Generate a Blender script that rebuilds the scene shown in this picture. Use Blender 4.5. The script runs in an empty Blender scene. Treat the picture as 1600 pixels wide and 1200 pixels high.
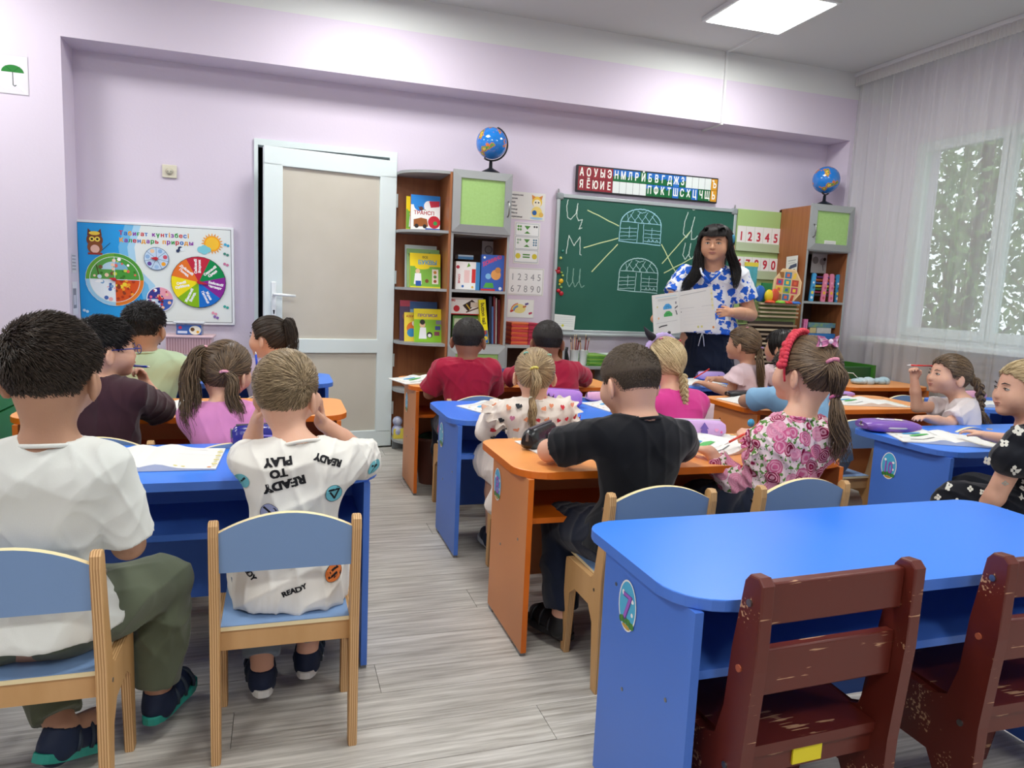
import bpy, bmesh, math, random
import numpy as np
from mathutils import Vector, Matrix
from mathutils.bvhtree import BVHTree
from mathutils.geometry import interpolate_bezier
from math import sin, cos, pi, radians as R
sc = bpy.context.scene
COL = sc.collection
random.seed(7); rng = np.random.default_rng(7)
# ---------------------------------------------------------------- camera
F, YAW, PITCH, ROLL, CH = 1126.3, .316206, .129941, -.0448736, 1.15
_f = Vector((sin(YAW)*cos(PITCH), cos(YAW)*cos(PITCH), -sin(PITCH)))
_r = Vector((cos(YAW), -sin(YAW), 0)); _d = _f.cross(_r)
_r2 = _r*cos(ROLL)+_d*sin(ROLL); _d2 = -_r*sin(ROLL)+_d*cos(ROLL)
cam_data = bpy.data.cameras.new('camera'); cam = bpy.data.objects.new('camera', cam_data); COL.objects.link(cam)
cam.matrix_world = Matrix(((_r2.x, -_d2.x, -_f.x, 0), (_r2.y, -_d2.y, -_f.y, 0), (_r2.z, -_d2.z, -_f.z, CH), (0, 0, 0, 1)))
cam_data.sensor_width = 36; cam_data.lens = F/1600*36; cam_data.clip_start = .05
sc.camera = cam
# ---------------------------------------------------------------- world, lights, exposure
w = bpy.data.worlds.new('world'); sc.world = w; w.use_nodes = True
_n = w.node_tree.nodes; _bg = _n['Background']; _bg.inputs[0].default_value = (.88, .94, 1, 1); _bg.inputs[1].default_value = 2.0
sc.view_settings.view_transform = 'Standard'; sc.view_settings.look = 'None'
sc.view_settings.exposure = 0.0; sc.view_settings.gamma = 1; sc.view_settings.use_curve_mapping = False
sc.cycles.max_bounces = 7; sc.cycles.diffuse_bounces = 4; sc.cycles.transparent_max_bounces = 12
sc.cycles.use_denoising = True
LAMPS = [(2.93, 4.1), (.55, 4.1), (2.93, 1.6), (.55, 1.6), (2.93, -.9), (.55, -.9), (-1.83, 4.1), (-1.83, 1.6), (-1.83, -.9)]  # the leftmost column is unseen, added to brighten the left pilaster and wall
LAMP_W = 20.5
def area(name, loc, rot, sx, sy, power, col):
    l = bpy.data.lights.new(name, 'AREA'); l.shape = 'RECTANGLE'; l.size = sx; l.size_y = sy; l.energy = power; l.color = col
    o = bpy.data.objects.new(name, l); COL.objects.link(o); o.location = loc; o.rotation_euler = rot; return o

# ---------------------------------------------------------------- colour and materials
def lin(h):
    h = h.lstrip('#'); h = h if len(h) == 6 else ''.join(q*2 for q in h); c = [int(h[i:i+2], 16)/255 for i in (0, 2, 4)]
    return tuple(x/12.92 if x <= .04045 else ((x+.055)/1.055)**2.4 for x in c)+(1,)
MATS = {}
def nd(m, t, **k):
    n = m.node_tree.nodes.new(t)
    for a, b in k.items(): setattr(n, a, b)
    return n
def mat(name, h, rough=.5, spec=.5, metal=0, var=None, bump=None, trans=0, coat=0, stretch=(1, 1, 1), h2=None, sheen=0):
    """principled; var=(scale, amount) mixes the colour with h2 (or a darker tone) by noise; bump=(scale, strength)"""
    if name in MATS: return MATS[name]
    m = bpy.data.materials.new(name); m.use_nodes = True; L = m.node_tree.links
    p = m.node_tree.nodes['Principled BSDF']; c = lin(h)
    p.inputs['Base Color'].default_value = c; p.inputs['Roughness'].default_value = rough
    p.inputs['Specular IOR Level'].default_value = spec; p.inputs['Metallic'].default_value = metal
    p.inputs['Transmission Weight'].default_value = trans; p.inputs['Coat Weight'].default_value = coat
    p.inputs['Sheen Weight'].default_value = sheen
    if var or bump:
        tc = nd(m, 'ShaderNodeTexCoord'); mp = nd(m, 'ShaderNodeMapping'); mp.inputs['Scale'].default_value = stretch
        L.new(tc.outputs['Object'], mp.inputs[0])
    if var:
        no = nd(m, 'ShaderNodeTexNoise'); no.inputs['Scale'].default_value = var[0]; no.inputs['Detail'].default_value = 5
        L.new(mp.outputs[0], no.inputs['Vector'])
        rp = nd(m, 'ShaderNodeMapRange'); rp.inputs[1].default_value = .3; rp.inputs[2].default_value = .7; rp.inputs[4].default_value = var[1]
        L.new(no.outputs[0], rp.inputs[0])
        mx = nd(m, 'ShaderNodeMix', data_type='RGBA'); mx.inputs[6].default_value = c
        mx.inputs[7].default_value = lin(h2) if h2 else tuple(x*.6 for x in c[:3])+(1,)
        L.new(rp.outputs[0], mx.inputs[0]); L.new(mx.outputs[2], p.inputs['Base Color'])
    if bump:
        nb = nd(m, 'ShaderNodeTexNoise'); nb.inputs['Scale'].default_value = bump[0]; nb.inputs['Detail'].default_value = 4
        L.new(mp.outputs[0], nb.inputs['Vector']); bp = nd(m, 'ShaderNodeBump'); bp.inputs['Strength'].default_value = bump[1]; bp.inputs['Distance'].default_value = .01
        L.new(nb.outputs[0], bp.inputs['Height']); L.new(bp.outputs[0], p.inputs['Normal'])
    MATS[name] = m; return m
def attr_mat(name, rough=.6, spec=.3):
    if name in MATS: return MATS[name]
    m = bpy.data.materials.new(name); m.use_nodes = True; p = m.node_tree.nodes['Principled BSDF']
    a = nd(m, 'ShaderNodeAttribute', attribute_name='Col'); m.node_tree.links.new(a.outputs['Color'], p.inputs['Base Color'])
    p.inputs['Roughness'].default_value = rough; p.inputs['Specular IOR Level'].default_value = spec
    MATS[name] = m; return m

# ---------------------------------------------------------------- objects
def link(name, me, parent=None, loc=None, rot=None, mtx=None):
    o = bpy.data.objects.new(name, me); COL.objects.link(o)
    if parent is not None: o.parent = parent
    if loc is not None: o.location = loc
    if rot is not None: o.rotation_euler = rot
    if mtx is not None: o.matrix_local = mtx
    return o
def tag(o, label=None, cat=None, group=None, kind=None):
    for k, v in (('label', label), ('category', cat), ('group', group), ('kind', kind)):
        if v: o[k] = v
    return o
def thing(name, label, cat, loc=(0, 0, 0), rz=0, group=None):
    o = bpy.data.objects.new(name, None); COL.objects.link(o); o.location = loc; o.rotation_euler = (0, 0, rz)
    o.empty_display_size = .05
    return tag(o, label, cat, group)
def kids_of(o): return [c for c in ALLC.get(o.name, [])]
def dup(root, loc, rz=None, label=None, group=None):
    r = root.copy(); COL.objects.link(r); r.location = loc
    if rz is not None: r.rotation_euler = (0, 0, rz)
    if label: r['label'] = label
    if group: r['group'] = group
    for ch in list(root.children):
        c = ch.copy(); COL.objects.link(c); c.parent = r
        for g in list(ch.children):
            d = g.copy(); COL.objects.link(d); d.parent = c
    return r
class B:
    """collects shapes into one bmesh"""
    def __init__(s): s.bm = bmesh.new(); s.M = Matrix.Identity(4)
    def _add(s, vs, fs, mi=0, smooth=False):
        v = [s.bm.verts.new(s.M @ Vector(p)) for p in vs]
        for f in fs:
            try:
                q = s.bm.faces.new([v[i] for i in f]); q.material_index = mi; q.smooth = smooth
            except ValueError: pass
        return v
    def box(s, x0, x1, y0, y1, z0, z1, mi=0, bev=0, seg=2):
        vs = [(x, y, z) for x in (x0, x1) for y in (y0, y1) for z in (z0, z1)]
        fs = [(0, 1, 3, 2), (4, 6, 7, 5), (0, 4, 5, 1), (2, 3, 7, 6), (0, 2, 6, 4), (1, 5, 7, 3)]
        v = s._add(vs, fs, mi)
        if bev:
            es = {e for q in v for e in q.link_edges}
            r = bmesh.ops.bevel(s.bm, geom=list(es), offset=bev, segments=seg, affect='EDGES', profile=.5)
            for f in r['faces']: f.material_index = mi; f.smooth = True
        return s
    def prism(s, pts, a, b, axis='z', mi=0, bev=0, cap=None):
        """outline pts extruded from a to b; axis z: (x,y) x: (y,z) y: (x,z)"""
        f = {'z': lambda u, v, t: (u, v, t), 'x': lambda u, v, t: (t, u, v), 'y': lambda u, v, t: (u, t, v)}[axis]
        n = len(pts); area2 = sum(pts[i][0]*pts[(i+1) % n][1]-pts[(i+1) % n][0]*pts[i][1] for i in range(n))
        if area2 < 0: pts = pts[::-1]
        if axis == 'y': a, b = b, a
        if a > b and axis != 'y': a, b = b, a
        elif axis == 'y' and a < b: a, b = b, a
        lo = [f(u, v, a) for u, v in pts]; hi = [f(u, v, b) for u, v in pts]
        fs = [(i, (i+1) % n, n+(i+1) % n, n+i) for i in range(n)]
        vs = s._add(lo+hi, fs, mi)
        c = mi if cap is None else cap
        fa = s.bm.faces.new(vs[:n][::-1]); fb = s.bm.faces.new(vs[n:]); fa.material_index = fb.material_index = c
        if bev:
            es = list(set(fa.edges) | set(fb.edges))
            r = bmesh.ops.bevel(s.bm, geom=es, offset=bev, segments=2, affect='EDGES', profile=.5)
        return s
    def tube(s, path, r, n=8, mi=0, cap=True, smooth=True):
        P = [Vector(p) for p in path]; rs = r if hasattr(r, '__len__') else [r]*len(P)
        up = Vector((0, 0, 1)); vs = []; fs = []
        t0 = (P[1]-P[0]).normalized(); u = t0.orthogonal().normalized()
        for i, p in enumerate(P):
            t = (P[min(i+1, len(P)-1)]-P[max(i-1, 0)]).normalized()
            u = (u-t*u.dot(t)).normalized(); w_ = t.cross(u)
            for k in range(n):
                a = 2*pi*k/n; vs.append(p+(u*cos(a)+w_*sin(a))*rs[i])
        for i in range(len(P)-1):
            for k in range(n):
                fs.append((i*n+k, i*n+(k+1) % n, (i+1)*n+(k+1) % n, (i+1)*n+k))
        if cap: fs += [tuple(range(n))[::-1], tuple(range((len(P)-1)*n, len(P)*n))]
        s._add(vs, fs, mi, smooth); return s
    def cyl(s, p0, p1, r0, r1=None, n=16, mi=0): return s.tube([p0, p1], [r0, r0 if r1 is None else r1], n, mi, True, False)
    def lathe(s, prof, n=24, mi=0, c=(0, 0)):
        vs = []; fs = []
        for r_, z in prof:
            for k in range(n): vs.append((c[0]+r_*cos(2*pi*k/n), c[1]+r_*sin(2*pi*k/n), z))
        for i in range(len(prof)-1):
            for k in range(n): fs.append((i*n+k, i*n+(k+1) % n, (i+1)*n+(k+1) % n, (i+1)*n+k))
        s._add(vs, fs, mi, True); return s
    def ball(s, c, r, mi=0, u=14, v=10):
        r = r if hasattr(r, '__len__') else (r, r, r); vs = []; fs = []
        for i in range(v+1):
            th = pi*i/v
            for k in range(u):
                ph = 2*pi*k/u; vs.append((c[0]+r[0]*sin(th)*cos(ph), c[1]+r[1]*sin(th)*sin(ph), c[2]-r[2]*cos(th)))
        for i in range(v):
            for k in range(u): fs.append((i*u+k, i*u+(k+1) % u, (i+1)*u+(k+1) % u, (i+1)*u+k))
        s._add(vs, fs, mi, True); bmesh.ops.remove_doubles(s.bm, verts=s.bm.verts, dist=1e-6); return s
    def grid(s, P, mi=0, smooth=True):
        n, m = len(P), len(P[0]); vs = [p for row in P for p in row]
        fs = [(i*m+j, i*m+j+1, (i+1)*m+j+1, (i+1)*m+j) for i in range(n-1) for j in range(m-1)]
        s._add(vs, fs, mi, smooth); return s
    def mesh(s, *mats):
        me = bpy.data.meshes.new('m'); s.bm.normal_update(); s.bm.to_mesh(me); s.bm.free()
        for m in mats: me.materials.append(m)
        return me
    def build(s, name, mats, parent=None, loc=None, rot=None):
        if not isinstance(mats, (list, tuple)): mats = [mats]
        me = s.mesh(*mats); me.name = name
        return link(name, me, parent, loc, rot)
def rrect(x0, x1, y0, y1, rads, seg=5):
    """rounded rectangle outline, rads = radii at (x0y0, x1y0, x1y1, x0y1)"""
    if not hasattr(rads, '__len__'): rads = [rads]*4
    out = []
    for (cx, cy, sx, sy, a0), r in zip(((x0, y0, 1, 1, pi), (x1, y0, -1, 1, 1.5*pi), (x1, y1, -1, -1, 0), (x0, y1, 1, -1, .5*pi)), rads):
        for k in range(seg+1):
            a = a0+.5*pi*k/seg; out.append((cx+sx*r+r*cos(a), cy+sy*r+r*sin(a)))
            if r == 0: break
    return out
# ---------------------------------------------------------------- flat print: coloured shapes stacked 0.15 mm apart
GL = {}
def glyphs(txt, bold=0):
    k = (txt, bold)
    if k not in GL:
        cu = bpy.data.curves.new('t', 'FONT'); cu.body = txt; cu.size = 1; o = bpy.data.objects.new('t', cu); COL.objects.link(o)
        dg = bpy.context.evaluated_depsgraph_get(); dg.update(); c2 = o.evaluated_get(dg).to_curve(dg); cont = []
        for sp in c2.splines:                    # every contour sampled; filled row by row with the non-zero rule
            bp = sp.bezier_points; pts = []
            for a, b in zip(bp, list(bp[1:])+[bp[0]]):
                st = (a.handle_right-a.co).cross(b.co-a.co).length < 1e-5 and (b.handle_left-b.co).cross(b.co-a.co).length < 1e-5
                pts += [a.co.copy()] if st else [q.copy() for q in interpolate_bezier(a.co, a.handle_right, b.handle_left, b.co, 6)[:-1]]
            if len(pts) > 2: cont.append(pts)
        segs = A0([(a.x, a.y, b.x, b.y) for p in cont for a, b in zip(p, p[1:]+p[:1]) if abs(a.y-b.y) > 1e-9]) if cont else np.zeros((0, 4)); V = []; Fc = []
        if len(segs):
            rh = 1/46; y0 = segs[:, [1, 3]].min()-bold; rows = []
            for r_ in range(int((segs[:, [1, 3]].max()+bold-y0)/rh)+1):
                y = y0+(r_+.5)*rh; m_ = (segs[:, 1] > y) != (segs[:, 3] > y); q = segs[m_]; xs = sorted(zip(q[:, 0]+(y-q[:, 1])/(q[:, 3]-q[:, 1])*(q[:, 2]-q[:, 0]), np.where(q[:, 3] > q[:, 1], 1, -1))); w_ = 0; iv = []
                for x, d in xs:
                    if w_ == 0: st = x
                    w_ += d
                    if w_ == 0: iv.append((st-bold*.8, x+bold*.8))
                rows.append(iv)
            nb = int(round(bold*.55/rh))
            for r_ in range(len(rows)):
                iv = sorted(v for q in rows[max(0, r_-nb):r_+nb+1] for v in q); mg = []
                for a, b in iv:
                    if mg and a <= mg[-1][1]: mg[-1][1] = max(mg[-1][1], b)
                    else: mg.append([a, b])
                for a, b in mg: n_ = len(V); V += [(a, y0+r_*rh, 0), (b, y0+r_*rh, 0), (b, y0+(r_+1)*rh, 0), (a, y0+(r_+1)*rh, 0)]; Fc.append((n_, n_+1, n_+2, n_+3))
        GL[k] = (np.array(V) if V else np.zeros((0, 3)), Fc); bpy.data.objects.remove(o); bpy.data.curves.remove(cu)
    return GL[k]
A0 = np.array
class Print:
    def __init__(s): s.v = []; s.f = []; s.c = []; s.z = 0
    def raw(s, pts, faces, h, z=None):
        s.z += 1; b = len(s.v); zz = s.z*.00004
        s.v += [(p[0], p[1], zz+(p[2] if len(p) > 2 else 0)) for p in pts]; s.f += [tuple(b+i for i in f) for f in faces]; s.c += [lin(h)]*len(faces); return s
    def poly(s, pts, h): return s.raw(pts, [tuple(range(len(pts)))], h)
    def rect(s, x0, y0, x1, y1, h): return s.poly([(x0, y0), (x1, y0), (x1, y1), (x0, y1)], h)
    def disc(s, x, y, r, h, n=28, ry=None, a0=0, a1=360):
        ry = r if ry is None else ry; full = a1-a0 >= 360
        pts = [(x+r*cos(R(a0+(a1-a0)*k/n)), y+ry*sin(R(a0+(a1-a0)*k/n))) for k in range(n if full else n+1)]
        if not full: pts.append((x, y))
        return s.poly(pts, h)
    def ring(s, x, y, r0, r1, h, n=32, a0=0, a1=360):
        A = [R(a0+(a1-a0)*k/n) for k in range(n+1)]
        pts = [(x+r0*cos(a), y+r0*sin(a)) for a in A]+[(x+r1*cos(a), y+r1*sin(a)) for a in A]
        return s.raw(pts, [(i, i+1, n+2+i, n+1+i) for i in range(n)], h)
    def line(s, pts, wd, h):
        V = []; Fc = []
        for (a, b) in zip(pts[:-1], pts[1:]):
            d = Vector((b[0]-a[0], b[1]-a[1])); L_ = d.length or 1e-6; d /= L_; n = Vector((-d.y, d.x))*wd/2; e = d*wd*.3; i = len(V)
            q = .000012*(len(Fc) % 2); V += [(a[0]-n.x-e.x, a[1]-n.y-e.y, q), (b[0]-n.x+e.x, b[1]-n.y+e.y, q), (b[0]+n.x+e.x, b[1]+n.y+e.y, q), (a[0]+n.x-e.x, a[1]+n.y-e.y, q)]; Fc.append((i, i+1, i+2, i+3))
        return s.raw(V, Fc, h)
    def text(s, t, x, y, size, h, bold=.02, rot=0, sx=1, align='l'):
        v, f = glyphs(t, max(0, bold))
        if not len(v): return s
        v = v.copy(); zc_ = v[:, 2].copy(); v = v*size; v[:, 0] *= sx
        if align == 'c': v[:, 0] -= (v[:, 0].max()+v[:, 0].min())/2
        ca, sa = cos(R(rot)), sin(R(rot)); q = np.stack([x+v[:, 0]*ca-v[:, 1]*sa, y+v[:, 0]*sa+v[:, 1]*ca, zc_], 1)
        return s.raw([tuple(p) for p in q], f, h)
    def heart(s, x, y, r, h, rot=0):
        pts = []
        for k in range(20):
            t = 2*pi*k/20; px = 16*sin(t)**3/17*r; py = (13*cos(t)-5*cos(2*t)-2*cos(3*t)-cos(4*t))/17*r
            pts.append((x+px*cos(rot)-py*sin(rot), y+px*sin(rot)+py*cos(rot)))
        return s.poly(pts, h)
    def star(s, x, y, r, h, n=5, q=.45, rot=90):
        return s.poly([(x+(r if k % 2 == 0 else r*q)*cos(R(rot+180*k/n)), y+(r if k % 2 == 0 else r*q)*sin(R(rot+180*k/n))) for k in range(2*n)], h)
    def data(s, verts=None, rough=.5):
        me = bpy.data.meshes.new('print'); me.from_pydata(verts or s.v, [], s.f)
        at = me.color_attributes.new('Col', 'FLOAT_COLOR', 'CORNER'); arr = []
        for f, c in zip(s.f, s.c): arr += list(c)*len(f)
        at.data.foreach_set('color', arr); me.materials.append(attr_mat('printed_ink_%g' % rough, rough)); me.update(); return me
    def build(s, name, parent=None, loc=(0, 0, 0), rot=(0, 0, 0), rough=.5):
        me = s.data(rough=rough); me.name = name; return link(name, me, parent, loc, rot)
    def project(s, name, bvh, parent, org, u, v, d, base, off=.0012, maxe=.009, rough=.8):
        """lay the print on a curved surface, casting along d"""
        bm = bmesh.new(); lay = bm.faces.layers.int.new('c'); vs = [bm.verts.new(p) for p in s.v]
        cols = []; 
        for f, c in zip(s.f, s.c):
            try: q = bm.faces.new([vs[i] for i in f])
            except ValueError: continue
            q[lay] = len(cols); cols.append(c)
        bmesh.ops.triangulate(bm, faces=bm.faces)
        for _ in range(4):
            es = [e for e in bm.edges if e.calc_length() > maxe]
            if not es: break
            bmesh.ops.subdivide_edges(bm, edges=es, cuts=1); bmesh.ops.triangulate(bm, faces=[f for f in bm.faces if len(f.verts) > 3])
        org, u, v, d = map(Vector, (org, u, v, d)); bad = []
        for q in bm.verts:
            p = org+u*q.co.x+v*q.co.y-d*.4; hit, nrm, _, _ = bvh.ray_cast(p, d, 1.0)
            if hit is None: bad.append(q); continue
            if nrm.dot(d) > 0: nrm = -nrm
            q.co = hit+nrm*(off+q.co.z*4)-Vector(base)
        if bad: bmesh.ops.delete(bm, geom=bad, context='VERTS')
        me = bpy.data.meshes.new(name); at_c = [cols[f[lay]] for f in bm.faces]; bm.to_mesh(me); bm.free()
        at = me.color_attributes.new('Col', 'FLOAT_COLOR', 'CORNER'); arr = []
        for p_, c in zip(me.polygons, at_c): arr += list(c)*p_.loop_total
        if arr: at.data.foreach_set('color', arr)
        me.materials.append(attr_mat('printed_ink_%g' % rough, rough)); o_ = link(name, me, parent); o_['kind'] = 'stuff'; return o_
WALLROT = (R(90), 0, 0)      # print plane facing -Y (towards the camera), x to the right, y up
# ---------------------------------------------------------------- distance fields meshed with surface nets
class Fld:
    def __init__(s, lo, hi, h):
        s.h = h; s.lo = np.array(lo, float); s.n = np.ceil((np.array(hi)-s.lo)/h).astype(int)+1
        s.ax = [(s.lo[i]+h*np.arange(s.n[i])).astype(np.float32) for i in range(3)]; s.F = np.full(s.n, 1., np.float32)
    def sub(s, lo, hi):
        a = np.clip(np.floor((np.array(lo)-s.lo)/s.h).astype(int), 0, s.n); b = np.clip(np.ceil((np.array(hi)-s.lo)/s.h).astype(int)+1, 0, s.n)
        if (b <= a).any(): return None
        sl = tuple(slice(a[i], b[i]) for i in range(3))
        return sl, s.ax[0][sl[0]][:, None, None], s.ax[1][sl[1]][None, :, None], s.ax[2][sl[2]][None, None, :]
    def put(s, sl, d, k, neg=False):
        f = s.F[sl]
        if neg: s.F[sl] = np.maximum(f, -d) if k <= 0 else -s._sm(-f, d, k)
        else: s.F[sl] = s._sm(f, d, k)
    @staticmethod
    def _sm(a, b, k):
        if k <= 0: return np.minimum(a, b)
        h = np.maximum(k-np.abs(a-b), 0)/k; return np.minimum(a, b)-h*h*k*.25
    def cone(s, a, b, ra, rb, k=.015, flat=False, neg=False, sq=None):
        a = np.array(a, float); b = np.array(b, float); m = max(ra, rb)+k+2.5*s.h
        r = s.sub(np.minimum(a, b)-m, np.maximum(a, b)+m)
        if r is None: return s
        sl, x, y, z = r; d = b-a; L2 = float(d@d) or 1e-9
        px, py, pz = x-a[0], y-a[1], z-a[2]; t = (px*d[0]+py*d[1]+pz*d[2])/L2; tc = np.clip(t, 0, 1)
        if sq is None: q = np.sqrt((px-tc*d[0])**2+(py-tc*d[1])**2+(pz-tc*d[2])**2)
        else:                                    # squash along a unit vector by a factor
            n, fc = np.array(sq[0]), sq[1]; qx, qy, qz = px-tc*d[0], py-tc*d[1], pz-tc*d[2]; w_ = (qx*n[0]+qy*n[1]+qz*n[2])*(1/fc-1)
            q = np.sqrt((qx+w_*n[0])**2+(qy+w_*n[1])**2+(qz+w_*n[2])**2)
        dd = q-(ra+(rb-ra)*tc)
        if flat: dd = np.maximum(dd, (t-1)*np.sqrt(L2))
        s.put(sl, dd.astype(np.float32), k, neg); return s
    def ell(s, c, r, k=.015, M=None, neg=False, cut=None):
        """ellipsoid; M 3x3 whose columns are its axes; cut(X,Y,Z) in local coordinates intersects it"""
        c = np.array(c, float); r = np.array(r, float); m = max(r)+k+2.5*s.h; q = s.sub(c-m, c+m)
        if q is None: return s
        sl, x, y, z = q; x, y, z = x-c[0], y-c[1], z-c[2]
        if M is not None:
            M = np.array(M); x, y, z = (M[0, i]*x+M[1, i]*y+M[2, i]*z for i in range(3))
        k0 = np.sqrt((x/r[0])**2+(y/r[1])**2+(z/r[2])**2)+1e-6; k1 = np.sqrt((x/r[0]**2)**2+(y/r[1]**2)**2+(z/r[2]**2)**2)+1e-6
        d = k0*(k0-1)/k1
        if cut is not None: d = np.maximum(d, cut(x, y, z))
        s.put(sl, d.astype(np.float32), k, neg); return s
    def chain(s, pts, rs, k=.01, **kw):
        for i in range(len(pts)-1): s.cone(pts[i], pts[i+1], rs[i], rs[i+1], k, **kw)
        return s
    def plane(s, p, n):
        """keep the side the normal points away from"""
        x, y, z = s.ax[0][:, None, None], s.ax[1][None, :, None], s.ax[2][None, None, :]
        s.F = np.maximum(s.F, ((x-p[0])*n[0]+(y-p[1])*n[1]+(z-p[2])*n[2]).astype(np.float32)); return s
    def verts_faces(s):
        F = s.F; F[0], F[-1] = 1, 1; F[:, 0], F[:, -1] = 1, 1; F[:, :, 0], F[:, :, -1] = 1, 1
        I = F < 0; cnt = np.zeros(np.array(F.shape)-1, np.int8)
        for a in (0, 1):
            for b in (0, 1):
                for c in (0, 1): cnt += I[a:I.shape[0]-1+a, b:I.shape[1]-1+b, c:I.shape[2]-1+c]
        act = np.argwhere((cnt > 0) & (cnt < 8)); N = len(act)
        if N == 0: return np.zeros((0, 3)), np.zeros((0, 4), int)
        idx = np.full(cnt.shape, -1, np.int32); idx[tuple(act.T)] = np.arange(N)
        acc = np.zeros((N, 3)); num = np.zeros(N)
        off = [np.array(o) for o in ((0, 0, 0), (1, 0, 0), (0, 1, 0), (1, 1, 0), (0, 0, 1), (1, 0, 1), (0, 1, 1), (1, 1, 1))]
        val = [F[tuple((act+o).T)] for o in off]
        for i in range(8):
            for ax_ in range(3):
                if off[i][ax_]: continue
                j = i | (1 << ax_); a, b = val[i], val[j]; m = (a < 0) != (b < 0); t = np.where(m, a/np.where(m, a-b, 1), 0)
                p = np.repeat(off[i][None].astype(float), N, 0); p[:, ax_] += t; acc += p*m[:, None]; num += m
        V = (act+acc/num[:, None])*s.h+s.lo
        Q = []
        for ax_ in range(3):
            sl0 = [slice(None)]*3; sl1 = [slice(None)]*3; sl0[ax_] = slice(0, -1); sl1[ax_] = slice(1, None)
            A = I[tuple(sl0)]; Bq = I[tuple(sl1)]; e = np.argwhere(A != Bq)
            u, v = (ax_+1) % 3, (ax_+2) % 3
            e = e[(e[:, u] > 0) & (e[:, v] > 0) & (e[:, u] < cnt.shape[u]) & (e[:, v] < cnt.shape[v])]
            def g(du, dv):
                q = e.copy(); q[:, u] -= du; q[:, v] -= dv; return idx[tuple(q.T)]
            q = np.stack([g(1, 1), g(0, 1), g(0, 0), g(1, 0)], 1); flip = ~A[tuple(e.T)]; q[flip] = q[flip][:, ::-1]; Q.append(q)
        return V, np.concatenate(Q)
    def build(s, name, m, parent, base=(0, 0, 0), disp=None, relax=1):
        V, Q = s.verts_faces()
        if len(V) == 0: return None
        for _ in range(relax):
            acc = np.zeros_like(V); n = np.zeros(len(V))
            for a, b in ((0, 1), (1, 2), (2, 3), (3, 0)):
                np.add.at(acc, Q[:, a], V[Q[:, b]]); np.add.at(acc, Q[:, b], V[Q[:, a]]); np.add.at(n, Q[:, a], 1); np.add.at(n, Q[:, b], 1)
            V = V*.5+acc/n[:, None]*.5
        if disp is not None:
            nf = np.cross(V[Q[:, 2]]-V[Q[:, 0]], V[Q[:, 3]]-V[Q[:, 1]]); nv = np.zeros_like(V)
            for i in range(4): np.add.at(nv, Q[:, i], nf)
            nv /= np.linalg.norm(nv, axis=1, keepdims=True)+1e-12; V = V+nv*disp(V, nv)[:, None]
        me = raw_mesh(name, V-np.array(base), Q, m); return link(name, me, parent)
def raw_mesh(name, V, Q, m, smooth=True, attr=None):
    me = bpy.data.meshes.new(name); n = Q.shape[1]
    me.vertices.add(len(V)); me.vertices.foreach_set('co', np.ascontiguousarray(V, np.float32).ravel())
    me.loops.add(Q.size); me.loops.foreach_set('vertex_index', np.ascontiguousarray(Q, np.int32).ravel())
    me.polygons.add(len(Q)); me.polygons.foreach_set('loop_start', np.arange(len(Q), dtype=np.int32)*n)
    me.polygons.foreach_set('use_smooth', np.full(len(Q), smooth)); me.update(calc_edges=True); me.validate()
    if attr is not None:
        a = me.attributes.new('v', 'FLOAT', 'POINT'); a.data.foreach_set('value', attr.astype(np.float32))
    me.materials.append(m); return me
def strands(P, rad, sides=3):
    """P (n, m, 3) paths, rad (n, m) radii -> verts, quads, per-vertex strand value"""
    n, m, _ = P.shape; T = np.gradient(P, axis=1); T /= np.linalg.norm(T, axis=2, keepdims=True)+1e-9
    ref = np.array([.37, .61, .7]); U = np.cross(T, ref); U /= np.linalg.norm(U, axis=2, keepdims=True)+1e-9; W = np.cross(T, U)
    rings = [P+(U*cos(2*pi*k/sides)+W*sin(2*pi*k/sides))*rad[..., None] for k in range(sides)]
    V = np.stack(rings, 2).reshape(-1, 3); I = np.arange(n*m*sides).reshape(n, m, sides); Q = []
    for k in range(sides):
        k2 = (k+1) % sides; Q.append(np.stack([I[:, :-1, k], I[:, :-1, k2], I[:, 1:, k2], I[:, 1:, k]], -1).reshape(-1, 4))
    return V, np.concatenate(Q), np.repeat(rng.random(n), m*sides)
# ================================================================ materials
WALL = mat('lilac_paint', '#d9cedd', .75, .3, bump=(60, .06), var=(1.2, .12), h2='#d4cad7')
WHITE = mat('white_paint', '#dcdedc', .8, .2)
CEIL = mat('ceiling_paint', '#d2d4d1', .85, .2)
PVC = mat('white_pvc', '#dde8e8', .35, .5, var=(3, .3), h2='#cfdbd9')
PANEL = mat('door_panel', '#c9c3b6', .5, .4, var=(5, .5), h2='#beb8a9')
GREY = mat('grey_laminate', '#9a9d9d', .4, .5)
DGREY = mat('grey_edge', '#7d8080', .4, .5)
WOOD = mat('brown_laminate', '#a3673f', .45, .4, var=(6, .7), h2='#8a5433', stretch=(8, 8, .5))
WOODIN = mat('brown_inside', '#5b4438', .6, .3)
GREENP = mat('green_insert', '#a5cb7d', .5, .4, var=(60, .5), h2='#95bd6c')
BLUE = mat('blue_laminate', '#3a82ee', .33, .5, bump=(250, .03))
BLUES = mat('blue_side', '#4a79d4', .42, .45)
ORANGE = mat('orange_laminate', '#efa05a', .36, .5, var=(3, .35), h2='#e5934c', stretch=(1, 5, 5))
ORANGES = mat('orange_side', '#d98e57', .45, .4, var=(3, .35), h2='#cf824b', stretch=(1, 1, .3))
ORANGEE = mat('orange_edge', '#d76c12', .4, .5)
PLY = mat('birch_ply', '#cfa470', .5, .4, var=(4, .8), h2='#bd9059', stretch=(3, 3, .6))
CREAM = mat('cream_edge', '#ecdcae', .5, .4)
CBLUE = mat('chair_blue', '#7b9ac4', .45, .4)
BLACK = mat('black_plastic', '#17181b', .35, .5)
STEEL = mat('steel', '#9a9a98', .3, .5, metal=1)
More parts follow.
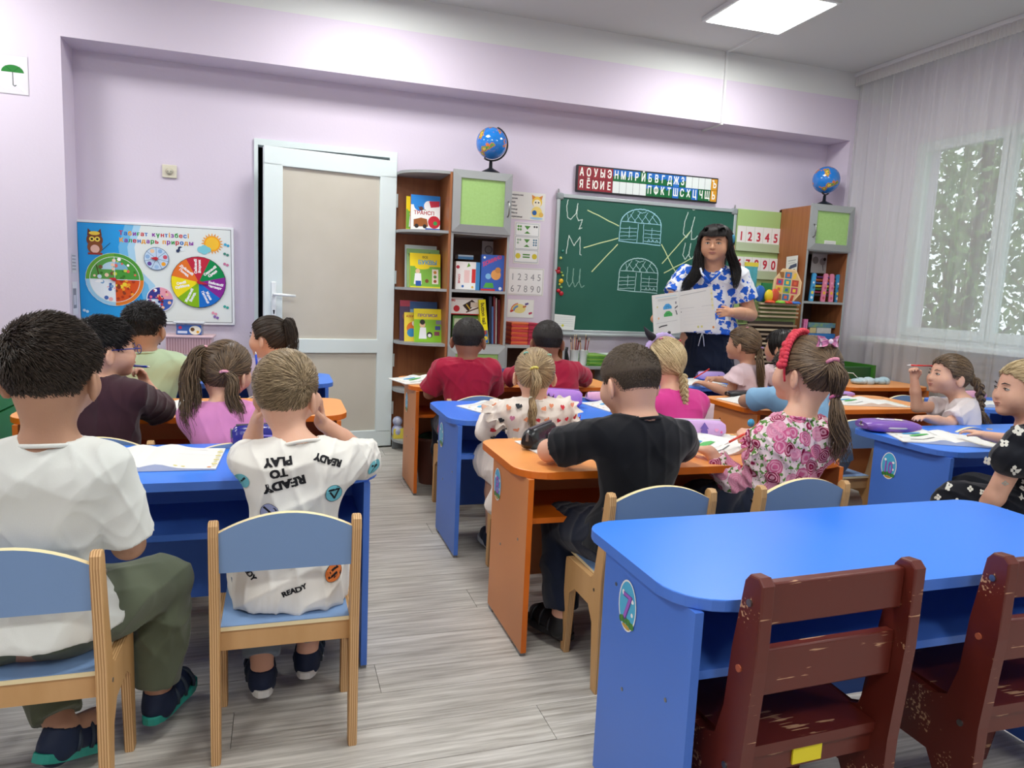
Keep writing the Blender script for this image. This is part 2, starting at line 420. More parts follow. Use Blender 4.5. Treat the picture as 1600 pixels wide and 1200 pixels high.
PAPER = mat('paper', '#e3e2dd', .7, .3)
DARK = mat('dark_room', '#0b0d12', .9, .1)  # near-black colour stands in for the unlit corridor behind the door
GREEN = mat('green_cupboard', '#2f8a48', .4, .5)
def ply_layers():
    m = mat('ply_edge', '#c79c66', .5, .4); L = m.node_tree.links; p = m.node_tree.nodes['Principled BSDF']
    tc = nd(m, 'ShaderNodeTexCoord'); wv = nd(m, 'ShaderNodeTexWave', bands_direction='X'); wv.inputs['Scale'].default_value = 62; wv.inputs['Distortion'].default_value = .6
    mx = nd(m, 'ShaderNodeMix', data_type='RGBA'); mx.inputs[6].default_value = lin('#dcb682'); mx.inputs[7].default_value = lin('#a97b4b')
    L.new(tc.outputs['Object'], wv.inputs[0]); L.new(wv.outputs[1], mx.inputs[0]); L.new(mx.outputs[2], p.inputs['Base Color']); return m
PLYE = ply_layers()
def floor_mat():
    m = bpy.data.materials.new('floor_vinyl'); m.use_nodes = True; L = m.node_tree.links; p = m.node_tree.nodes['Principled BSDF']
    g = nd(m, 'ShaderNodeNewGeometry'); oi = nd(m, 'ShaderNodeObjectInfo'); ad = nd(m, 'ShaderNodeVectorMath', operation='MULTIPLY_ADD')
    cb = nd(m, 'ShaderNodeCombineXYZ'); L.new(oi.outputs['Random'], cb.inputs[0]); L.new(oi.outputs['Random'], cb.inputs[2])
    L.new(cb.outputs[0], ad.inputs[0]); ad.inputs[1].default_value = (9, 0, 5); L.new(g.outputs['Position'], ad.inputs[2])
    mp = nd(m, 'ShaderNodeMapping'); mp.inputs['Scale'].default_value = (2.2, 42, 1); L.new(ad.outputs[0], mp.inputs[0])
    n1 = nd(m, 'ShaderNodeTexNoise'); n1.inputs['Scale'].default_value = 1.6; n1.inputs['Detail'].default_value = 7; n1.inputs['Roughness'].default_value = .62; L.new(mp.outputs[0], n1.inputs['Vector'])
    cr = nd(m, 'ShaderNodeValToRGB'); e = cr.color_ramp.elements; e[0].position = .33; e[0].color = lin('#9a958c'); e[1].position = .66; e[1].color = lin('#d2cec6')
    L.new(n1.outputs[0], cr.inputs[0]); L.new(cr.outputs[0], p.inputs['Base Color']); p.inputs['Roughness'].default_value = .42; p.inputs['Specular IOR Level'].default_value = .4
    bp = nd(m, 'ShaderNodeBump'); bp.inputs['Strength'].default_value = .12; bp.inputs['Distance'].default_value = .004; L.new(n1.outputs[0], bp.inputs['Height']); L.new(bp.outputs[0], p.inputs['Normal'])
    return m
FLOORM = floor_mat()
# ================================================================ the room
X0, X1, YW, YB, ZC = -3.3, 4.75, 5.15, 4.9, 2.975
def struct(name, b, mats, parent=None):
    o = b.build(name, mats, parent); o['kind'] = 'structure'; return o
fl = struct('floor', B().box(X0-.2, X1+.1, -3.2, 5.5, -.12, -.004), mat('floor_base', '#77736d', .8))
pl = B().box(.0008, 1.2192, .0008, .1592, -.004, 0).mesh(FLOORM); pl.name = 'plank'
k = 0
for j in range(-2, 33):
    for i in range(-2, 6):
        x = -1.75+i*1.22+[0, .42, .81, .2, .63][j % 5]
        if x > 4.75 or x < -3.3: continue
        link('plank', pl, fl, (x, j*.16, 0))
struct('floor_back_area', B().box(X0, X1, -3.2, -.33, -.004, 0), FLOORM)
# back wall with the doorway
DX0, DX1, DZ = -.154, .775, 2.05
struct('wall_back', B().box(-1.25, DX0, YW, 5.42, 0, 2.6).box(DX1, 4.8, YW, 5.42, 0, 2.6).box(DX0, DX1, YW, 5.42, DZ, 2.6), WALL)
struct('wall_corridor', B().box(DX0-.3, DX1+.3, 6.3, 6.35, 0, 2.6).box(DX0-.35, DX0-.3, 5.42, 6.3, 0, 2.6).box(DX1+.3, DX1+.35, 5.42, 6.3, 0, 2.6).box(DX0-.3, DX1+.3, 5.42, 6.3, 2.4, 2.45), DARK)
struct('wall_left_pilaster', B().box(X0, -1.18, YB, 5.42, 0, 2.775).box(X0, -1.18, YB, 5.42, 2.775, ZC, 1), [WALL, WHITE])
struct('trim_1', B().box(-1.18, 4.37, YB, 5.42, 2.46, 2.775).box(-1.18, 4.37, YB, 5.42, 2.775, ZC, 1), [WALL, WHITE])['label'] = 'lilac ceiling beam with a white upper band above the chalkboard wall'
struct('wall_right_pilaster', B().box(4.37, 4.95, YB, 5.42, 0, 2.775).box(4.37, 4.95, YB, 5.42, 2.775, ZC, 1), [WALL, WHITE])
struct('wall_left', B().box(X0-.15, X0, -3.2, 5.42, 0, ZC), WALL)
struct('wall_front', B().box(X0, X1+.3, -3.3, -3.2, 0, ZC), WALL)
struct('ceiling', B().box(X0-.1, X1+.3, -3.2, 5.42, ZC, ZC+.1), CEIL)
WY = [(4.60, 2.2), (2.0, -.3), (-.6, -2.8)]      # window openings (y far, y near)
wr = B().box(X1, 5.0, -3.2, YB, 0, .90).box(X1, 5.0, -3.2, YB, 2.42, ZC)
ys = [YB]+[v for p in WY for v in p]+[-3.2]
for a, b_ in zip(ys[::2], ys[1::2]): wr.box(X1, 5.0, b_, a, .90, 2.42)
struct('wall_right', wr, WALL)
GLASS = bpy.data.materials.new('window_glass'); GLASS.use_nodes = True
_t = GLASS.node_tree; _t.nodes.clear(); _o = _t.nodes.new('ShaderNodeOutputMaterial'); _m = _t.nodes.new('ShaderNodeMixShader'); _a = _t.nodes.new('ShaderNodeBsdfTransparent'); _g = _t.nodes.new('ShaderNodeBsdfGlossy')
_g.inputs['Roughness'].default_value = .02; _a.inputs[0].default_value = (.93, .96, .95, 1); _m.inputs[0].default_value = .07
_t.links.new(_a.outputs[0], _m.inputs[1]); _t.links.new(_g.outputs[0], _m.inputs[2]); _t.links.new(_m.outputs[0], _o.inputs[0])
for n, (ya, yb) in enumerate(WY):
    f = B(); x0, x1 = 4.76, 4.83; z0, z1 = .90, 2.42; nn = 3 if n == 0 else 3; wd = (ya-yb)
    f.box(x0, x1, yb+.045, ya-.045, z0, z0+.05).box(x0, x1, yb+.045, ya-.045, z1-.05, z1).box(x0, x1, ya-.045, ya, z0, z1).box(x0, x1, yb, yb+.045, z0, z1)
    wn = struct('window_%d' % (n+1), f, PVC)
    cuts = [ya-.04, 3.83, 3.0, yb+.04] if n == 0 else [ya, ya-wd/3, ya-2*wd/3, yb]
    for i in range(3):
        a, c = cuts[i], cuts[i+1]
        s_ = B(); q = .05
        s_.box(x0-.012, x1-.02, c+q, a-q, z0+.03, z0+.03+q+.02).box(x0-.012, x1-.02, c+q, a-q, z1-.03-q, z1-.03)
        s_.box(x0-.012, x1-.02, c+.005, c+q, z0+.03, z1-.03, bev=.004).box(x0-.012, x1-.02, a-q, a-.005, z0+.03, z1-.03, bev=.004)
        sa = s_.build('sash', PVC, wn)
        B().box(x0+.02, x0+.03, c+q, a-q, z0+.08, z1-.07).build('pane', GLASS, sa)
        B().box(x0-.03, x0-.012, c+.018, c+.036, 1.52, 1.56).box(x0-.045, x0-.03, c+.02, c+.034, 1.42, 1.56, bev=.003).build('handle', PVC, sa)
struct('trim_2', B().box(4.47, 4.76, -2.9, 4.8, .865, .90, bev=.006), PVC)['label'] = 'white window sill behind the sheer curtain'
rc = thing('radiator_cover', 'brownish louvred radiator cover under the window sill behind the curtain', 'radiator cover', (4.6, 2.0, 0))
RM = mat('radiator_wood', '#a38d7c', .6, .3, var=(5, .5))
B().box(-.01, .12, 2.16, 2.2, .1, .87).box(-.01, .12, .9, .94, .1, .87).box(-.01, .12, -.4, -.36, .1, .87).box(-.01, .12, -2.2, -2.16, .1, .87).build('frame', RM, rc)
sl = B().box(0, .02, -2.18, 2.18, 0, .045, bev=.003).mesh(RM)
for i in range(13): link('slat', sl, rc, (0, 0, .13+i*.055), (0, R(-18), 0))
# curtain and its rail
cr = struct('curtain_rail', B().box(4.35, 4.44, -3.0, 4.93, 2.945, 2.975, bev=.004), mat('rail', '#d9dad8', .5)); cr['kind'] = 'thing'
tag(cr, 'white ceiling curtain rail running along the window side', 'curtain rail')
CUR = bpy.data.materials.new('sheer_voile'); CUR.use_nodes = True; _t = CUR.node_tree; _t.nodes.clear()
_o = _t.nodes.new('ShaderNodeOutputMaterial'); _m = _t.nodes.new('ShaderNodeMixShader'); _m2 = _t.nodes.new('ShaderNodeMixShader'); _a = _t.nodes.new('ShaderNodeBsdfTransparent'); _df = _t.nodes.new('ShaderNodeBsdfDiffuse'); _tr = _t.nodes.new('ShaderNodeBsdfTranslucent')
_df.inputs[0].default_value = (.8, .8, .78, 1); _tr.inputs[0].default_value = (.8, .8, .78, 1); _m2.inputs[0].default_value = .35; _m.inputs[0].default_value = .47
_t.links.new(_df.outputs[0], _m2.inputs[1]); _t.links.new(_tr.outputs[0], _m2.inputs[2]); _t.links.new(_a.outputs[0], _m.inputs[1]); _t.links.new(_m2.outputs[0], _m.inputs[2]); _t.links.new(_m.outputs[0], _o.inputs[0])
ny, nz = 900, 14; yy_ = np.linspace(4.95, -3.0, ny); zz_ = np.linspace(2.945, .03, nz)
Yg, Zg = np.meshgrid(yy_, zz_, indexing='ij'); tt = (2.945-Zg)/2.9
wv = .016*np.sin(Yg*62+1.3*np.sin(Yg*7.1))*(1-.45*tt)+(.022*np.sin(Yg*21+2.2*np.sin(Yg*2.3))+.02*np.sin(Yg*9.7+.6))*tt**.5+.006*np.sin(Yg*130)*(1-tt)
Yc = Yg+.02*np.sin(Yg*33+tt*1.5)*tt
P3 = np.stack([4.395+wv+.012*tt, Yc, Zg], -1).reshape(-1, 3); I = np.arange(ny*nz).reshape(ny, nz)
cme = raw_mesh('curtain', P3, np.stack([I[:-1, :-1], I[1:, :-1], I[1:, 1:], I[:-1, 1:]], -1).reshape(-1, 4), CUR)
cu = link('curtain', cme); tag(cu, 'sheer white voile curtain hanging in fine pleats before the windows', 'curtain')
ny = 2600; yy_ = np.linspace(4.95, -3.0, ny); hd = np.stack([4.362+.005*np.sin(yy_*210+2*np.sin(yy_*17)), yy_], -1)
hv = [(x, y, z) for x, y in hd for z in (2.945, 2.87)]
hm = raw_mesh('header_tape', np.array(hv), np.array([(2*i, 2*i+1, 2*i+3, 2*i+2) for i in range(ny-1)]), mat('tape', '#c9c9c4', .8)); link('header_tape', hm, cu)
# outside
LEAF = mat('leaf', '#7d9a58', .6, .3, var=(2, .9), h2='#50703a'); BARK = mat('bark', '#5a4c3e', .9, .1)
struct('ground_outside', B().box(5.0, 30, -20, 25, -1.3, -1.2), mat('grass_outside', '#5f7340', .9, .1)); bpy.data.objects['ground_outside']['label'] = 'grass outside'
def tree(x, y, h, r, lab, n):
    t = thing('tree', lab, 'tree', (x, y, -1.2), 0, 'trees outside the window'); b = B(); rr = random.Random(int(x*100+y))
    b.tube([(0, 0, 0), (.1, .05, h*.3), (.05, -.1, h*.6), (.1, 0, h*.95)], [.13, .1, .07, .02], 8)
    for i in range(16):
        a = rr.random()*6.28; z = h*(.15+.7*rr.random()); q = r*(.5+.5*rr.random())
        b.tube([(.05, 0, z), (.5*q*cos(a), .5*q*sin(a), z+.35*q), (q*cos(a), q*sin(a), z+.9*q)], [.045, .03, .01], 5)
    b.build('trunk', BARK, t)
    g = np.random.default_rng(int(x*10+y)); c = g.normal(size=(n, 3)); c /= np.linalg.norm(c, axis=1, keepdims=True)
    c *= (g.random((n, 1))**.45)*np.array([r, r, h*.52]); c[:, 2] += h*.56; cl = g.normal(size=(n//40, 3))*np.array([r*.5, r*.5, h*.25])+[0, 0, h*.55]
    c[::2] = cl[g.integers(0, len(cl), len(c[::2]))]+g.normal(size=(len(c[::2]), 3))*.28
    c[:, 2] = np.clip(c[:, 2], .15, None)
    u = g.normal(size=(n, 3)); u /= np.linalg.norm(u, axis=1, keepdims=True); v = np.cross(u, g.normal(size=(n, 3))); v /= np.linalg.norm(v, axis=1, keepdims=True)
    s1, s2 = .07, .03; V = np.stack([c-u*s1, c+v*s2, c+u*s1, c-v*s2], 1).reshape(-1, 3)
    link('foliage', raw_mesh('foliage', V, np.arange(4*n).reshape(-1, 4), LEAF, False), t)['kind'] = 'stuff'
tree(8.1, 6.9, 6.0, 2.0, 'leafy tree close behind the left window sash', 6000)
tree(7.6, 4.3, 5.4, 1.5, 'leafy tree outside behind the second window sash', 3800)
tree(10.4, 9.2, 7.0, 2.4, 'taller leafy tree farther behind the left window sash', 3800)
tree(8.4, .9, 5.6, 1.8, 'leafy tree outside the nearer windows', 3000)
# ceiling lamps
LM = bpy.data.materials.new('led'); LM.use_nodes = True; _p = LM.node_tree.nodes['Principled BSDF']; _p.inputs['Emission Color'].default_value = (.97, 1, .99, 1); _p.inputs['Emission Strength'].default_value = 9
lab_ = ['square white LED ceiling panel over the teacher', 'square LED ceiling panel above the left rows', 'square LED ceiling panel above the empty desk', 'square LED ceiling panel above the front left chairs', 'square LED ceiling panel at the rear right', 'square LED ceiling panel at the rear left', 'added unseen LED ceiling panel brightening the left pilaster', 'added unseen LED ceiling panel brightening the left side, middle row', 'added unseen LED ceiling panel brightening the left side, rear row']
for (x, y), l_ in zip(LAMPS, lab_):
    t = thing('ceiling_lamp', l_, 'lamp', (x, y, ZC-.03), R(-1) if y > 4 else 0, 'square ceiling lamps')
    B().box(-.3, .3, -.3, .3, 0, .03, bev=.004).build('housing', WHITE, t)
    B().box(-.275, .275, -.275, .275, -.004, .002).build('diffuser', LM, t)
    area('lamp_light', (x, y, ZC-.045), (0, 0, 0), .52, .52, LAMP_W, (1, 1, .97))
# cable duct
t = struct('trim_3', B().box(3.155, 3.172, 4.882, 4.9, 2.462, 2.965).box(3.155, 3.172, 4.4, 4.9, 2.962, 2.975).box(3.155, 3.172, 4.885, 5.15, 2.448, 2.46), WHITE); t['label'] = 'white cable duct down the beam'
# ================================================================ door
dr = struct('door_1', B().box(DX0, DX0+.024, 5.13, 5.22, 0, DZ).box(DX1-.05, DX1, 5.13, 5.22, 0, DZ).box(DX0+.024, DX1-.05, 5.13, 5.22, DZ-.04, DZ), PVC)
dr['label'] = 'white plastic door standing slightly ajar'
leaf = bpy.data.objects.new('door_leaf', None); COL.objects.link(leaf); leaf.parent = dr; leaf.location = (DX1-.015, 5.075, .012); leaf.rotation_euler = (0, 0, R(8.0))
W_, H_ = .862, 1.965; f = B()
f.box(-W_, 0, -.03, .03, 0, .115, bev=.004).box(-W_, 0, -.03, .03, H_-.115, H_, bev=.004).box(-W_, -W_+.115, -.03, .03, .1, H_-.1, bev=.004).box(-.115, 0, -.03, .03, .1, H_-.1, bev=.004).box(-W_+.1, -.1, -.03, .03, .66, .755, bev=.004)
me = f.mesh(PVC); lf = link('leaf_frame', me, leaf)
B().box(-W_+.105, -.105, -.012, .012, .745, H_-.105).build('upper_panel', PANEL, leaf); B().box(-W_+.105, -.105, -.012, .012, .105, .67).build('lower_panel', PANEL, leaf)
h_ = B().box(-W_+.045, -W_+.075, -.04, -.03, .9, 1.12, bev=.004); h_.tube([(-W_+.06, -.03, 1.04), (-W_+.06, -.075, 1.04), (-W_+.09, -.082, 1.04), (-W_+.19, -.08, 1.035)], [.009, .009, .01, .008], 10)
h_.build('handle', mat('handle_white', '#e9eff0', .25), leaf); B().box(-W_+.056, -W_+.064, -.042, -.04, .915, .94).cyl((-W_+.06, -.042, .935), (-W_+.06, -.04, .935), .006, n=10).build('keyhole', BLACK, leaf)
for z in (.28, .62, 1.2, 1.72): B().cyl((DX1-.005, 5.08, z-.045), (DX1-.005, 5.08, z+.045), .011, n=10).build('hinge', PVC, dr)
struct('baseboard_back', B().box(-1.18, DX0, YW-.015, YW, 0, .06), mat('baseboard', '#b9b4ae', .5))
# ================================================================ desks
def sticker(n, parent, loc):
    p = Print(); p.disc(0, 0, .041, '#f2f2ee', ry=.058).disc(0, 0, .037, '#55b6dd', ry=.054)
    for a in range(8): p.disc(-.026+.0075*a, -.035-.006*abs(3.5-a)*.2+.002*(a % 2), .008, '#4d8f3b' if a % 2 else '#3b7a35', 10)
    p.disc(0, -.048, .018, '#c9a13a', 12, .005).disc(-.02, .024, .006, '#fff', 10).disc(.022, .018, .007, '#fff', 10, .005).disc(.024, -.012, .005, '#fff', 8)
    if n: p.text(n, .001, -.031, .083 if len(n) == 1 else .07, '#5e2c8e', .03, align='c', sx=.7 if len(n) > 1 else 1).text(n, 0, -.03, .083 if len(n) == 1 else .07, '#a765c9', .015, align='c', sx=.7 if len(n) > 1 else 1)
    p.build('number_sticker', parent, loc, (R(90), 0, R(-90)), .3)
def desk(x, y, wd, colr, lab, num=None, dep=.47, rows='desks of the class', z=.6, sty=.27, rz=0):
    top, side, edge = (BLUE, BLUES, BLUES) if colr == 'b' else (ORANGE, ORANGES, ORANGEE)
    t = thing('school_desk', lab, 'desk', (x, y, 0), rz, rows)
    b = B().prism(rrect(0, wd, 0, dep, (.11, .11, .07, .07), 7), z-.024, z, 'z', 0, .0025)
    for f_ in b.bm.faces:
        if abs(f_.normal.z) < .5: f_.material_index = 1
    b.bm.normal_update()
    for f_ in b.bm.faces: f_.material_index = 0 if f_.normal.z > .5 else 1
    b.build('desk_top', [top, edge], t)
    for xs in (.03, wd-.048):
        q = B().box(xs, xs+.018, .012, .392, .012, z-.0245)
        q.bm.normal_update()
        for f_ in q.bm.faces: f_.material_index = 1 if abs(f_.normal.y) > .5 else 0
        sp = q.build('side_panel', [side, edge], t)
        for yy2, zz2 in ((.09, .36), (.27, .28), (.33, .5)):
            sx = xs-.0015 if xs < .1 else xs+.0195
            B().cyl((sx, yy2, zz2), (sx+.003 if xs < .1 else sx-.003, yy2, zz2), .0045, n=10).build('screw', STEEL, sp)
        B().box(xs, xs+.018, .02, .06, 0, .012).build('foot', DGREY, sp); B().box(xs, xs+.018, .34, .38, 0, .012).build('foot', DGREY, sp)
    B().box(.0485, wd-.0485, .34, .358, .13, z-.0245).build('back_panel', side, t)
    B().box(.0485, wd-.0485, .04, .34, z-.175, z-.157).build('shelf', [side if colr == 'b' else edge], t)
    if num is not None: sticker(num, t, (.0285, sty, .475))
    return t
desk(.70, 1.075, 1.25, 'b', 'empty blue desk in front with a round number 7 sticker', '7')
desk(.70, 2.01, 1.25, 'o', 'orange desk of the boy in black and the girl in roses', '8', .5, sty=.33)
desk(.685, 2.87, 1.25, 'b', 'blue desk of the girl in the heart blouse', '', .52, sty=.32)
desk(.68, 3.82, 1.25, 'o', 'orange desk of the two boys in red beside the door', '', .5, z=.605, sty=.3)
desk(-.955, 2.05, 1.24, 'b', 'blue desk of the two boys in white at the left', None, .48)
desk(-.96, 3.02, 1.24, 'o', 'orange desk of the boy with glasses and the girl in pink', None, .48)
desk(-.95, 3.98, 1.24, 'b', 'blue desk below the nature calendar of the boy in pale green', None, .48)
desk(2.46, 2.07, 1.25, 'b', 'blue desk at right with a round number 10 sticker', '10', .52, sty=.30)
desk(2.28, 3.03, 1.25, 'o', 'orange desk of the girl with the braid holding a red pen', None, .5)
desk(2.28, 3.86, 1.22, 'b', 'blue desk nearest the teacher, of the girl writing with a red pen', None, .46)
desk(3.62, 3.86, .76, 'o', 'orange desk by the curtain with a white thing on it', None, .46)
desk(3.78, 2.98, .62, 'b', 'blue desk beside the curtain behind the braid of the girl', None, .46)
# ================================================================ chairs
def side_outline():
    return [(0, 0), (.034, 0), (.046, .2), (.08, .245), (.19, .245), (.232, .215), (.25, 0), (.282, 0), (.276, .3), (.272, .315), (.255, .322), (.075, .322), (.05, .34), (.028, .47), (.012, .592), (.004, .602), (-.012, .604), (-.022, .595), (-.024, .57), (.0, .34)]
def make_chair():
    t = thing('small_chair', 'x', 'chair'); w2 = .17
    for s_ in (-1, 1):
        q = B().prism(side_outline(), s_*w2, s_*(w2-.022), 'x', 0, .004); q.bm.normal_update()
        for f_ in q.bm.faces: f_.material_index = 0 if abs(f_.normal.x) > .5 else 1
        sf = q.build('side_frame', [PLY, PLYE], t)
    iw = w2-.022
    B().box(-iw, iw, .028, .285, .322, .332, 0).box(-iw, iw, .028, .285, .3325, .334, 1).build('seat', [CREAM, CBLUE], t)
    B().box(-iw, iw, .036, .05, .27, .322).build('rear_apron', PLY, t); B().box(-iw, iw, .235, .25, .27, .322).build('front_apron', PLY, t)
    # backrest: arched top edge, blue faces, cream edge
    n = 14; P = []
    for k in range(n+1):
        x = -iw+2*iw*k/n; P.append((x, .578+.042*(1-(2*k/n-1)**2)))
    out = [(-iw, .478), (iw, .478)]+P[::-1]
    q = B(); q.M = Matrix.Translation((0, .004, .478)) @ Matrix.Rotation(R(7), 4, 'X') @ Matrix.Translation((0, 0, -.478)); q.prism([(a, b_) for a, b_ in out], -.006, .006, 'y'); q.bm.normal_update()
    for f_ in q.bm.faces: f_.material_index = 0 if abs(f_.normal.y) > .5 else 1
    q.build('backrest', [CBLUE, CREAM], t)
    for s_ in (-1, 1):
        B().cyl((s_*(w2-.001), .018, .55), (s_*(w2+.0015), .018, .55), .005, n=8).cyl((s_*(w2-.001), .045, .3), (s_*(w2+.0015), .045, .3), .005, n=8).build('screw', STEEL, t)
    return t
chair0 = make_chair(); used = [0]
def chair(x, y, rz, lab, grp='small blue chairs'):
    if not used[0]:
        used[0] = 1; chair0.location = (x, y, 0); chair0.rotation_euler = (0, 0, R(rz)); chair0['label'] = lab; chair0['group'] = grp; return chair0
    return dup(chair0, (x, y, 0), R(rz), lab, grp)
chair(.02, 1.70, 0, 'small chair with pale blue back under the boy in the printed white shirt')
chair(-.50, 1.555, 0, 'small chair with pale blue back under the boy in the plain white shirt')
chair(1.04, 1.765, -1, 'small blue chair of the boy in the black shirt')
chair(1.535, 1.775, 2, 'small blue chair of the girl in the rose blouse')
chair(-.56, 2.59, 0, 'small blue chair behind the boy with glasses')
chair(-.13, 2.46, 0, 'small blue chair of the girl in the pink top')
chair(.96, 3.44, 0, 'small blue chair of the left boy in red'); chair(1.47, 3.40, 0, 'small blue chair of the right boy in red')
chair(1.0, 2.51, 0, 'small blue chair of the girl in the heart blouse'); chair(1.64, 2.50, 0, 'small blue chair of the girl with the blonde braid')
chair(-.55, 3.48, 0, 'small blue chair of the boy in pale green'); chair(-.02, 3.55, 0, 'small blue chair of the girl with the dark ponytail')
chair(2.70, 3.50, 4, 'small blue chair of the girl writing in front of the teacher'); chair(3.16, 3.54, 0, 'small blue chair of the dark haired child')
chair(2.58, 2.68, 0, 'small blue chair of the child in light blue'); chair(3.02, 2.46, 8, 'small blue chair of the girl with the braid and the red pen')
chair(3.63, 3.42, 0, 'empty small blue chair between the orange desks and the curtain')
chair(2.78, 1.62, 0, 'small blue chair of the girl in the black flowered dress')
# green chair by the curtain
g = thing('green_chair', 'green child chair standing empty at the foot of the curtain', 'chair', (4.165, 4.53, 0))
GR2 = mat('green_paint', '#3c7a2c', .4); GRD = mat('green_dark', '#2c5a34', .4)
B().box(-.19, -.165, -.16, .16, 0, .7).build('side_frame', GR2, g); B().box(.165, .19, -.16, .16, 0, .7).build('side_frame', GR2, g); B().box(-.165, .165, -.14, -.122, .48, .685, bev=.004).build('backrest', GRD, g); B().box(-.165, .165, -.12, .14, .31, .33).build('seat', GRD, g)
# brown wooden chairs
def brown_mat():
    m = mat('worn_brown_paint', '#471a12', .38, .5); L = m.node_tree.links; p = m.node_tree.nodes['Principled BSDF']
    tc = nd(m, 'ShaderNodeTexCoord'); mp = nd(m, 'ShaderNodeMapping'); mp.inputs['Scale'].default_value = (9, 150, 150); L.new(tc.outputs['Object'], mp.inputs[0])
    n1 = nd(m, 'ShaderNodeTexNoise'); n1.inputs['Scale'].default_value = 1; n1.inputs['Detail'].default_value = 3; L.new(mp.outputs[0], n1.inputs['Vector'])
    n2 = nd(m, 'ShaderNodeTexNoise'); n2.inputs['Scale'].default_value = 11; L.new(tc.outputs['Object'], n2.inputs['Vector'])
    mu = nd(m, 'ShaderNodeMath', operation='MULTIPLY'); L.new(n1.outputs[0], mu.inputs[0]); L.new(n2.outputs[0], mu.inputs[1])
    rp = nd(m, 'ShaderNodeMapRange'); rp.inputs[1].default_value = .37; rp.inputs[2].default_value = .388; L.new(mu.outputs[0], rp.inputs[0])
    mx = nd(m, 'ShaderNodeMix', data_type='RGBA'); mx.inputs[6].default_value = lin('#5c2016'); mx.inputs[7].default_value = lin('#b98f6d'); L.new(rp.outputs[0], mx.inputs[0]); L.new(mx.outputs[2], p.inputs['Base Color']); return m
BR = brown_mat(); BRE = mat('brown_bare_edge', '#8d5f42', .6, .3, var=(30, .9), h2='#4e1e15')
def brown_chair():
    t = thing('brown_chair', 'x', 'chair'); w2 = .19
    o = [(0, 0), (.04, 0), (.075, .13), (.11, .19), (.2, .19), (.235, .15), (.255, 0), (.3, 0), (.305, .2), (.295, .3), (.27, .325), (.12, .31), (.075, .33), (.055, .4), (.05, .52), (.032, .655), (.02, .67), (-.005, .672), (-.018, .66), (-.015, .5), (0, .3)]
    for s_ in (-1, 1):
        q = B().prism(o, s_*w2, s_*(w2-.028), 'x', 0, .004)
        q.build('side_frame', [BR], t)
    iw = w2-.028
    B().prism(rrect(-iw-.004, iw+.004, .03, .30, .01), .30, .322, 'z', 0, .004).build('seat', BR, t)
    B().box(-iw, iw, .04, .062, .255, .3).build('rear_apron', BR, t); B().box(-iw, iw, .25, .27, .24, .3).build('front_apron', BR, t)
    B().box(-iw, iw, .004, .026, .575, .655, bev=.004).build('back_slat', BR, t); B().box(-iw, iw, .012, .034, .435, .525, bev=.004).build('back_slat', BR, t)
    for s_ in (-1, 1):
        for yy2, zz2 in ((.012, .62), (.025, .49), (.04, .29)):
            B().cyl((s_*w2, yy2, zz2), (s_*(w2+.003), yy2, zz2), .007, n=10).build('screw', STEEL if zz2 != .49 else mat('plug', '#a3553a', .5), t)
    return t
bc = brown_chair(); bc.location = (.985, 1.015, 0); bc.rotation_euler = (0, 0, R(2)); bc['label'] = 'worn brown wooden chair at the empty blue desk, with a yellow label under its seat'; bc['group'] = 'worn brown chairs'
b2 = dup(bc, (1.555, 1.0, 0), R(-1), 'worn brown wooden chair cut off by the right edge of the picture', 'worn brown chairs')
B().box(-.035, .035, .036, .04, .262, .297).build('yellow_label', mat('yellow', '#e2d220', .5), bc)
# ================================================================ left shelving
YF, YR = 4.78, 5.135
cs = thing('corner_shelf', 'open corner shelf with rounded grey boards between the door and the bookcase', 'shelf', (1.09, YR, 0))
def qcurve(w_, d, n=10): return [(0, 0), (-w_, 0), (-w_, -.13)]+[(-w_*cos(R(90*k/n)), -.13-(d-.13)*sin(R(90*k/n))) for k in range(1, n+1)]
for z in (.075, .43, .765, 1.135, 1.52, 1.905):
    q = B().prism(qcurve(.325, .355), z-.018, z, 'z'); q.build('shelf_board', GREY, cs)
B().box(-.325, 0, -.012, 0, .0, 1.9).build('back_panel', WOOD, cs); B().box(-.016, 0, -.355, -.012, 0, 1.9, 0).build('side_panel', WOOD, cs); B().box(-.325, -.02, -.14, -.128, .0, .057).build('plinth', DGREY, cs)
def cab_door(par, x0, x1, z0, z1, yf, handle_x, name='door'):
    d = B(); q = .052
    out = [(x0, z0), (x1, z0), (x1, z1), (x0, z1)]
    inn = [(x0+q, z0+q), (x1-q, z0+q), (x1-q, z1-q), (x0+q, z1-q)]
    for i in range(4):
        a, b_, c, e = out[i], out[(i+1) % 4], inn[(i+1) % 4], inn[i]
        vs = [(a[0], yf-.012, a[1]), (b_[0], yf-.012, b_[1]), (c[0], yf-.022, c[1]), (e[0], yf-.022, e[1]), (a[0], yf, a[1]), (b_[0], yf, b_[1]), (c[0], yf, c[1]), (e[0], yf, e[1])]
        d._add(vs, [(0, 1, 2, 3), (5, 4, 7, 6), (4, 5, 1, 0), (3, 2, 6, 7), (1, 5, 6, 2), (4, 0, 3, 7)])
    o = d.build(name, GREY, par)
    B().box(x0+q, x1-q, yf-.012, yf-.002, z0+q, z1-q).build('insert', GREENP, o)
    zc = (z0+z1)/2-.03
    B().tube([(handle_x, yf-.018, zc+.05), (handle_x, yf-.04, zc+.04), (handle_x, yf-.045, zc), (handle_x, yf-.04, zc-.04), (handle_x, yf-.018, zc-.05)], .005, 8).build('handle', STEEL, o)
bk = thing('bookcase', 'tall narrow bookcase with green doors and a globe on top, left of the chalkboard', 'bookcase', (0, 0, 0))
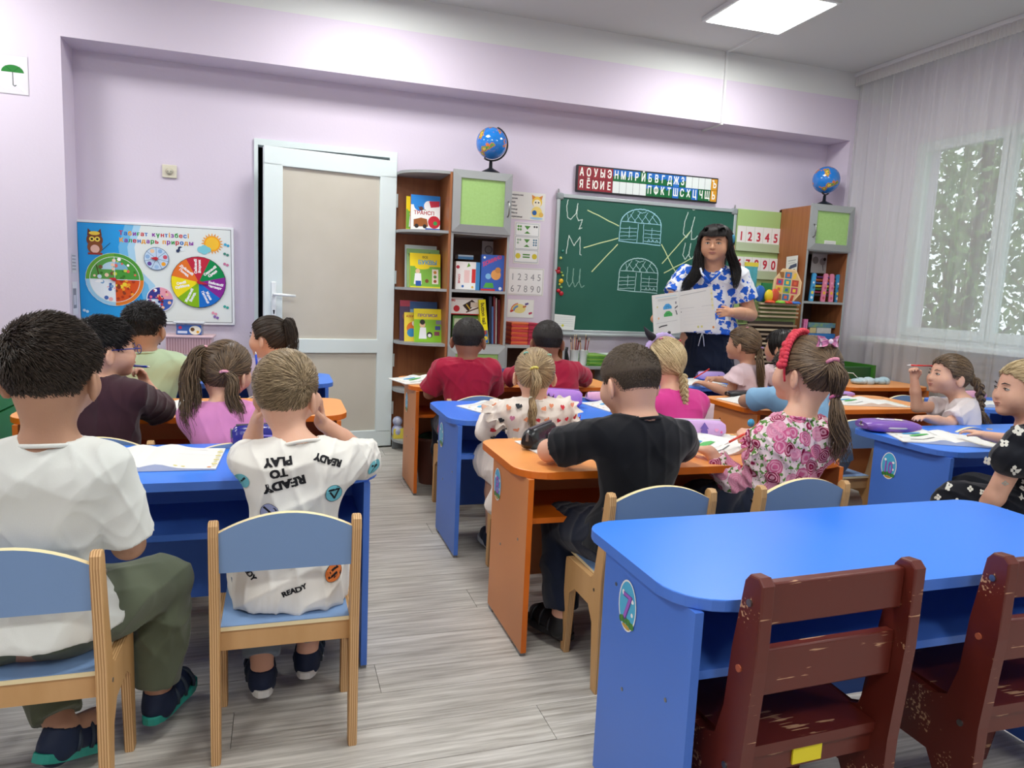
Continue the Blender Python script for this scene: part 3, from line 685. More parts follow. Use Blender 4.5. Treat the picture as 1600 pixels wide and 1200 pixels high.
def carcass(par, x0, x1, z1, shelves, yf=YF, wood=WOODIN):
    B().box(x0, x0+.016, yf+.004, YR, 0, z1).box(x0, x0+.016, yf, yf+.004, 0, z1, 1).build('side_panel', [WOOD, GREY], par)
    B().box(x1-.016, x1, yf+.004, YR, 0, z1).box(x1-.016, x1, yf, yf+.004, 0, z1, 1).build('side_panel', [WOOD, GREY], par)
    B().box(x0+.016, x1-.016, YR-.008, YR, 0, z1).build('back_panel', wood, par)
    for z in shelves: B().box(x0+.016, x1-.016, yf+.002, YR-.008, z-.018, z).build('shelf_board', GREY, par)
carcass(bk, 1.092, 1.50, 1.905, (.07, .765, 1.135, 1.52, 1.905))
cab_door(bk, 1.092, 1.50, 1.515, 1.92, YF, 1.475); cab_door(bk, 1.092, 1.50, .06, .755, YF, 1.475)
lc = thing('low_cabinet', 'low open cabinet beside the bookcase carrying the red and orange notebooks', 'cabinet', (0, 0, 0))
carcass(lc, 1.502, 1.95, .765, (.06, .4, .765))
B().box(1.53, 1.93, 4.82, 5.1, .4, .56).build('box_stack', mat('wood_box', '#b89468', .6, var=(9, .6)), lc)
lc2 = thing('low_counter', 'long low grey counter with open compartments under the chalkboard', 'cabinet', (0, 0, 0))
carcass(lc2, 1.955, 2.66, .62, (.05, .38, .62)); B().box(2.27, 2.286, YF, YR, 0, .6).build('divider', GREY, lc2); B().box(2.1, 2.27, 4.95, 4.97, .38, .6).build('inner_panel', WOOD, lc2)
carc3 = thing('low_counter', 'low grey counter behind the teacher', 'cabinet', (0, 0, 0)); carcass(carc3, 2.665, 3.42, .62, (.05, .38, .62))
B().box(3.03, 3.046, YF, YR, 0, .6).build('divider', GREY, carc3)
def item(name, b, m, lab, cat, grp=None, loc=(0, 0, 0), rot=(0, 0, 0)):
    o = b.build(name, m, None, loc, rot); return tag(o, lab, cat, grp)
# ---- books: slab with cover print
def book(x, y, z, w_, h_, th, cols, lab, draw, lean=8, rz=0, grp='picture books on the corner shelf', name='picture_book'):
    t = thing(name, lab, 'book', (x, y, z), R(rz), grp)
    c = B().box(0, w_, -.001, .001, 0, h_).box(0, w_, th-.001, th+.001, 0, h_).box(-.001, .002, -.001, th+.001, 0, h_); o = c.build('cover', mat('cover'+cols, cols, .3), t)
    p_ = B().box(.002, w_-.003, .001, th-.001, .003, h_-.003).build('pages', PAPER, t)
    p = Print(); draw(p, w_, h_); pr = p.build('cover_print', t, (0, -.0012, 0), WALLROT, .3)
    for q in (o, p_, pr):
        q.rotation_euler[0] += -R(lean)
    return t
def d_trans(p, w, h):
    p.rect(0, 0, w, h, '#f4f4f2').rect(0, h*.72, w, h, '#2c86d6').disc(w*.3, h*.72, .04, '#2c86d6').disc(w*.62, h*.7, .035, '#f4f4f2')
    p.poly([(w*.68, h*.66), (w*.98, h*.7), (w*.98, h*.86), (w*.62, h*.84)], '#c8324a').text('ТРАНСП', .02, h*.45, .034, '#b02a30', .03, sx=1)
    p.poly([(w*.1, h*.1), (w*.1, h*.3), (w*.35, h*.36), (w*.55, h*.33), (w*.6, h*.12)], '#9b5a2c').disc(w*.2, h*.12, .014, '#332a28').disc(w*.48, h*.12, .014, '#332a28').disc(w*.8, h*.25, .042, '#c62b3a').disc(w*.84, h*.22, .014, '#3c9a4b').rect(w*.5, 0, w, h*.07, '#2c55b5').disc(w*.35, h*.62, .014, '#6b2a30').line([(w*.25, h*.66), (w*.5, h*.58)], .005, '#553')
def d_green(p, w, h): p.rect(0, 0, w, h, '#9cc07d').rect(0, h*.85, w, h, '#86b06a').text('Математика', .01, h*.8, .026, '#3c5a35', .02, 6)
def d_yel1(p, w, h):
    p.rect(0, 0, w, h, '#7cb342').rect(0, h*.62, w, h, '#f4d81e').disc(w*.4, h*.6, .05, '#f4d81e', ry=.015).text('ВСЕ', w*.4, h*.86, .02, '#2a2c20', .03).text('БУКВЫ', w*.26, h*.68, .04, '#5aa7c9', .05, sx=.95)
    p.disc(w*.25, h*.48, .016, '#e8c39d').poly([(w*.12, h*.1), (w*.16, h*.42), (w*.36, h*.42), (w*.38, h*.1)], '#f3f3f3').rect(w*.18, h*.05, w*.36, h*.2, '#2a56a8').rect(w*.72, h*.12, w*.93, h*.55, '#e8dfd0')
    for i in range(3): p.disc(w*.82, h*(.2+.13*i), .011, ['#a04b35', '#5a8d3f', '#c5822d'][i])
    p.rect(0, 0, w, h*.04, '#e3dc3a').disc(w*.55, h*.2, .013, '#7b4a2a')
def d_yel2(p, w, h):
    p.rect(0, 0, w, h, '#8bc52f').rect(0, h*.68, w, h, '#f2e22a').text('ПРОПИСИ', w*.12, h*.76, .027, '#7a4a90', .04).disc(w*.28, h*.52, .02, '#e8c39d').disc(w*.28, h*.6, .018, '#2a2622').poly([(w*.15, h*.1), (w*.2, h*.44), (w*.4, h*.44), (w*.42, h*.1)], '#eef0f2').disc(w*.52, h*.22, .02, '#28282a').disc(w*.52, h*.2, .012, '#f0f0f0')
    for i in range(3): p.rect(w*(.68+.03*i), h*(.2+.17*i), w*(.86+.03*i), h*(.32+.17*i), ['#8a4a5a', '#4a5a9a', '#8a8a9a'][i])
def d_orange(p, w, h): p.rect(0, 0, w, h, '#f3d94a').disc(w*.5, h*.45, .045, '#e0762c').disc(w*.4, h*.3, .03, '#3d8ec4').disc(w*.6, h*.62, .02, '#f0f0e8').text('АЗБУКА', w*.1, h*.83, .02, '#b33', .03)
def d_pale(p, w, h): p.rect(0, 0, w, h, '#b7c3bd').rect(.01, .02, w-.01, h-.02, '#c6cfca')
def d_dark(p, w, h): p.rect(0, 0, w, h, '#5a4a66').disc(w*.4, h*.6, .03, '#9a6a5a').rect(0, h*.85, w, h, '#b84a5a')
def d_blue(p, w, h): p.rect(0, 0, w, h, '#8fb3cf').rect(0, h*.8, w, h, '#3d5f92').disc(w*.3, h*.5, .03, '#c94f45')
book(.845, 4.93, 1.521, .2, .235, .012, '#c9463c', 'upright picture book about transport with a blue and white cover on the top corner shelf', d_trans, 4)
book(.822, 4.975, 1.521, .15, .225, .01, '#b9a33c', 'yellow and green book edge behind the transport book', d_yel1, 3)
book(.825, 4.985, 1.136, .22, .29, .01, '#8a958f', 'tall pale grey book standing rearmost on the second corner shelf', d_pale, 6)
book(.835, 4.955, 1.136, .225, .265, .012, '#7ba05f', 'green exercise book behind the yellow one on the second corner shelf', d_green, 8)
book(.85, 4.92, 1.136, .21, .235, .01, '#e6c91c', 'yellow and green picture book in front on the second corner shelf', d_yel1, 8, name='picture_book')
book(.80, 4.99, .766, .12, .28, .012, '#4a3a55', 'dark purple book at the left end of the third corner shelf', d_dark, 6)
book(.87, 4.985, .766, .19, .275, .012, '#5c7fa6', 'blue book standing behind on the third corner shelf', d_blue, 6)
book(.825, 4.945, .766, .12, .2, .01, '#e3b93a', 'small orange and yellow book on the third corner shelf', d_orange, 8)
book(.885, 4.90, .766, .205, .23, .01, '#cfd22c', 'yellow and green picture book leaning in front on the third corner shelf', d_yel2, 10)
for i, (m_, z, w_, lab) in enumerate((('#c8742c', .431, .19, 'orange flat game box at the bottom of the small pile on the corner shelf'), ('#4f8a4a', .452, .17, 'green flat game box in the small pile on the corner shelf'), ('#d8b338', .472, .15, 'yellow card box on the small pile on the corner shelf'), ('#a98a5c', .508, .13, 'plain tan box topmost of the pile on the corner shelf'))):
    hh = (.02, .019, .035, .03)[i]
    o = item('game_box', B().box(0, w_, 0, .14, 0, hh, bev=.002), mat('gb%d' % i, m_, .4, var=(40, .6), h2=['#2a6b4a', '#20302a', '#8a3a2a', '#8a6a3a'][i]), lab, 'box', 'boxes piled on the corner shelf', (.86+.02*i, 4.86, z), (0, 0, R(-4+5*i)))
toy = thing('toy_figure', 'small white and blue toy on the lowest corner shelf', 'toy', (.80, 5.0, .076)); B().ball((0, 0, .12), .035).ball((0, 0, .05), (.04, .035, .05)).build('body', mat('toywhite', '#c9ccd6', .4, var=(20, .9), h2='#4a5aa0'), toy); B().box(-.03, .05, -.03, .03, 0, .07).build('yellow_box', mat('toyyellow', '#d9c64a', .5), toy)
# bookcase contents
def gbox(x, y, z, w_, h_, d, colr, lab, draw, rz=0, ry=0, name='game_box'):
    t = thing(name, lab, 'box', (x, y, z), R(rz), 'games in the bookcase'); t.rotation_euler[1] = R(ry)
    B().box(0, w_, 0, d, 0, h_, bev=.0015).build('carton', mat('carton'+colr, colr, .35), t)
    p = Print(); draw(p, w_, h_); p.build('front_print', t, (0, -.0004, 0), WALLROT, .3); return t
def g1(p, w, h):
    p.rect(.002, .002, w-.002, h-.002, '#f2f0ee').rect(w-.03, 0, w, h, '#4a90c9').rect(w*.35, h*.25, w*.58, h*.7, '#ecc9c6').rect(w*.66, h*.25, w*.82, h*.75, '#d43a3a').disc(.015, h*.8, .012, '#c03a4a').poly([(w*.45, h*.8), (w*.52, h*.97), (w*.6, h*.85)], '#6aa83f').disc(w*.3, h*.12, .009, '#3a6fb5').disc(w*.7, h*.1, .008, '#e0b23a').text('BINGO', .032, h*.22, .02, '#c8374a', .03, 90)
def g2(p, w, h):
    p.rect(0, 0, w, h, '#3e63b8').text('ДОМИНО', .012, h*.68, .034, '#d2486a', .05, 24, .9).disc(.02, h*.92, .008, '#fff').disc(w*.62, h*.45, .035, '#e0a05a').disc(w*.7, h*.58, .02, '#c98a4a').poly([(w*.1, h*.08), (w*.2, h*.22), (w*.5, h*.22), (w*.55, h*.08)], '#55a84a').rect(0, 0, w*.6, h*.05, '#c33').disc(w*.82, h*.07, .011, '#f4f4f4').disc(w*.3, h*.4, .02, '#7fb8e0')
def g3(p, w, h):
    p.rect(0, 0, w, h, '#f0eeea').rect(0, 0, w, .006, '#b22').disc(w*.2, h*.35, .022, '#c8323a').poly([(w*.38, h*.55), (w*.66, h*.9), (w*.8, h*.7), (w*.55, h*.2)], '#3a2a24').line([(w*.5, h*.6), (w*.6, h*.35)], .008, '#d9b53a').rect(w*.62, h*.45, w*.9, h*.75, '#ddd0c2').line([(w*.5, h*.15), (w*.95, h*.5)], .008, '#5a3a2a').text('BIG', .006, h*.78, .02, '#c33', .05)
def g4(p, w, h): p.rect(0, 0, w, h, '#efe21e').text('button nail', w*.28, h*.93, w*.78, '#1d1d1f', .03, -90, .92).rect(.002, .002, w-.002, h*.3, '#3b6fa8').disc(w*.5, h*.25, .015, '#b4493a').disc(w*.6, h*.12, .014, '#e9c53a').disc(w*.3, h*.1, .012, '#4aa05a')
gbox(1.15, 4.86, 1.136, .172, .19, .05, '#e9e9e9', 'white and blue boxed game on the upper open shelf of the bookcase', g1)
gbox(1.325, 4.84, 1.136, .168, .245, .05, '#31549f', 'tall blue boxed game with pink lettering on the upper open shelf', g2, -3)
gbox(1.19, 4.97, 1.3265+.02, .11, .03, .1, '#cfe0ee', 'small pale blue box lying on the white game', lambda p, w, h: p.rect(0, 0, w, h*.6, '#5f9bd0'))
gbox(1.12, 4.87, .965, .235, .115, .05, '#efecea', 'white and red boxed building game lying in the lower open shelf', g3)
gbox(1.15, 4.9, .766, .19, .19, .1, '#5f9a52', 'green box under the white building game', lambda p, w, h: p.rect(0, 0, w, h, '#6aa35a').rect(.01, .12, w-.01, .17, '#d9e4c8'))
gbox(1.352, 4.84, .767, .048, .305, .12, '#e8dc1c', 'tall yellow game box with black lettering beside the white building game', g4, 0, -7)
for i, (c_, hh, w_, lab) in enumerate((('#1f2a44', .33, .02, 'dark folder leaning next to the yellow box'), ('#4a6fa8', .26, .018, 'blue folder in the lower open shelf'), ('#7a2530', .33, .012, 'dark red folder in the lower open shelf'), ('#c9c4c0', .32, .008, 'thin white folder in the lower open shelf'), ('#6a1e26', .31, .016, 'maroon folder at the right side of the lower open shelf'))):
    item('folder', B().box(0, w_, 0, .2, 0, hh), mat('folder%d' % i, c_, .4), lab, 'folder', 'folders in the bookcase', (1.405+.0165*i, 4.86, .767), (0, R(-2), 0))
pp = Print().rect(0, 0, .1, .12, '#d9d6d2').disc(.05, .06, .03, '#8f8a8a').disc(.05, .06, .022, '#c9c5c0'); o = pp.build('card', None, (1.40, 5.12, 1.37), WALLROT); tag(o, 'grey printed card at the back of the upper open shelf', 'card')
for i in range(14):   # notebooks piled beside the bookcase
    z = .766+i*.0112; c_ = ['#c2452f', '#d0652f', '#b8323a'][i % 3]
    t = thing('notebook', 'red and orange notebook in the pile beside the bookcase', 'notebook', (1.56+.002*(i % 3), 4.84, z), R(-1+(i*37 % 5)*.6), 'notebooks piled beside the bookcase')
    B().box(0, .125, 0, .17, 0, .0105, bev=.001).build('left_notebook', mat('nbk'+c_, c_, .4), t); B().box(.128, .2, 0, .17, 0, .0105, bev=.001).build('right_notebook', mat('nbr', '#a82540', .4), t)
# brushes
for n_, (x, lab) in enumerate(((2.075, 'white cup full of paint brushes on the low counter'), (2.15, 'second white cup of brushes, right of the first'))):
    t = thing('brush_cup', lab, 'cup', (x, 4.9, .62), 0, 'cups of brushes')
    B().lathe([(.03, 0), (.034, .11), (.036, .112), (.033, .112), (.03, .005), (0, .005)]).build('cup', mat('cup_white', '#dfe5e4', .3), t)
    for i in range(9 - 3*n_):
        a = i*2.4; q = thing('paint_brush', 'paint brush standing in the %s cup' % ('left' if n_ == 0 else 'right'), 'brush', (x+.012*cos(a), 4.9+.012*sin(a), .63), 0, 'brushes in the %s cup' % ('left' if n_ == 0 else 'right'))
        e = (.022*cos(a), .02*sin(a), .16+.012*(i % 4)); B().tube([(0, 0, 0), e], [.0025, .003], 6).build('handle', mat('brushwood%d' % (i % 3), ['#6a3a22', '#b98a55', '#7a1f22'][i % 3], .5), q)
        B().tube([e, (e[0]*1.15, e[1]*1.15, e[2]+.02)], [.0045, .0015], 6).build('bristles', mat('bristle%d' % (i % 2), ['#2c2420', '#cdbb9a'][i % 2], .8), q)
for i in range(10):
    if i < 6: item('magazine', B().box(-.07, .07, -.1, .1, 0, .013, bev=.003), mat('mag%d' % (i % 2), ['#4f8f2c', '#78a83c'][i % 2], .4), 'green magazine in the pile right of the brush cups', 'magazine', 'green magazines on the counter', (2.235, 4.93, .621+.0135*i), (0, 0, R((i*53 % 9)-4)))
for i in range(9):
    item('workbook', B().box(-.1, .1, -.12, .12, 0, .008, bev=.003), mat('wbk%d' % (i % 2), ['#cfe0d2', '#a9c9b2'][i % 2], .5), 'pale green workbook in the wide pile on the counter', 'book', 'pale workbooks piled on the counter', (2.42+.012*(i % 3), 4.93, .621+.009*i), (R(0), 0, R((i*41 % 11)-5)))
item('black_vase', B().lathe([(.03, 0), (.045, .04), (.03, .1), (.034, .13), (.0, .13)]), BLACK, 'black round pot on the counter behind the head of the right boy in red', 'pot', None, (1.99, 4.9, .62))
# ================================================================ globes
def globe(x, y, z, lab, rz):
    t = thing('globe', lab, 'globe', (x, y, z), R(rz), 'desk globes on the cabinets'); r = .105; zc = .225
    B().lathe([(0, 0), (.078, 0), (.076, .018), (.062, .036), (.03, .052), (.013, .062), (.011, .105), (0, .105)]).build('base', BLACK, t)
    m = bpy.data.materials.get('globe_map')
    if not m:
        m = mat('globe_map', '#1f7fd0', .12, .6, coat=.5); L = m.node_tree.links; p = m.node_tree.nodes['Principled BSDF']
        tc = nd(m, 'ShaderNodeTexCoord'); no = nd(m, 'ShaderNodeTexNoise'); no.inputs['Scale'].default_value = 11; no.inputs['Detail'].default_value = 4; L.new(tc.outputs['Object'], no.inputs[0])
        cr_ = nd(m, 'ShaderNodeValToRGB'); e = cr_.color_ramp.elements; cr_.color_ramp.interpolation = 'CONSTANT'; e[0].color = lin('#1c7bd2'); e[1].position = .57; e[1].color = lin('#e07a3a')
        for ps, c_ in ((.6, '#5a9a4a'), (.64, '#e9b84a'), (.69, '#c9553a')): q = e.new(ps); q.color = lin(c_)
        L.new(no.outputs[0], cr_.inputs[0]); L.new(cr_.outputs[0], p.inputs['Base Color'])
    B().ball((0, 0, zc), r, 0, 40, 28).build('sphere', m, t)
    A = [(.0+1.09*r*sin(R(a)), 0, zc+1.09*r*cos(R(a))) for a in range(20, 211, 8)]
    b = B(); b.tube(A, .006, 8); b.tube([A[0], (A[0][0]*.9, 0, zc+(A[0][2]-zc)*.9)], .004, 6).tube([A[-1], (A[-1][0]*.9, 0, zc+(A[-1][2]-zc)*.9)], .004, 6); b.build('meridian_arm', BLACK, t)
    return t
globe(1.375, 4.885, 1.905, 'blue desk globe on top of the left bookcase', 0)
globe(4.16, 4.885, 1.905, 'blue desk globe on the cabinet in the right corner', 25)
# ================================================================ wall pieces
def panel(name, lab, cat, x, z, w_, h_, th=.004, y=YW, grp=None):
    return thing(name, lab, cat, (x, y-th-.0005, z), 0, grp)
# socket
t = thing('wall_socket', 'cream double-pin wall socket on the lilac wall above the nature calendar', 'socket', (-.658, YW, 1.795))
B().box(-.042, .042, -.012, 0, -.04, .04, bev=.003).build('plate', mat('socket', '#d8d2bd', .4), t); B().lathe([(0, .0), (.02, 0), (.022, .006), (.0, .006)]).build('insert', mat('socket2', '#c9c3ae', .4), t, (0, -.012, 0), (R(90), 0, 0))
B().cyl((-.009, -.0186, 0), (-.009, -.012, 0), .003, n=8).cyl((.009, -.0186, 0), (.009, -.012, 0), .003, n=8).build('pin_hole', BLACK, t)
# umbrella card
t = thing('umbrella_card', 'clear sleeve with a green umbrella picture on the left pilaster', 'card', (-1.42, YB-.003, 2.22)); p = Print()
p.rect(-.075, -.105, .075, .105, '#cfcbd2').rect(-.071, -.101, .071, .101, '#dad7dc').disc(.0, .012, .055, '#2b7a35', a0=0, a1=180, ry=.04).line([(0, .01), (0, -.055), (.008, -.062), (.016, -.055)], .004, '#233').line([(-.035, .045), (0, .012)], .002, '#1d5a27').line([(.035, .045), (0, .012)], .002, '#1d5a27')
p.line([(-.06, -.06), (-.03, -.08)], .01, '#efeff2').line([(.02, -.05), (.06, -.09)], .012, '#eeeef2'); p.build('picture', t, (0, 0, 0), WALLROT, .2)
# switch + paper on the pilaster side
t = thing('wall_notice', 'small grey printed notice on the side of the left pilaster', 'notice', (-1.179, 5.02, .98)); Print().rect(-.06, -.1, .06, .1, '#e2dfe6').rect(-.045, -.06, .03, .06, '#8d8a94').rect(-.03, -.04, .02, .02, '#d8d5de').build('sheet', t, (.001, 0, 0), (R(90), 0, R(90)))
t = thing('wall_notice', 'tiny striped note above the grey notice on the pilaster side', 'notice', (-1.179, 5.02, 1.19)); pq = Print().rect(-.05, -.055, .05, .055, '#dad6de'); [pq.rect(-.04, -.04+.02*i, .04, -.03+.02*i, '#a7a3b0') for i in range(5)]; pq.build('sheet', t, (.001, 0, 0), (R(90), 0, R(90)))
# nature calendar
cw, ch = .915, .635
t = thing('nature_calendar', 'large colourful nature calendar board with spinning dials on the left wall', 'board', (-1.19, YW-.025, .825), 0); t.rotation_euler = (0, R(-.6), 0)
B().box(0, cw, 0, .024, 0, ch, bev=.003).build('board', mat('board_white', '#e9ebee', .3), t)
p = Print(); p.rect(.015, .015, cw-.015, ch-.015, '#2a2f38').rect(.018, .018, cw-.018, ch-.018, '#e3e9e6')
sw = [(.018, .018), (.42, .018), (.47, .12), (.44, .25), (.34, .36), (.33, .48), (.37, ch-.018), (.018, ch-.018)]
for k, (c_, dx) in enumerate((('#a9d3ec', .0), ('#6fb8e4', -.04), ('#2a9be0', -.09))): p.poly([(x+(dx if x > .1 else 0), y) for x, y in sw], c_)
cols = ['#c8323c', '#e8a02c', '#3a9a4a', '#2f6fc0', '#8a3aa0']
for row, (tx, yy2, sz) in enumerate((('Табиғат күнтізбесі', .553, .037), ('Календарь природы', .51, .037))):
    x = .245
    for i, ch_ in enumerate(tx):
        if ch_ == ' ': x += .018; continue
        v, _f2 = glyphs(ch_, .05); wd = (v[:, 0].max())*sz
        p.text(ch_, x, yy2, sz, cols[(i*3+row) % 5], .05); x += wd+.0042
p.disc(.785, .525, .05, '#f4a521').disc(.785, .525, .04, '#f7c23a')
for k in range(20): a = k*18; p.poly([(.785+.052*cos(R(a-6)), .525+.052*sin(R(a-6))), (.785+.068*cos(R(a)), .525+.068*sin(R(a))), (.785+.052*cos(R(a+6)), .525+.052*sin(R(a+6)))], '#efa02a')
for dx, dy, r_ in ((0, 0, .02), (.022, .008, .022), (.045, 0, .018), (.022, -.006, .024)): p.disc(.715+dx, .485+dy, r_, '#7fcbd6')
# owl (plain) and small birds
p.disc(.11, .515, .045, '#7a4226').disc(.11, .47, .042, '#8a4f2d').disc(.11, .46, .025, '#e9b9a8').poly([(.07, .54), (.075, .585), (.1, .556)], '#6a3820').poly([(.15, .54), (.145, .585), (.12, .556)], '#6a3820').disc(.11, .556, .03, '#f0cd4a', ry=.012).disc(.095, .52, .015, '#f6d95a').disc(.125, .52, .015, '#f6d95a').disc(.095, .52, .007, '#1c1c1c').disc(.125, .52, .007, '#1c1c1c').line([(.15, .455), (.195, .5)], .003, '#333').rect(.07, .425, .15, .437, '#9a3a30')
p.disc(.595, .485, .014, '#2a3a5a').disc(.605, .48, .012, '#e6eef2').disc(.58, .47, .01, '#2a3a5a')
for x, y, c_ in ((.872, .52, '#3aa5c9'), (.868, .46, '#4a8a7a'), (.866, .395, '#c9789a'), (.862, .118, '#3aa59a'), (.80, .05, '#8a6ab0'), (.79, .075, '#e79ab0'), (.045, .075, '#bfe0f2')): p.disc(x-.008, y+.004, .009, c_, 10).disc(x+.009, y-.003, .009, c_, 10)
# big season dial
sx_, sy_, r_ = .215, .275, .165
p.disc(sx_, sy_, r_, '#e8efe4')
for a0, c_ in ((90, '#6aa83a'), (0, '#4f9a3a'), (270, '#e07b2a'), (180, '#9fd0ec')): p.ring(sx_, sy_, r_*.86, r_*.985, c_, 14, a0, a0+90)
for a0, c_, c2 in ((90, '#b9d8e8', '#5ba04a'), (0, '#7fb4cf', '#4a9a3c'), (180, '#cfe3f2', '#eef4f8'), (270, '#f0c050', '#d9541e')):
    p.disc(sx_, sy_, r_*.84, c2, 16, a0=a0, a1=a0+90); 
    if a0 < 180: p.disc(sx_, sy_+.062, r_*.45, c_, 16, ry=.05, a0=0 if a0 == 0 else 90, a1=90 if a0 == 0 else 180)
rr = random.Random(3)
for k in range(60):
    a = rr.random()*360; q = (.2+.6*rr.random())*r_; x, y = sx_+q*cos(R(a)), sy_+q*sin(R(a)); c_ = rr.choice([['#3c7a2a', '#c9d94a', '#e06a5a', '#fff'], ['#7a5a3a', '#cde6f2', '#3c7a2a', '#f2d0b0'], ['#fff', '#7fa8d0', '#4a6ab0', '#f0b0b0'], ['#b33a1e', '#f2d23a', '#8a3a1e', '#f2a02a']][int(a//90)]); p.disc(x, y, .004+.009*rr.random(), c_, 8)
p.line([(sx_-.1, sy_+.085), (sx_-.09, sy_+.03)], .005, '#5a3a28').line([(sx_, sy_-r_*.84), (sx_, sy_+r_*.84)], .003, '#eef').line([(sx_-r_*.84, sy_), (sx_+r_*.84, sy_)], .003, '#eef')
# weather dial
wx, wy, wr_ = .455, .415, .072
p.disc(wx, wy, wr_, '#3f5f8a').disc(wx, wy, wr_*.96, '#c3d9ee')
for k in range(7): a = 90+k*360/7; p.line([(wx, wy), (wx+wr_*cos(R(a)), wy+wr_*sin(R(a)))], .002, '#3f5f8a'); b_ = a+25.7; p.disc(wx+.052*cos(R(b_)), wy+.052*sin(R(b_)), .013, ['#f0c9a0', '#8fb4dc', '#6a4a9a', '#9fc0e4', '#f2a52a', '#d0556a', '#8fb4dc'][k], 10)
# day-part dial
px_, py_, pr_ = .47, .16, .08
p.disc(px_, py_, pr_, '#e9e4ea')
for a0, c_ in ((90, '#3a3a8a'), (0, '#e9a0b0'), (180, '#c9d9ea'), (270, '#3f5fb0')): p.disc(px_, py_, pr_*.93, c_, 12, a0=a0, a1=a0+90)
for k in range(26): a = rr.random()*6.28; q = rr.random()**.5*pr_*.85; p.disc(px_+q*cos(a), py_+q*sin(a), .005+.007*rr.random(), rr.choice(['#c8323c', '#fff', '#7a2a3a', '#2a3a8a', '#f2c0a0', '#e06a8a']), 8)
# weekday wheel
qx, qy, qr = .70, .275, .165
p.disc(qx, qy, qr, '#1f2b3a')
for k, c_ in enumerate(('#0a8a4a', '#c22a40', '#e8762a', '#f4e01e', '#86b81c', '#1d6fc9', '#8a2a92')):
    a = 13+k*360/7; p.disc(qx, qy, qr*.98, c_, 14, a0=a, a1=a+360/7)
    m_ = a+360/14; n1, n2 = [('Сәрсенбі', 'Среда'), ('Сейсенбі', 'Вторник'), ('Дүйсенбі', 'Понед.'), ('Сенбі', 'Суббота'), ('Жексенбі', 'Воскр.'), ('Жұма', 'Пятница'), ('Бейсенбі', 'Четверг')][k]
    rot = m_ if -91 < ((m_+180) % 360)-180 <= 91 else m_+180
    for tx, o_ in ((n1, .009), (n2, -.014)):
        cxx, cyy = qx+qr*.62*cos(R(m_)), qy+qr*.62*sin(R(m_)); v, _x = glyphs(tx, .06); w2 = v[:, 0].max()*.021/2
        p.text(tx, cxx-w2*cos(R(rot))-o_*sin(R(rot))*1, cyy-w2*sin(R(rot))+o_*cos(R(rot)), .021, '#f4f4f4', .06, rot)
p.build('printed_face', t, (0, -.0005, 0), WALLROT, .25)
for cx_, cy_, L_, a in ((sx_, sy_, .035, 165), (wx, wy, .035, 175), (px_, py_, .03, 100), (qx, qy, .06, -12)):
    d = R(a); v = [(cx_+.012*cos(d+1.57), cy_+.012*sin(d+1.57)), (cx_+L_*cos(d), cy_+L_*sin(d)), (cx_+.012*cos(d-1.57), cy_+.012*sin(d-1.57)), (cx_-.014*cos(d), cy_-.014*sin(d))]
    B().prism([(a_, b2_) for a_, b2_ in v], -.013, -.017, 'y').cyl((cx_, -.0, cy_), (cx_, -.02, cy_), .007, n=12).build('pointer', mat('red_plastic', '#c22430', .3), t)
# alphabet board
aw, ah = 1.215, .195
t = thing('alphabet_board', 'long alphabet board with red, blue, green and white letter cells above the chalkboard', 'board', (2.11, YW-.03, 1.9)); t.rotation_euler = (0, R(-.2), 0)
B().box(0, aw, 0, .028, 0, ah, bev=.003).build('board', mat('board_black', '#17181c', .4), t); p = Print()
c_ = (aw-.02)/21; r2 = (ah-.02)/2
top = 'АОУЫЭНМЛРЙБВГДЖЗ    Ъ'; bot = 'ЯЁЮИЕ     ПФКТШСХЦЧЩЬ'
for i in range(21):
    for j, s_ in ((1, top), (0, bot)):
        x, y = .01+i*c_, .01+j*r2; L_ = s_[i]; full = lambda h_: p.rect(x+.001, y+.001, x+c_-.001, y+r2-.001, h_)
        if i == 20: full('#d99a2c')
        elif L_ == ' ': full('#dfe6e3')
        elif i < 5: full('#93303a')
        elif j == 1:
            full('#1f6a3c') if L_ == 'Й' else full('#2b70c4'); 
            if L_ not in 'ЙЖ': p.poly([(x+.001, y+.001), (x+c_-.001, y+.001), (x+c_-.001, y+r2*.6), (x+.001, y+r2*.42)], '#1f6a3c')
        else:
            full('#2b70c4') if L_ in 'ШЦ' else full('#1f6a3c')
            if L_ in 'ПФКТСХ': p.poly([(x+.001, y+r2-.001), (x+.001, y+r2*.62), (x+c_-.001, y+r2*.8), (x+c_-.001, y+r2-.001)], '#2b70c4')
        if L_ != ' ': p.text(L_, x+c_/2, y+.019, .08, '#f2f2ea', .035, align='c', sx=.62)
p.build('letter_cells', t, (0, -.0005, 0), WALLROT, .35)
# ---------------------------------------------------------------- chalkboard
kw, kh = 1.555, 1.035; bx, bz = 1.965, .838
t = thing('chalkboard', 'green chalkboard in a silver frame with chalk yurts and Cyrillic letters', 'chalkboard', (bx, YW-.035, bz)); t.rotation_euler = (0, 0, 0)
ck = mat('chalk_green', '#24584a', .55, .3, var=(2.2, .8), h2='#2c6152'); AL = mat('alu', '#b4bcbd', .35, .5, metal=.4)
B().box(.02, kw-.02, .008, .03, .02, kh-.02).build('writing_surface', ck, t)
for b_ in (B().box(0, kw, 0, .034, 0, .028, bev=.004), B().box(0, kw, 0, .034, kh-.028, kh, bev=.004), B().box(0, .024, 0, .034, .02, kh-.02, bev=.004), B().box(kw-.024, kw, 0, .034, .02, kh-.02, bev=.004)): b_.build('frame_bar', AL, t)
for x in (0, kw):
    for z in (0, kh): B().box(x-.006 if x == 0 else x-.05, x+.05 if x == 0 else x+.006, -.005, .036, z-.006 if z == 0 else z-.045, z+.045 if z == 0 else z+.006, bev=.012).build('corner_cap', mat('corner', '#8f9799', .4), t)
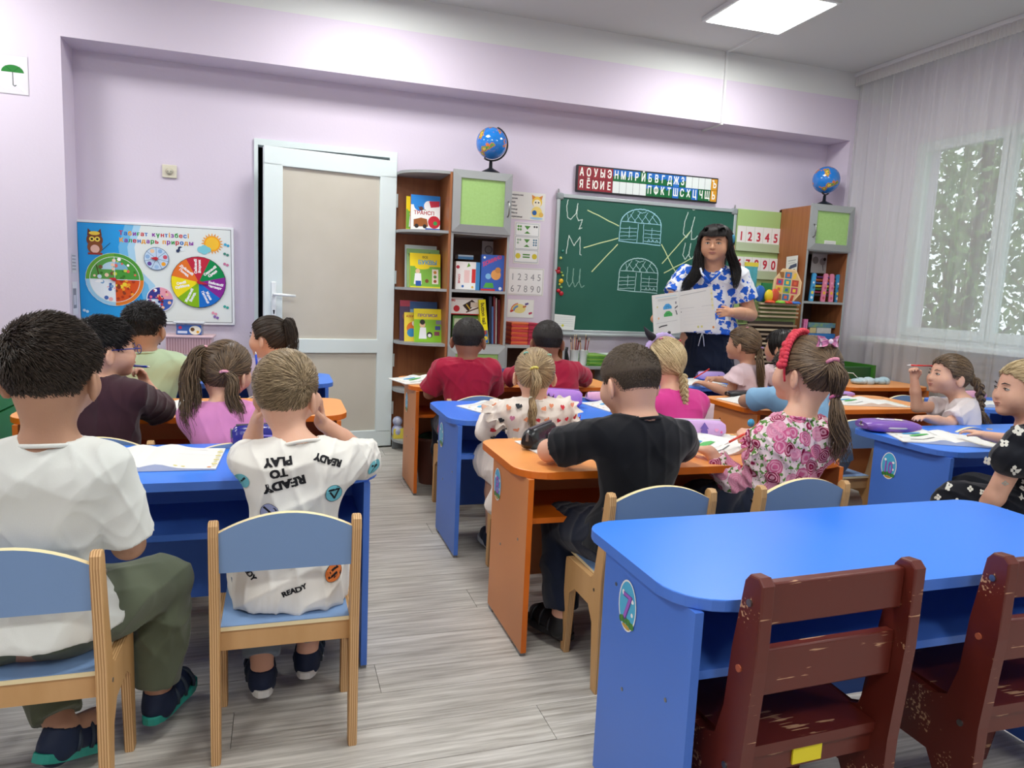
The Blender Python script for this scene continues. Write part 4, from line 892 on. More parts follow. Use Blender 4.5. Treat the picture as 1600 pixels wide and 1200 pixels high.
for x in (.012, kw-.012): B().cyl((x, .02, kh), (x, .02, kh+.035), .008, .005, 10).build('hook', STEEL, t)
B().box(.05, kw-.05, -.03, .01, -.012, .004, bev=.003).build('chalk_tray', AL, t)
p = Print(); Y_, W2, BL = '#c7d7a0', '#c5d6cc', '#9fd0dd'
def BX(x, y): return ((x-872)/271*kw, kh-(y-303)/213*kh)      # layout of the drawing, measured on the board face
def U(pts): return [(x*kw, (1-y)*kh) for x, y in pts]
def wob(pts, n=6): 
    o_ = []
    for a, b in zip(pts[:-1], pts[1:]): o_ += [(a[0]+(b[0]-a[0])*k/n+.0015*sin(k*2.1+a[0]*90), a[1]+(b[1]-a[1])*k/n+.0015*cos(k*1.7+a[1]*70)) for k in range(n)]
    return o_+[pts[-1]]
def chalk(pts, c_, wd=.006): p.line(wob(U(pts)), wd, c_)
# letters: Ц, М, Ш on the left, Й, Щ on the right
chalk([(.055, .04), (.05, .09), (.058, .165), (.075, .175), (.10, .13), (.107, .06)], W2); chalk([(.107, .06), (.104, .15), (.115, .18), (.135, .17), (.13, .20), (.12, .24), (.135, .23)], W2)
chalk([(.06, .42), (.07, .29)], W2); chalk([(.07, .29), (.098, .36), (.128, .295)], W2); chalk([(.128, .295), (.132, .42), (.14, .425)], W2)
chalk([(0.072, 0.515), (0.070, 0.615), (0.085, 0.660), (0.100, 0.625), (0.103, 0.525)], '#7fa596'); chalk([(0.103, 0.525), (0.102, 0.615), (0.115, 0.660), (0.135, 0.615), (0.138, 0.525)], '#7fa596'); chalk([(0.138, 0.525), (0.138, 0.625), (0.150, 0.660), (0.165, 0.645)], '#7fa596')
chalk([(0.713, 0.055), (0.698, 0.125), (0.693, 0.215), (0.713, 0.245), (0.738, 0.185), (0.753, 0.085)], W2); chalk([(0.753, 0.085), (0.740, 0.175), (0.743, 0.255), (0.763, 0.250), (0.778, 0.225)], W2); chalk([(0.730, 0.020), (0.743, 0.035), (0.763, 0.015)], W2)
chalk([(0.710, 0.285), (0.700, 0.375), (0.715, 0.410), (0.735, 0.365), (0.742, 0.285)], W2); chalk([(0.742, 0.285), (0.735, 0.375), (0.750, 0.405), (0.770, 0.365), (0.780, 0.285)], W2); chalk([(0.780, 0.285), (0.770, 0.375), (0.780, 0.400), (0.805, 0.375)], W2); chalk([(0.800, 0.405), (0.780, 0.455), (0.790, 0.475)], W2)
for a in ([(.16, .10), (.33, .195)], [(.15, .37), (.33, .285)], [(.20, .54), (.33, .33)], [(.73, .20), (.585, .45)], [(.75, .40), (.60, .52)], [(.575, .31), (.705, .60)]): chalk(a, Y_, .008)
def yurt(cx, cy, rw, rh, hb, c_):
    T = [(cx+rw*cos(R(a)), cy-rh*sin(R(a))) for a in range(0, 181, 12)]; chalk(T, c_, .007); chalk([(cx-rw, cy), (cx-rw*1.03, cy+hb)], c_); chalk([(cx+rw, cy), (cx+rw*1.0, cy+hb)], c_); chalk([(cx-rw*1.03, cy+hb), (cx+rw*1.02, cy+hb+.012)], c_); chalk([(cx-rw*.92, cy-.02), (cx+rw*.98, cy-.015)], c_, .005)
    for dx in (-.13, .13): chalk([(cx+dx*rw/.35*.35, cy-.01), (cx+dx*rw*1.2, cy+hb)], c_, .005)
    for k in range(4): 
        f_ = hb*(.25+.22*k); chalk([(cx-rw*.98, cy+f_), (cx-rw*.2, cy+f_-.008)], c_, .004); chalk([(cx+rw*.2, cy+f_), (cx+rw*.97, cy+f_)], c_, .004)
    for k in range(5):
        x = cx-rw*.7+k*rw*.35; chalk([(x, cy-.02), (x+rw*.3, cy-rh*.82)], c_, .004) if k < 4 else None; chalk([(x+rw*.1, cy-.02), (x-rw*.2 if k else x, cy-rh*.62)], c_, .004)
    chalk([(cx-rw*.2, cy-rh*.86), (cx, cy-rh*.76), (cx+rw*.22, cy-rh*.86)], c_, .004)
    for s_ in (-1, 1): chalk([(cx+s_*rw*.55, cy+hb*.1), (cx+s_*rw*.55, cy+hb*.75)], c_, .004)
    for k in range(3): chalk([(cx+rw*(.35+.2*k), cy+hb*.95), (cx+rw*(.42+.2*k), cy+hb*.78), (cx+rw*(.48+.2*k), cy+hb*.92)], c_, .004)
yurt(.452, .18, .113, .118, .125, BL); yurt(.457, .54, .108, .118, .125, '#aed2cf')
p.build('chalk_drawing', t, (0, .0078, 0), WALLROT, .9)
# magnets
mg = [((.04, .405), .011, '#1e7a6a'), ((.032, .455), .011, '#b9c46a'), ((.04, .56), .009, '#7fa04a'), ((.047, .58), .009, '#a5c05a'), ((.04, .62), .018, '#e8b21c'), ((.033, .645), .009, '#b9c04a'), ((.042, .665), .01, '#7fb06a'), ((.029, .69), .015, '#b8202f'), ((.045, .71), .017, '#b8202f')]
for (u_, v_), r_, c_ in mg:
    item('magnet', B().lathe([(0, 0), (r_, 0), (r_, .006), (r_*.75, .011), (0, .012)], 16), mat('magnet'+c_, c_, .25), {'#1e7a6a': 'dark teal', '#b9c46a': 'pale green uppermost', '#7fa04a': 'small olive', '#a5c05a': 'small light green', '#e8b21c': 'large yellow', '#b9c04a': 'small yellowish', '#7fb06a': 'small mint'}.get(c_, 'red')+(' round magnet on the chalkboard edge' if c_ != '#b8202f' else (' round magnet, upper of the two red ones' if v_ < .7 else ' round magnet, lower of the two red ones')), 'magnet', 'round magnets at the left edge of the chalkboard', (bx+u_*kw, YW-.027, bz+(1-v_)*kh), (R(90), 0, 0))
item('red_magnet_toy', B().ball((0, 0, 0), (.018, .008, .014)).ball((-.016, 0, .01), (.012, .006, .006)).ball((.004, 0, .024), (.012, .008, .014)).ball((.004, -.004, .03), .007, 0), mat('redtoy', '#a81f2a', .3), 'small red figure magnet at the left frame of the chalkboard', 'magnet', None, (bx+.035, YW-.034, bz+.445*kh))
t = thing('board_note', 'white ruled note stuck to the lower left corner of the chalkboard', 'note', (bx+.02, YW-.041, bz+.03)); pq = Print().poly([(0, 0), (.165, -.005), (.172, .105), (0, .115)], '#dfe4e0'); [pq.line([(.012, .03+.016*i), (.155, .028+.016*i)], .0015, '#9fb0b4') for i in range(5)]; pq.disc(.07, .03, .01, '#c9c94a'); pq.build('sheet', t, (0, 0, 0), WALLROT)
# ---------------------------------------------------------------- posters between the bookcase and the chalkboard
def poster(x, z, w_, h_, lab, draw, cat='poster', rot=0, y=YW, name='poster'):
    t = thing(name, lab, cat, (x, y-.002, z), 0, None); B().box(0, w_, 0, .0015, 0, h_).build('sheet', PAPER, t); p = Print(); draw(p, w_, h_); p.build('print', t, (0, -.0003, 0), WALLROT, .4); t.rotation_euler[1] = R(rot); return t
def pw(p, w, h):
    for i, s_ in enumerate(('Понедельник', 'Вторник', 'Среда', 'Четверг', 'Пятница', 'Суббота', 'Воскресенье')): p.text(s_, .004, h-.028-i*.026, .0175, '#2c2c38', .04)
    p.disc(w*.78, h*.68, .04, '#efc94f').disc(w*.78, h*.62, .03, '#f3ead0').poly([(w*.65, h*.75), (w*.63, h*.93), (w*.74, h*.86)], '#d98a3a').poly([(w*.9, h*.75), (w*.93, h*.93), (w*.82, h*.86)], '#d98a3a').disc(w*.74, h*.66, .006, '#333').disc(w*.82, h*.66, .006, '#333').disc(w*.78, h*.3, .042, '#efd67a').disc(w*.72, h*.28, .018, '#2a62a8').disc(w*.9, h*.22, .018, '#e3b85a').disc(w*.78, h*.08, .05, '#9fc9e6', ry=.008)
poster(1.59, 1.665, .29, .198, 'days of the week poster with a yellow cartoon kitten', pw)
def pa(p, w, h):
    for k, (z0) in enumerate((.205, .108, .012)):
        p.rect(.01, z0, w-.01, z0+.088, '#5f7f9f').rect(.012, z0+.002, w-.012, z0+.086, '#eef0ee'); y = z0+.044
        if k < 2:
            for i in range(4-k): p.disc(.03+.018*(i % 2), y+.022-.02*(i//2)*1.1, .009, ['#5fa24a', '#9fb8a0'][k], 6)
            for i in range(2+4*k): p.disc(w-.045+.018*(i % 2), y+.024-.018*(i//2), .008, ['#33353a', '#5f88a0'][k], 6)
            p.poly([(w*.38, y+.028), (w*.62, y+.028), (w*.5, y-.0)], '#4f8f3a').poly([(w*.38, y-.028), (w*.62, y-.028), (w*.5, y-.01)], '#4f8f3a')
        else: p.disc(.035, y, .02, '#d9c93a').disc(w-.035, y, .02, '#d9c93a').rect(w*.36, y+.006, w*.64, y+.016, '#4f8f3a').rect(w*.36, y-.012, w*.64, y-.002, '#4f8f3a')
poster(1.65, 1.345, .2, .302, 'three comparison cards with green signs and dots in one sheet', pa, 'poster')
def pn(p, w, h):
    p.rect(.008, .006, w-.008, h-.006, '#b4b4b2').rect(.011, .009, w-.011, h-.009, '#eff0ee')
    for i, s_ in enumerate('12345'): p.text(s_, .025+i*.052, h*.55, .07, '#8f9092', -.005, 0, .9)
    for i, s_ in enumerate(('6', '7', '8', '9', '0')): p.text(s_, .025+i*.052, h*.12, .07, '#8f9092', -.005, 0, .9)
poster(1.612, 1.112, .287, .203, 'white sheet of outlined writing digits', pn)
def pr_(p, w, h):
    p.rect(.004, .004, w-.004, h-.004, '#eef1ea').disc(w*.45, h*.5, .05, '#ecdf8a', ry=.035)
    for i, c_ in enumerate(('#d5604a', '#e8c94a', '#5f9fd0', '#3f6fb0')): p.ring(w*.42, h*.35, .055-.008*i, .062-.008*i, c_, 12, 95, 175)
    for x, y, c_ in ((.15, .35, '#c9453a'), (.62, .6, '#c97a4a'), (.85, .25, '#c23a5a'), (.7, .75, '#5a4a8a')): p.disc(w*x, h*y, .009, c_, 8).disc(w*x+.012, h*y+.004, .008, c_, 8)
poster(1.62, .944, .21, .137, 'small landscape card with a rainbow and butterflies', pr_)
# ---------------------------------------------------------------- number stand at right
t = thing('number_board', 'light green board with two pockets of red digit cards beside the chalkboard', 'board', (3.53, YW-.03, .95))
B().box(0, .425, 0, .025, 0, .93, bev=.002).build('board', mat('board_green', '#a9c77f', .5), t)
for z in (.625, .405): B().box(.0, .43, -.012, -.004, z-.02, z+.04).box(.0, .43, -.02, 0, z-.028, z-.02).build('pocket', mat('pocket', '#b5c3a0', .2), t)
B().box(.415, .43, -.004, .026, 0, .95).build('edge_strip', mat('strip', '#7b5a48', .5), t)
for j, (z, s_) in enumerate(((.632, '12345'), (.412, '67890'))):
    for i, ch_ in enumerate(s_):
        c = thing('digit_card', 'white card with a red digit %s in the %s row' % (dict(zip('1234567890', 'one two three four five six seven eight nine nought'.split()))[ch_], 'upper' if j == 0 else 'lower'), 'card', (3.535+i*.083+.01*j*0, YW-.035, .95+z), 0, 'digit cards of the number board')
        B().box(0, .081, 0, .001, 0, .165 if j == 0 else .14).build('card', PAPER, c); Print().rect(.001, .001, .08, .138+.024*(1-j), '#eceae6').text(ch_, .04, .05, .1, '#c0283f', .035, align='c', sx=.85).line([(.002, .035), (.079, .035)], .001, '#b9b9b0').build('digit', c, (0, -.0005, 0), WALLROT)
# toys in front of it
for x, z, r_, c_, lab in ((3.455, 1.205, .062, '#1f5fae', 'large blue plastic disc toy behind the teacher arm'), (3.515, 1.19, .048, '#e3c81f', 'yellow plastic oval toy beside the blue disc'), (3.565, 1.195, .052, '#c94a2a', 'red-orange oval toy beside the yellow one')):
    item('shape_toy', B().ball((0, 0, 0), (r_*.8, .02, r_)), mat('toy'+c_, c_, .35), lab, 'toy', 'plastic shape toys on the slatted rack', (x, 4.62+.03*(x < 3.5), z))
item('green_book', B().box(0, .09, 0, .02, 0, .145, bev=.002), mat('greenbook', '#1f7a3f', .4), 'dark green book standing behind the red-orange oval toy', 'book', None, (3.495, 4.68, 1.142))
item('teal_workbook', B().box(0, .11, 0, .012, 0, .262, bev=.002), mat('tealbook', '#4fa8b8', .4, var=(20, .6), h2='#3a7f5a'), 'teal picture folder with a yellow top behind the teacher shoulder', 'book', None, (3.345, 4.70, 1.142))
item('yellow_strip_card', B().box(0, .12, 0, .01, 0, .03), mat('yelstrip', '#dcca3a', .4), 'yellow strip card on top of the teal folder', 'card', None, (3.34, 4.70, 1.405))
# slatted rack
rk = thing('slatted_rack', 'tall rack of stacked pale wooden slats behind the teacher at right', 'rack', (3.56, 4.62, 0))
LW = mat('pale_wood', '#cdbb9b', .55, .3, var=(6, .6), h2='#b39c78', stretch=(1, 8, 8)); LW2 = mat('grey_wood', '#9c8973', .6, .3, var=(6, .6), h2='#86735c', stretch=(1, 8, 8))
s1 = B().box(-.11, .24, 0, .03, 0, .014, bev=.002).mesh(LW); s2 = B().box(-.22, .22, -.03, .0, 0, .015, bev=.002).mesh(LW2); s3 = B().box(-.22, .2, -.03, .0, 0, .015, bev=.002).mesh(LW)
for i in range(4): link('slat', s1, rk, (0, 0, 1.03+i*.031))
for i in range(26): link('slat', s2 if i % 3 else s3, rk, (-.01*(i % 3), 0, .10+i*.0345))
B().box(-.2, .2, .0, .02, 0, 1.0).build('gap_shade_board', mat('gap_shade', '#3a2f28', .8), rk); B().box(-.23, .24, .03, .1, .98, 1.14).build('upper_board', mat('green_gap', '#6f7f4a', .8), rk)  # dark board behind the slats: shade of their gaps put into its colour
for i, (x, c_, lab) in enumerate(((3.515, '#e0562a', 'orange'), (3.605, '#7fc23a', 'lime green'), (3.67, '#c9302a', 'red'), (3.745, '#2f6fc0', 'blue'))):
    item('plastic_lid', B().lathe([(0, 0), (.04, 0), (.038, .012), (.02, .02), (0, .02)], 18), mat('lid'+c_, c_, .35), lab+' round plastic piece lying on top of the slatted rack', 'toy', 'plastic pieces on the slatted rack', (x, 4.60, 1.138))
# mosaic + paper on the cabinet side
mz = thing('mosaic_puzzle', 'octagonal wooden mosaic puzzle leaning on the side of the right cabinet', 'puzzle', (3.70, 4.665, 1.142)); mz.rotation_euler = (R(-4), R(4), R(-22))
oc = [(-.05, 0), (.05, 0), (.105, .08), (.105, .17), (.05, .26), (-.05, .26), (-.105, .17), (-.105, .08)]
B().prism(oc, 0, .012, 'y').build('tray', mat('tray', '#d9b98a', .5), mz); rr = random.Random(5); p = Print()
inn = [(x*.9, .13+(y-.13)*.92) for x, y in oc]; p.poly(inn, '#c9a878')
for i in range(3):
    for j in range(4):
        x0, z0 = -.085+i*.058, .02+j*.056
        if (j in (0, 3)) and i != 1: p.poly([(x0+(.03 if i == 0 else 0), z0), (x0+(.052 if i == 0 else .022), z0), (x0+.05 if i == 0 else x0+.03, z0+.045), (x0+(.0 if j == 0 and i == 0 else .01), z0+.045)], rr.choice(['#b5402f', '#2f7f9a', '#8a5a2a', '#d9b23a']))
        else: p.rect(x0, z0, x0+.05, z0+.048, ['#a8402f', '#2f6f9a', '#d9b23a', '#7f9a3a', '#b03a5a', '#2f8a8a'][(i+j*2) % 6]).rect(x0+.014, z0+.012, x0+.036, z0+.036, ['#d9b23a', '#c95a3a', '#2f5f8f'][(i+j) % 3])
p.build('pieces', mz, (0, -.0005, 0), WALLROT, .4)
def ps(p, w, h): p.line([(w*.2, h*.75), (w*.85, h*.78)], .006, '#9a9a9a').line([(w*.2, h*.62), (w*.8, h*.66)], .004, '#b0b0b0').line([(w*.2, h*.2), (w*.45, h*.42), (w*.9, h*.5)], .028, '#45506a').disc(w*.24, h*.2, .014, '#9a2a3a').disc(w*.76, h*.2, .016, '#8a8a3a')
t = poster(0, 0, .155, .15, 'white card with small pictures taped to the wooden side of the right cabinet', ps, 'card', name='picture_card'); t.location = (3.925, 4.985, 1.37); t.rotation_euler = (0, R(3), R(-90)); t.rotation_euler = (R(0), R(-2), R(-96))
t.location = (3.93, 4.98, 1.365)
# ---------------------------------------------------------------- right cabinet
rc_ = thing('right_cabinet', 'tall wooden cabinet with a green upper door in the right corner, globe on top', 'cabinet', (0, 0, 0))
carcass(rc_, 3.945, 4.36, 1.905, (.06, .45, .8, 1.165, 1.575, 1.905), 4.77); cab_door(rc_, 3.945, 4.36, 1.565, 1.92, 4.77, 3.975)
t = poster(4.09, 1.60, .11, .045, 'small white label on the green door of the right cabinet', lambda p, w, h: [p.line([(.01, h*(.25+.22*i)), (w-.01, h*(.25+.22*i))], .002, '#9a9a9a') for i in range(3)], 'label', 0, 4.77-.0135, 'door_label')
t = poster(4.19, 1.40, .155, .16, 'black and white picture sheet at the back of the right cabinet', lambda p, w, h: p.rect(0, 0, w, h, '#c9c4c2').disc(w*.25, h*.65, .03, '#8a8280').disc(w*.72, h*.6, .03, '#9a9290').disc(w*.84, h*.72, .014, '#2a2626').line([(w*.75, h*.4), (w*.8, h*.15)], .006, '#2a2626').line([(w*.52, .01), (w*.52, h*.9)], .001, '#aaa'), 'poster', 0, 5.0, 'picture_sheet')
def abacus(x, y, wd, c_, lab, beads=True, ln=3, ins=True):
    t = thing('toy_abacus', lab, 'abacus', (x, y, 1.166), 0, 'toy abacuses in the right cabinet')
    for s_, xx_ in ((-1, 0), (1, wd)):
        q = B().prism(rrect(-.02, .02, 0, .225, (.004, .004, .016, .016), 4), -.006, .006, 'y'); o = q.build('side_board', mat('ab'+c_, c_, .4), t, (xx_, 0, 0), (0, R(-s_*ln), 0))
        p = Print().disc(0, .07, .013, '#e8b23a' if 'e' in c_[5:] or c_[1] == 'd' else '#f0d95a').disc(0, .03, .012, '#e9eef0' if c_[1] != 'd' else '#c05a6a').disc(0, .15, .009, '#f2f2f2' if c_[1] != 'd' else '#e9a0b8').disc(.006, .11, .011, '#2f6f8a' if c_[1] != 'd' else '#c95a7a'); p.build('board_print', t, (xx_, -.0065, 0), (R(90), R(-s_*ln), 0))
    if beads:
        for i in range(7):
            z = .05+i*.024; B().cyl((.01, 0, z), (wd-.01, 0, z), .0018, n=6).build('rod', STEEL, t)
            b = B(); n_ = int((wd-.05)/.011)
            for k in range(n_): b.ball((.028+k*.011, 0, z), (.005, .009, .009), 0, 8, 6)
            b.build('bead_row', mat('bead%d' % i, ['#2b2a33', '#8a2a4a', '#3a6a3a', '#c9b43a', '#2a4a8a', '#a8522a', '#5a2a6a'][i], .3), t)
    return t
abacus(4.085, 4.84, .258, '#3f9fd6', 'wide toy abacus with pale blue side boards in the right cabinet'); abacus(4.175, 4.81, .08, '#d97a98', 'narrow toy abacus with pink side boards in front of the blue one')
for i, (x, z, w_, h_, c_, c2, lab) in enumerate(((4.10, .802, .25, .06, '#8a2a44', '#6a1f38', 'dark red box at the bottom of the box pile in the right cabinet'), (4.08, .863, .27, .045, '#2a6fb8', '#2f7fc4', 'bright blue flat box in the pile in the right cabinet'), (4.09, .909, .06, .045, '#c9b98a', '#b9a56a', 'small tan box on the bright blue box'), (4.16, .909, .14, .045, '#c9c9c6', '#b5b5b2', 'white box on the bright blue box'), (4.07, .955, .27, .04, '#2f6fa8', '#8fa83a', 'blue and green patterned box topmost of the pile in the right cabinet'))):
    item('storage_box', B().box(0, w_, 0, .15, 0, h_, bev=.002), mat('sbox%d' % i, c_, .4, var=(25, .8), h2=c2), lab, 'box', 'boxes piled in the right cabinet', (x, 4.82, z))
for i in range(2):
    t = item('pink_book', B().box(0, .017, 0, .16, 0, .22, bev=.002), mat('pinkbook', '#cf4f94', .4, var=(60, .8), h2='#e8a0c4'), ['left', 'right'][i]+' of two tall pink spotted books in the right cabinet', 'book', 'pink books in the right cabinet', (4.0+i*.02, 4.8, .802), (0, R(3), 0))
# ---------------------------------------------------------------- left: toy boxes under the calendar
sh = thing('grey_trolley', 'grey plastic shelf under the nature calendar holding pink and clear toy boxes', 'shelf', (-.53, 4.95, 0))
gp = mat('grey_plastic', '#8d9196', .4)
for z in (.3, .66): B().box(-.19, .19, -.13, .13, z-.02, z, bev=.005).build('tray', gp, sh)
for x in (-.17, .17):
    for y in (-.11, .11): B().box(x-.012, x+.012, y-.012, y+.012, 0, .66).build('leg', gp, sh)
hk = item('trolley_hook', B().tube([(0, 0, 0), (.0, 0, .05), (.012, 0, .08), (.028, 0, .075)], .006, 8), BLACK, 'small black hook at the left end of the grey trolley', 'hook', None, (-.73, 4.95, .64)); hk.parent = None
pb = thing('pink_box', 'pale pink ribbed plastic box with a lid under the calendar', 'box', (-.53, 4.95, .66))
PK = mat('pink_plastic', '#dcbcc0', .4); B().box(-.13, .13, -.09, .09, 0, .105, bev=.004).build('tub', PK, pb); B().box(-.145, .145, -.1, .1, .105, .12, bev=.004).build('lid', PK, pb)
rb = B().box(-.002, .002, -.0945, -.09, .008, .1).mesh(mat('pink_groove_shade', '#a8787f', .5))  # darker pink strips: shade of the grooves put into the colour
for i in range(17): link('groove_shade', rb, pb, (-.12+.015*i, 0, 0))
cb_ = thing('brick_box', 'clear plastic box of building bricks with a blue label, on the pink box', 'box', (-.53, 4.94, .781))
B().box(-.075, .075, -.05, .05, 0, .07, bev=.004).build('bricks', mat('bricks', '#4a6fa8', .4, var=(45, 1), h2='#a8a0a0'), cb_); B().box(-.09, .085, -.06, .055, .07, .082, bev=.004).build('lid', mat('clearlid', '#cfd3d6', .2), cb_)
Print().rect(-.07, .003, .07, .062, '#3a62a8').disc(.035, .03, .034, '#e8e4d0', ry=.028).disc(.02, .035, .012, '#6a4a2a').disc(.05, .02, .008, '#d9a02a').rect(-.065, .01, -.01, .025, '#cfd8e8').disc(-.05, .045, .01, '#c23a5a').build('label', cb_, (0, -.0508, 0), WALLROT, .3)
bb = thing('brick_tub', 'grey tub of green and blue bricks on the lower tray of the grey trolley', 'tub', (-.5, 4.95, .3)); B().box(-.15, .15, -.1, .1, 0, .2, bev=.01).build('tub', mat('tub', '#a0a5aa', .3), bb)
for i in range(22):
    q = thing('toy_brick', 'coloured plastic toy brick in the grey tub', 'toy', (-.63+(i*.043 % .26), 4.87+(i*.07 % .15), .501), i, 'toy bricks in the grey tub'); B().box(-.016, .016, -.011, .011, 0, .02).build('body', mat('tb%d' % (i % 3), ['#5fae3a', '#3a62b8', '#8fc24a'][i % 3], .4), q); B().cyl((-.008, 0, .02), (-.008, 0, .024), .005, n=8).build('stud', MATS['tb%d' % (i % 3)], q); B().cyl((.008, 0, .02), (.008, 0, .024), .005, n=8).build('stud', MATS['tb%d' % (i % 3)], q)
# green cupboard at far left
gc = thing('green_cupboard', 'low green cupboard at the left edge behind the boy in the plain white shirt', 'cupboard', (-1.15, 2.5, 0))
B().box(-.45, -.02, 0, 1.6, 0, .735).build('body', GREEN, gc); B().box(-.47, 0, -.01, 1.61, .735, .755, bev=.003).build('top', mat('green_top', '#4fb566', .4), gc)
for i in range(2):
    B().box(-.02, 0, .01+i*.8, .79+i*.8, .53, .73).build('drawer', GREEN, gc); d = B().box(-.02, 0, .01+i*.8, .79+i*.8, .02, .52).build('door', GREEN, gc)
# waste basket under the orange desk
wb = thing('waste_basket', 'brown pot with dark green contents under the desk of the left boy in red', 'pot', (.86, 4.1, 0)); B().lathe([(.07, 0), (.11, .26), (.12, .28), (.105, .28), (.07, .02), (0, .02)]).build('pot', mat('brownpot', '#7b4a3c', .5), wb); B().ball((0, 0, .25), (.09, .09, .05)).build('plant_filling', mat('darkgreen', '#1f3a2c', .8, var=(40, .8), h2='#3f6a48'), wb)
# ================================================================ people
A_ = np.array
def unit(v): v = A_(v, float); return v/(np.linalg.norm(v)+1e-12)
def frame(yaw, pitch=0, roll=0):
    y, p, r = R(yaw), R(pitch), R(roll); f = A_([sin(y)*cos(p), cos(y)*cos(p), -sin(p)]); rt = A_([cos(y), -sin(y), 0]); u = np.cross(rt, f)
    return np.stack([rt*cos(r)+u*sin(r), f, u*cos(r)-rt*sin(r)], 1)
def skin_mat(name, h, h2):
    m = mat(name, h, .55, .35, var=(9, .5), h2=h2, bump=(240, .05)); p = m.node_tree.nodes['Principled BSDF']
    p.inputs['Subsurface Weight'].default_value = .12; p.inputs['Subsurface Radius'].default_value = (.02, .008, .004); p.inputs['Subsurface Scale'].default_value = .35; return m
SK = {'t': skin_mat('skin_teacher', '#d3a080', '#c48e70'), 'a': skin_mat('skin_fair', '#dcae94', '#cf9880'), 'b': skin_mat('skin_tan', '#b58b71', '#a67b63'), 'c': skin_mat('skin_warm', '#c8967a', '#b8836a'), 'd': skin_mat('skin_brown', '#9c6b52', '#8b5c46')}
def hair_mat(name, dark, light, rough=.42):
    if name in MATS: return MATS[name]
    m = mat(name, dark, rough, .35); L = m.node_tree.links; p = m.node_tree.nodes['Principled BSDF']
    a = nd(m, 'ShaderNodeAttribute', attribute_name='v'); mx = nd(m, 'ShaderNodeMix', data_type='RGBA'); mx.inputs[6].default_value = lin(dark); mx.inputs[7].default_value = lin(light)
    L.new(a.outputs['Fac'], mx.inputs[0]); L.new(mx.outputs[2], p.inputs['Base Color']); return m
HM = {'black': hair_mat('hair_black', '#0e0c0c', '#2a2523'), 'dark': hair_mat('hair_dark', '#231b16', '#4c4035'), 'brown': hair_mat('hair_brown', '#43352a', '#80694f'), 'ash': hair_mat('hair_ash', '#66563f', '#b59f7d'),
      'blond': hair_mat('hair_blond', '#7e6a50', '#c9b088'), 'blond2': hair_mat('hair_light_blond', '#94805c', '#dcc79c'), 'buzz': hair_mat('hair_cropped', '#3e342a', '#6a5b4a', .6), 'cropd': hair_mat('hair_cropped_dark', '#191614', '#37302b', .6)}
class Hair:
    def __init__(s): s.V = []; s.Q = []; s.a = []; s.n = 0
    def add(s, V, Q, a): s.V.append(V); s.Q.append(Q+s.n); s.a.append(a); s.n += len(V)
    def paths(s, P, rad): s.add(*strands(P, rad))
    def build(s, name, m, parent, base):
        if not s.V: return None
        return link(name, raw_mesh(name, np.concatenate(s.V)-A_(base), np.concatenate(s.Q), m, True, np.concatenate(s.a)), parent)
def spline(pts, m):
    pts = A_(pts, float); n = len(pts); t = np.linspace(0, n-1, m); i = np.clip(t.astype(int), 0, n-2); f = (t-i)[:, None]
    p0 = pts[np.maximum(i-1, 0)]; p1 = pts[i]; p2 = pts[i+1]; p3 = pts[np.minimum(i+2, n-1)]
    return .5*((2*p1)+(-p0+p2)*f+(2*p0-5*p1+4*p2-p3)*f**2+(-p0+3*p1-3*p2+p3)*f**3)
def tail(H, pts, rads, n=130, r=.0019, m=14, wave=.004, wl=2.2, ends=.35):
    """a loose bundle of hair strands following pts with bundle radii rads"""
    S = spline(pts, m); T = np.gradient(S, axis=0); T /= np.linalg.norm(T, axis=1, keepdims=True)+1e-9; U = np.cross(T, A_([.2, .9, .1])); U /= np.linalg.norm(U, axis=1, keepdims=True); W = np.cross(T, U)
    rr_ = np.interp(np.linspace(0, 1, m), np.linspace(0, 1, len(rads)), rads); th = rng.random(n)*2*pi; q = np.sqrt(rng.random(n)); t = np.linspace(0, 1, m)
    ph = rng.random(n)*6.28; endf = 1-ends*rng.random(n)
    tt_ = t[None]*endf[:, None]; idx = tt_*(m-1); i0 = np.clip(idx.astype(int), 0, m-2); f = (idx-i0)[..., None]
    L = lambda Z: Z[i0]*(1-f)+Z[i0+1]*f
    rad_ = (rr_[i0]*(1-f[..., 0])+rr_[i0+1]*f[..., 0])*q[:, None]; a = th[:, None]+.5*np.sin(tt_*3+ph[:, None])
    P = L(S)+L(U)*(rad_*np.cos(a))[..., None]+L(W)*(rad_*np.sin(a))[..., None]
    wv_ = wave*np.sin(tt_*2*pi*wl+ph[:, None]*.6)*tt_; P += L(U)*wv_[..., None]+L(W)*(wave*np.cos(tt_*2*pi*wl*.8+ph[:, None])*tt_)[..., None]
    H.paths(P, np.broadcast_to(r*np.clip(1.25-t, .25, 1)[None], tt_.shape))
def braid(H, pts, rad, turns, r=.0016, n=16, m=60, end=None):
    S = spline(pts, m); T = np.gradient(S, axis=0); T /= np.linalg.norm(T, axis=1, keepdims=True)+1e-9; U = np.cross(T, A_([.0, 1, .12])); U /= np.linalg.norm(U, axis=1, keepdims=True); W = np.cross(T, U)
    t = np.linspace(0, 1, m); R_ = np.interp(t, np.linspace(0, 1, len(rad)), rad)
    for k in range(3):
        ph = 2*pi*turns*t+2*pi*k/3; c = S+U*(R_*np.sin(ph))[:, None]*.62+W*(R_*.5*np.sin(2*ph))[:, None]; T2 = np.gradient(c, axis=0); T2 /= np.linalg.norm(T2, axis=1, keepdims=True); U2 = np.cross(T2, A_([.1, 1, .2])); U2 /= np.linalg.norm(U2, axis=1, keepdims=True); W2 = np.cross(T2, U2)
        th = rng.random(n)*6.28; P = np.stack([c+(U2*cos(a)+W2*sin(a))*(R_*.43)[:, None] for a in th]); H.paths(P, np.full((n, m), r*1.6))
        H.paths(c[None], (R_*.42)[None]) if 0 else H.add(*strands(c[None], (R_*.44)[None], 8))
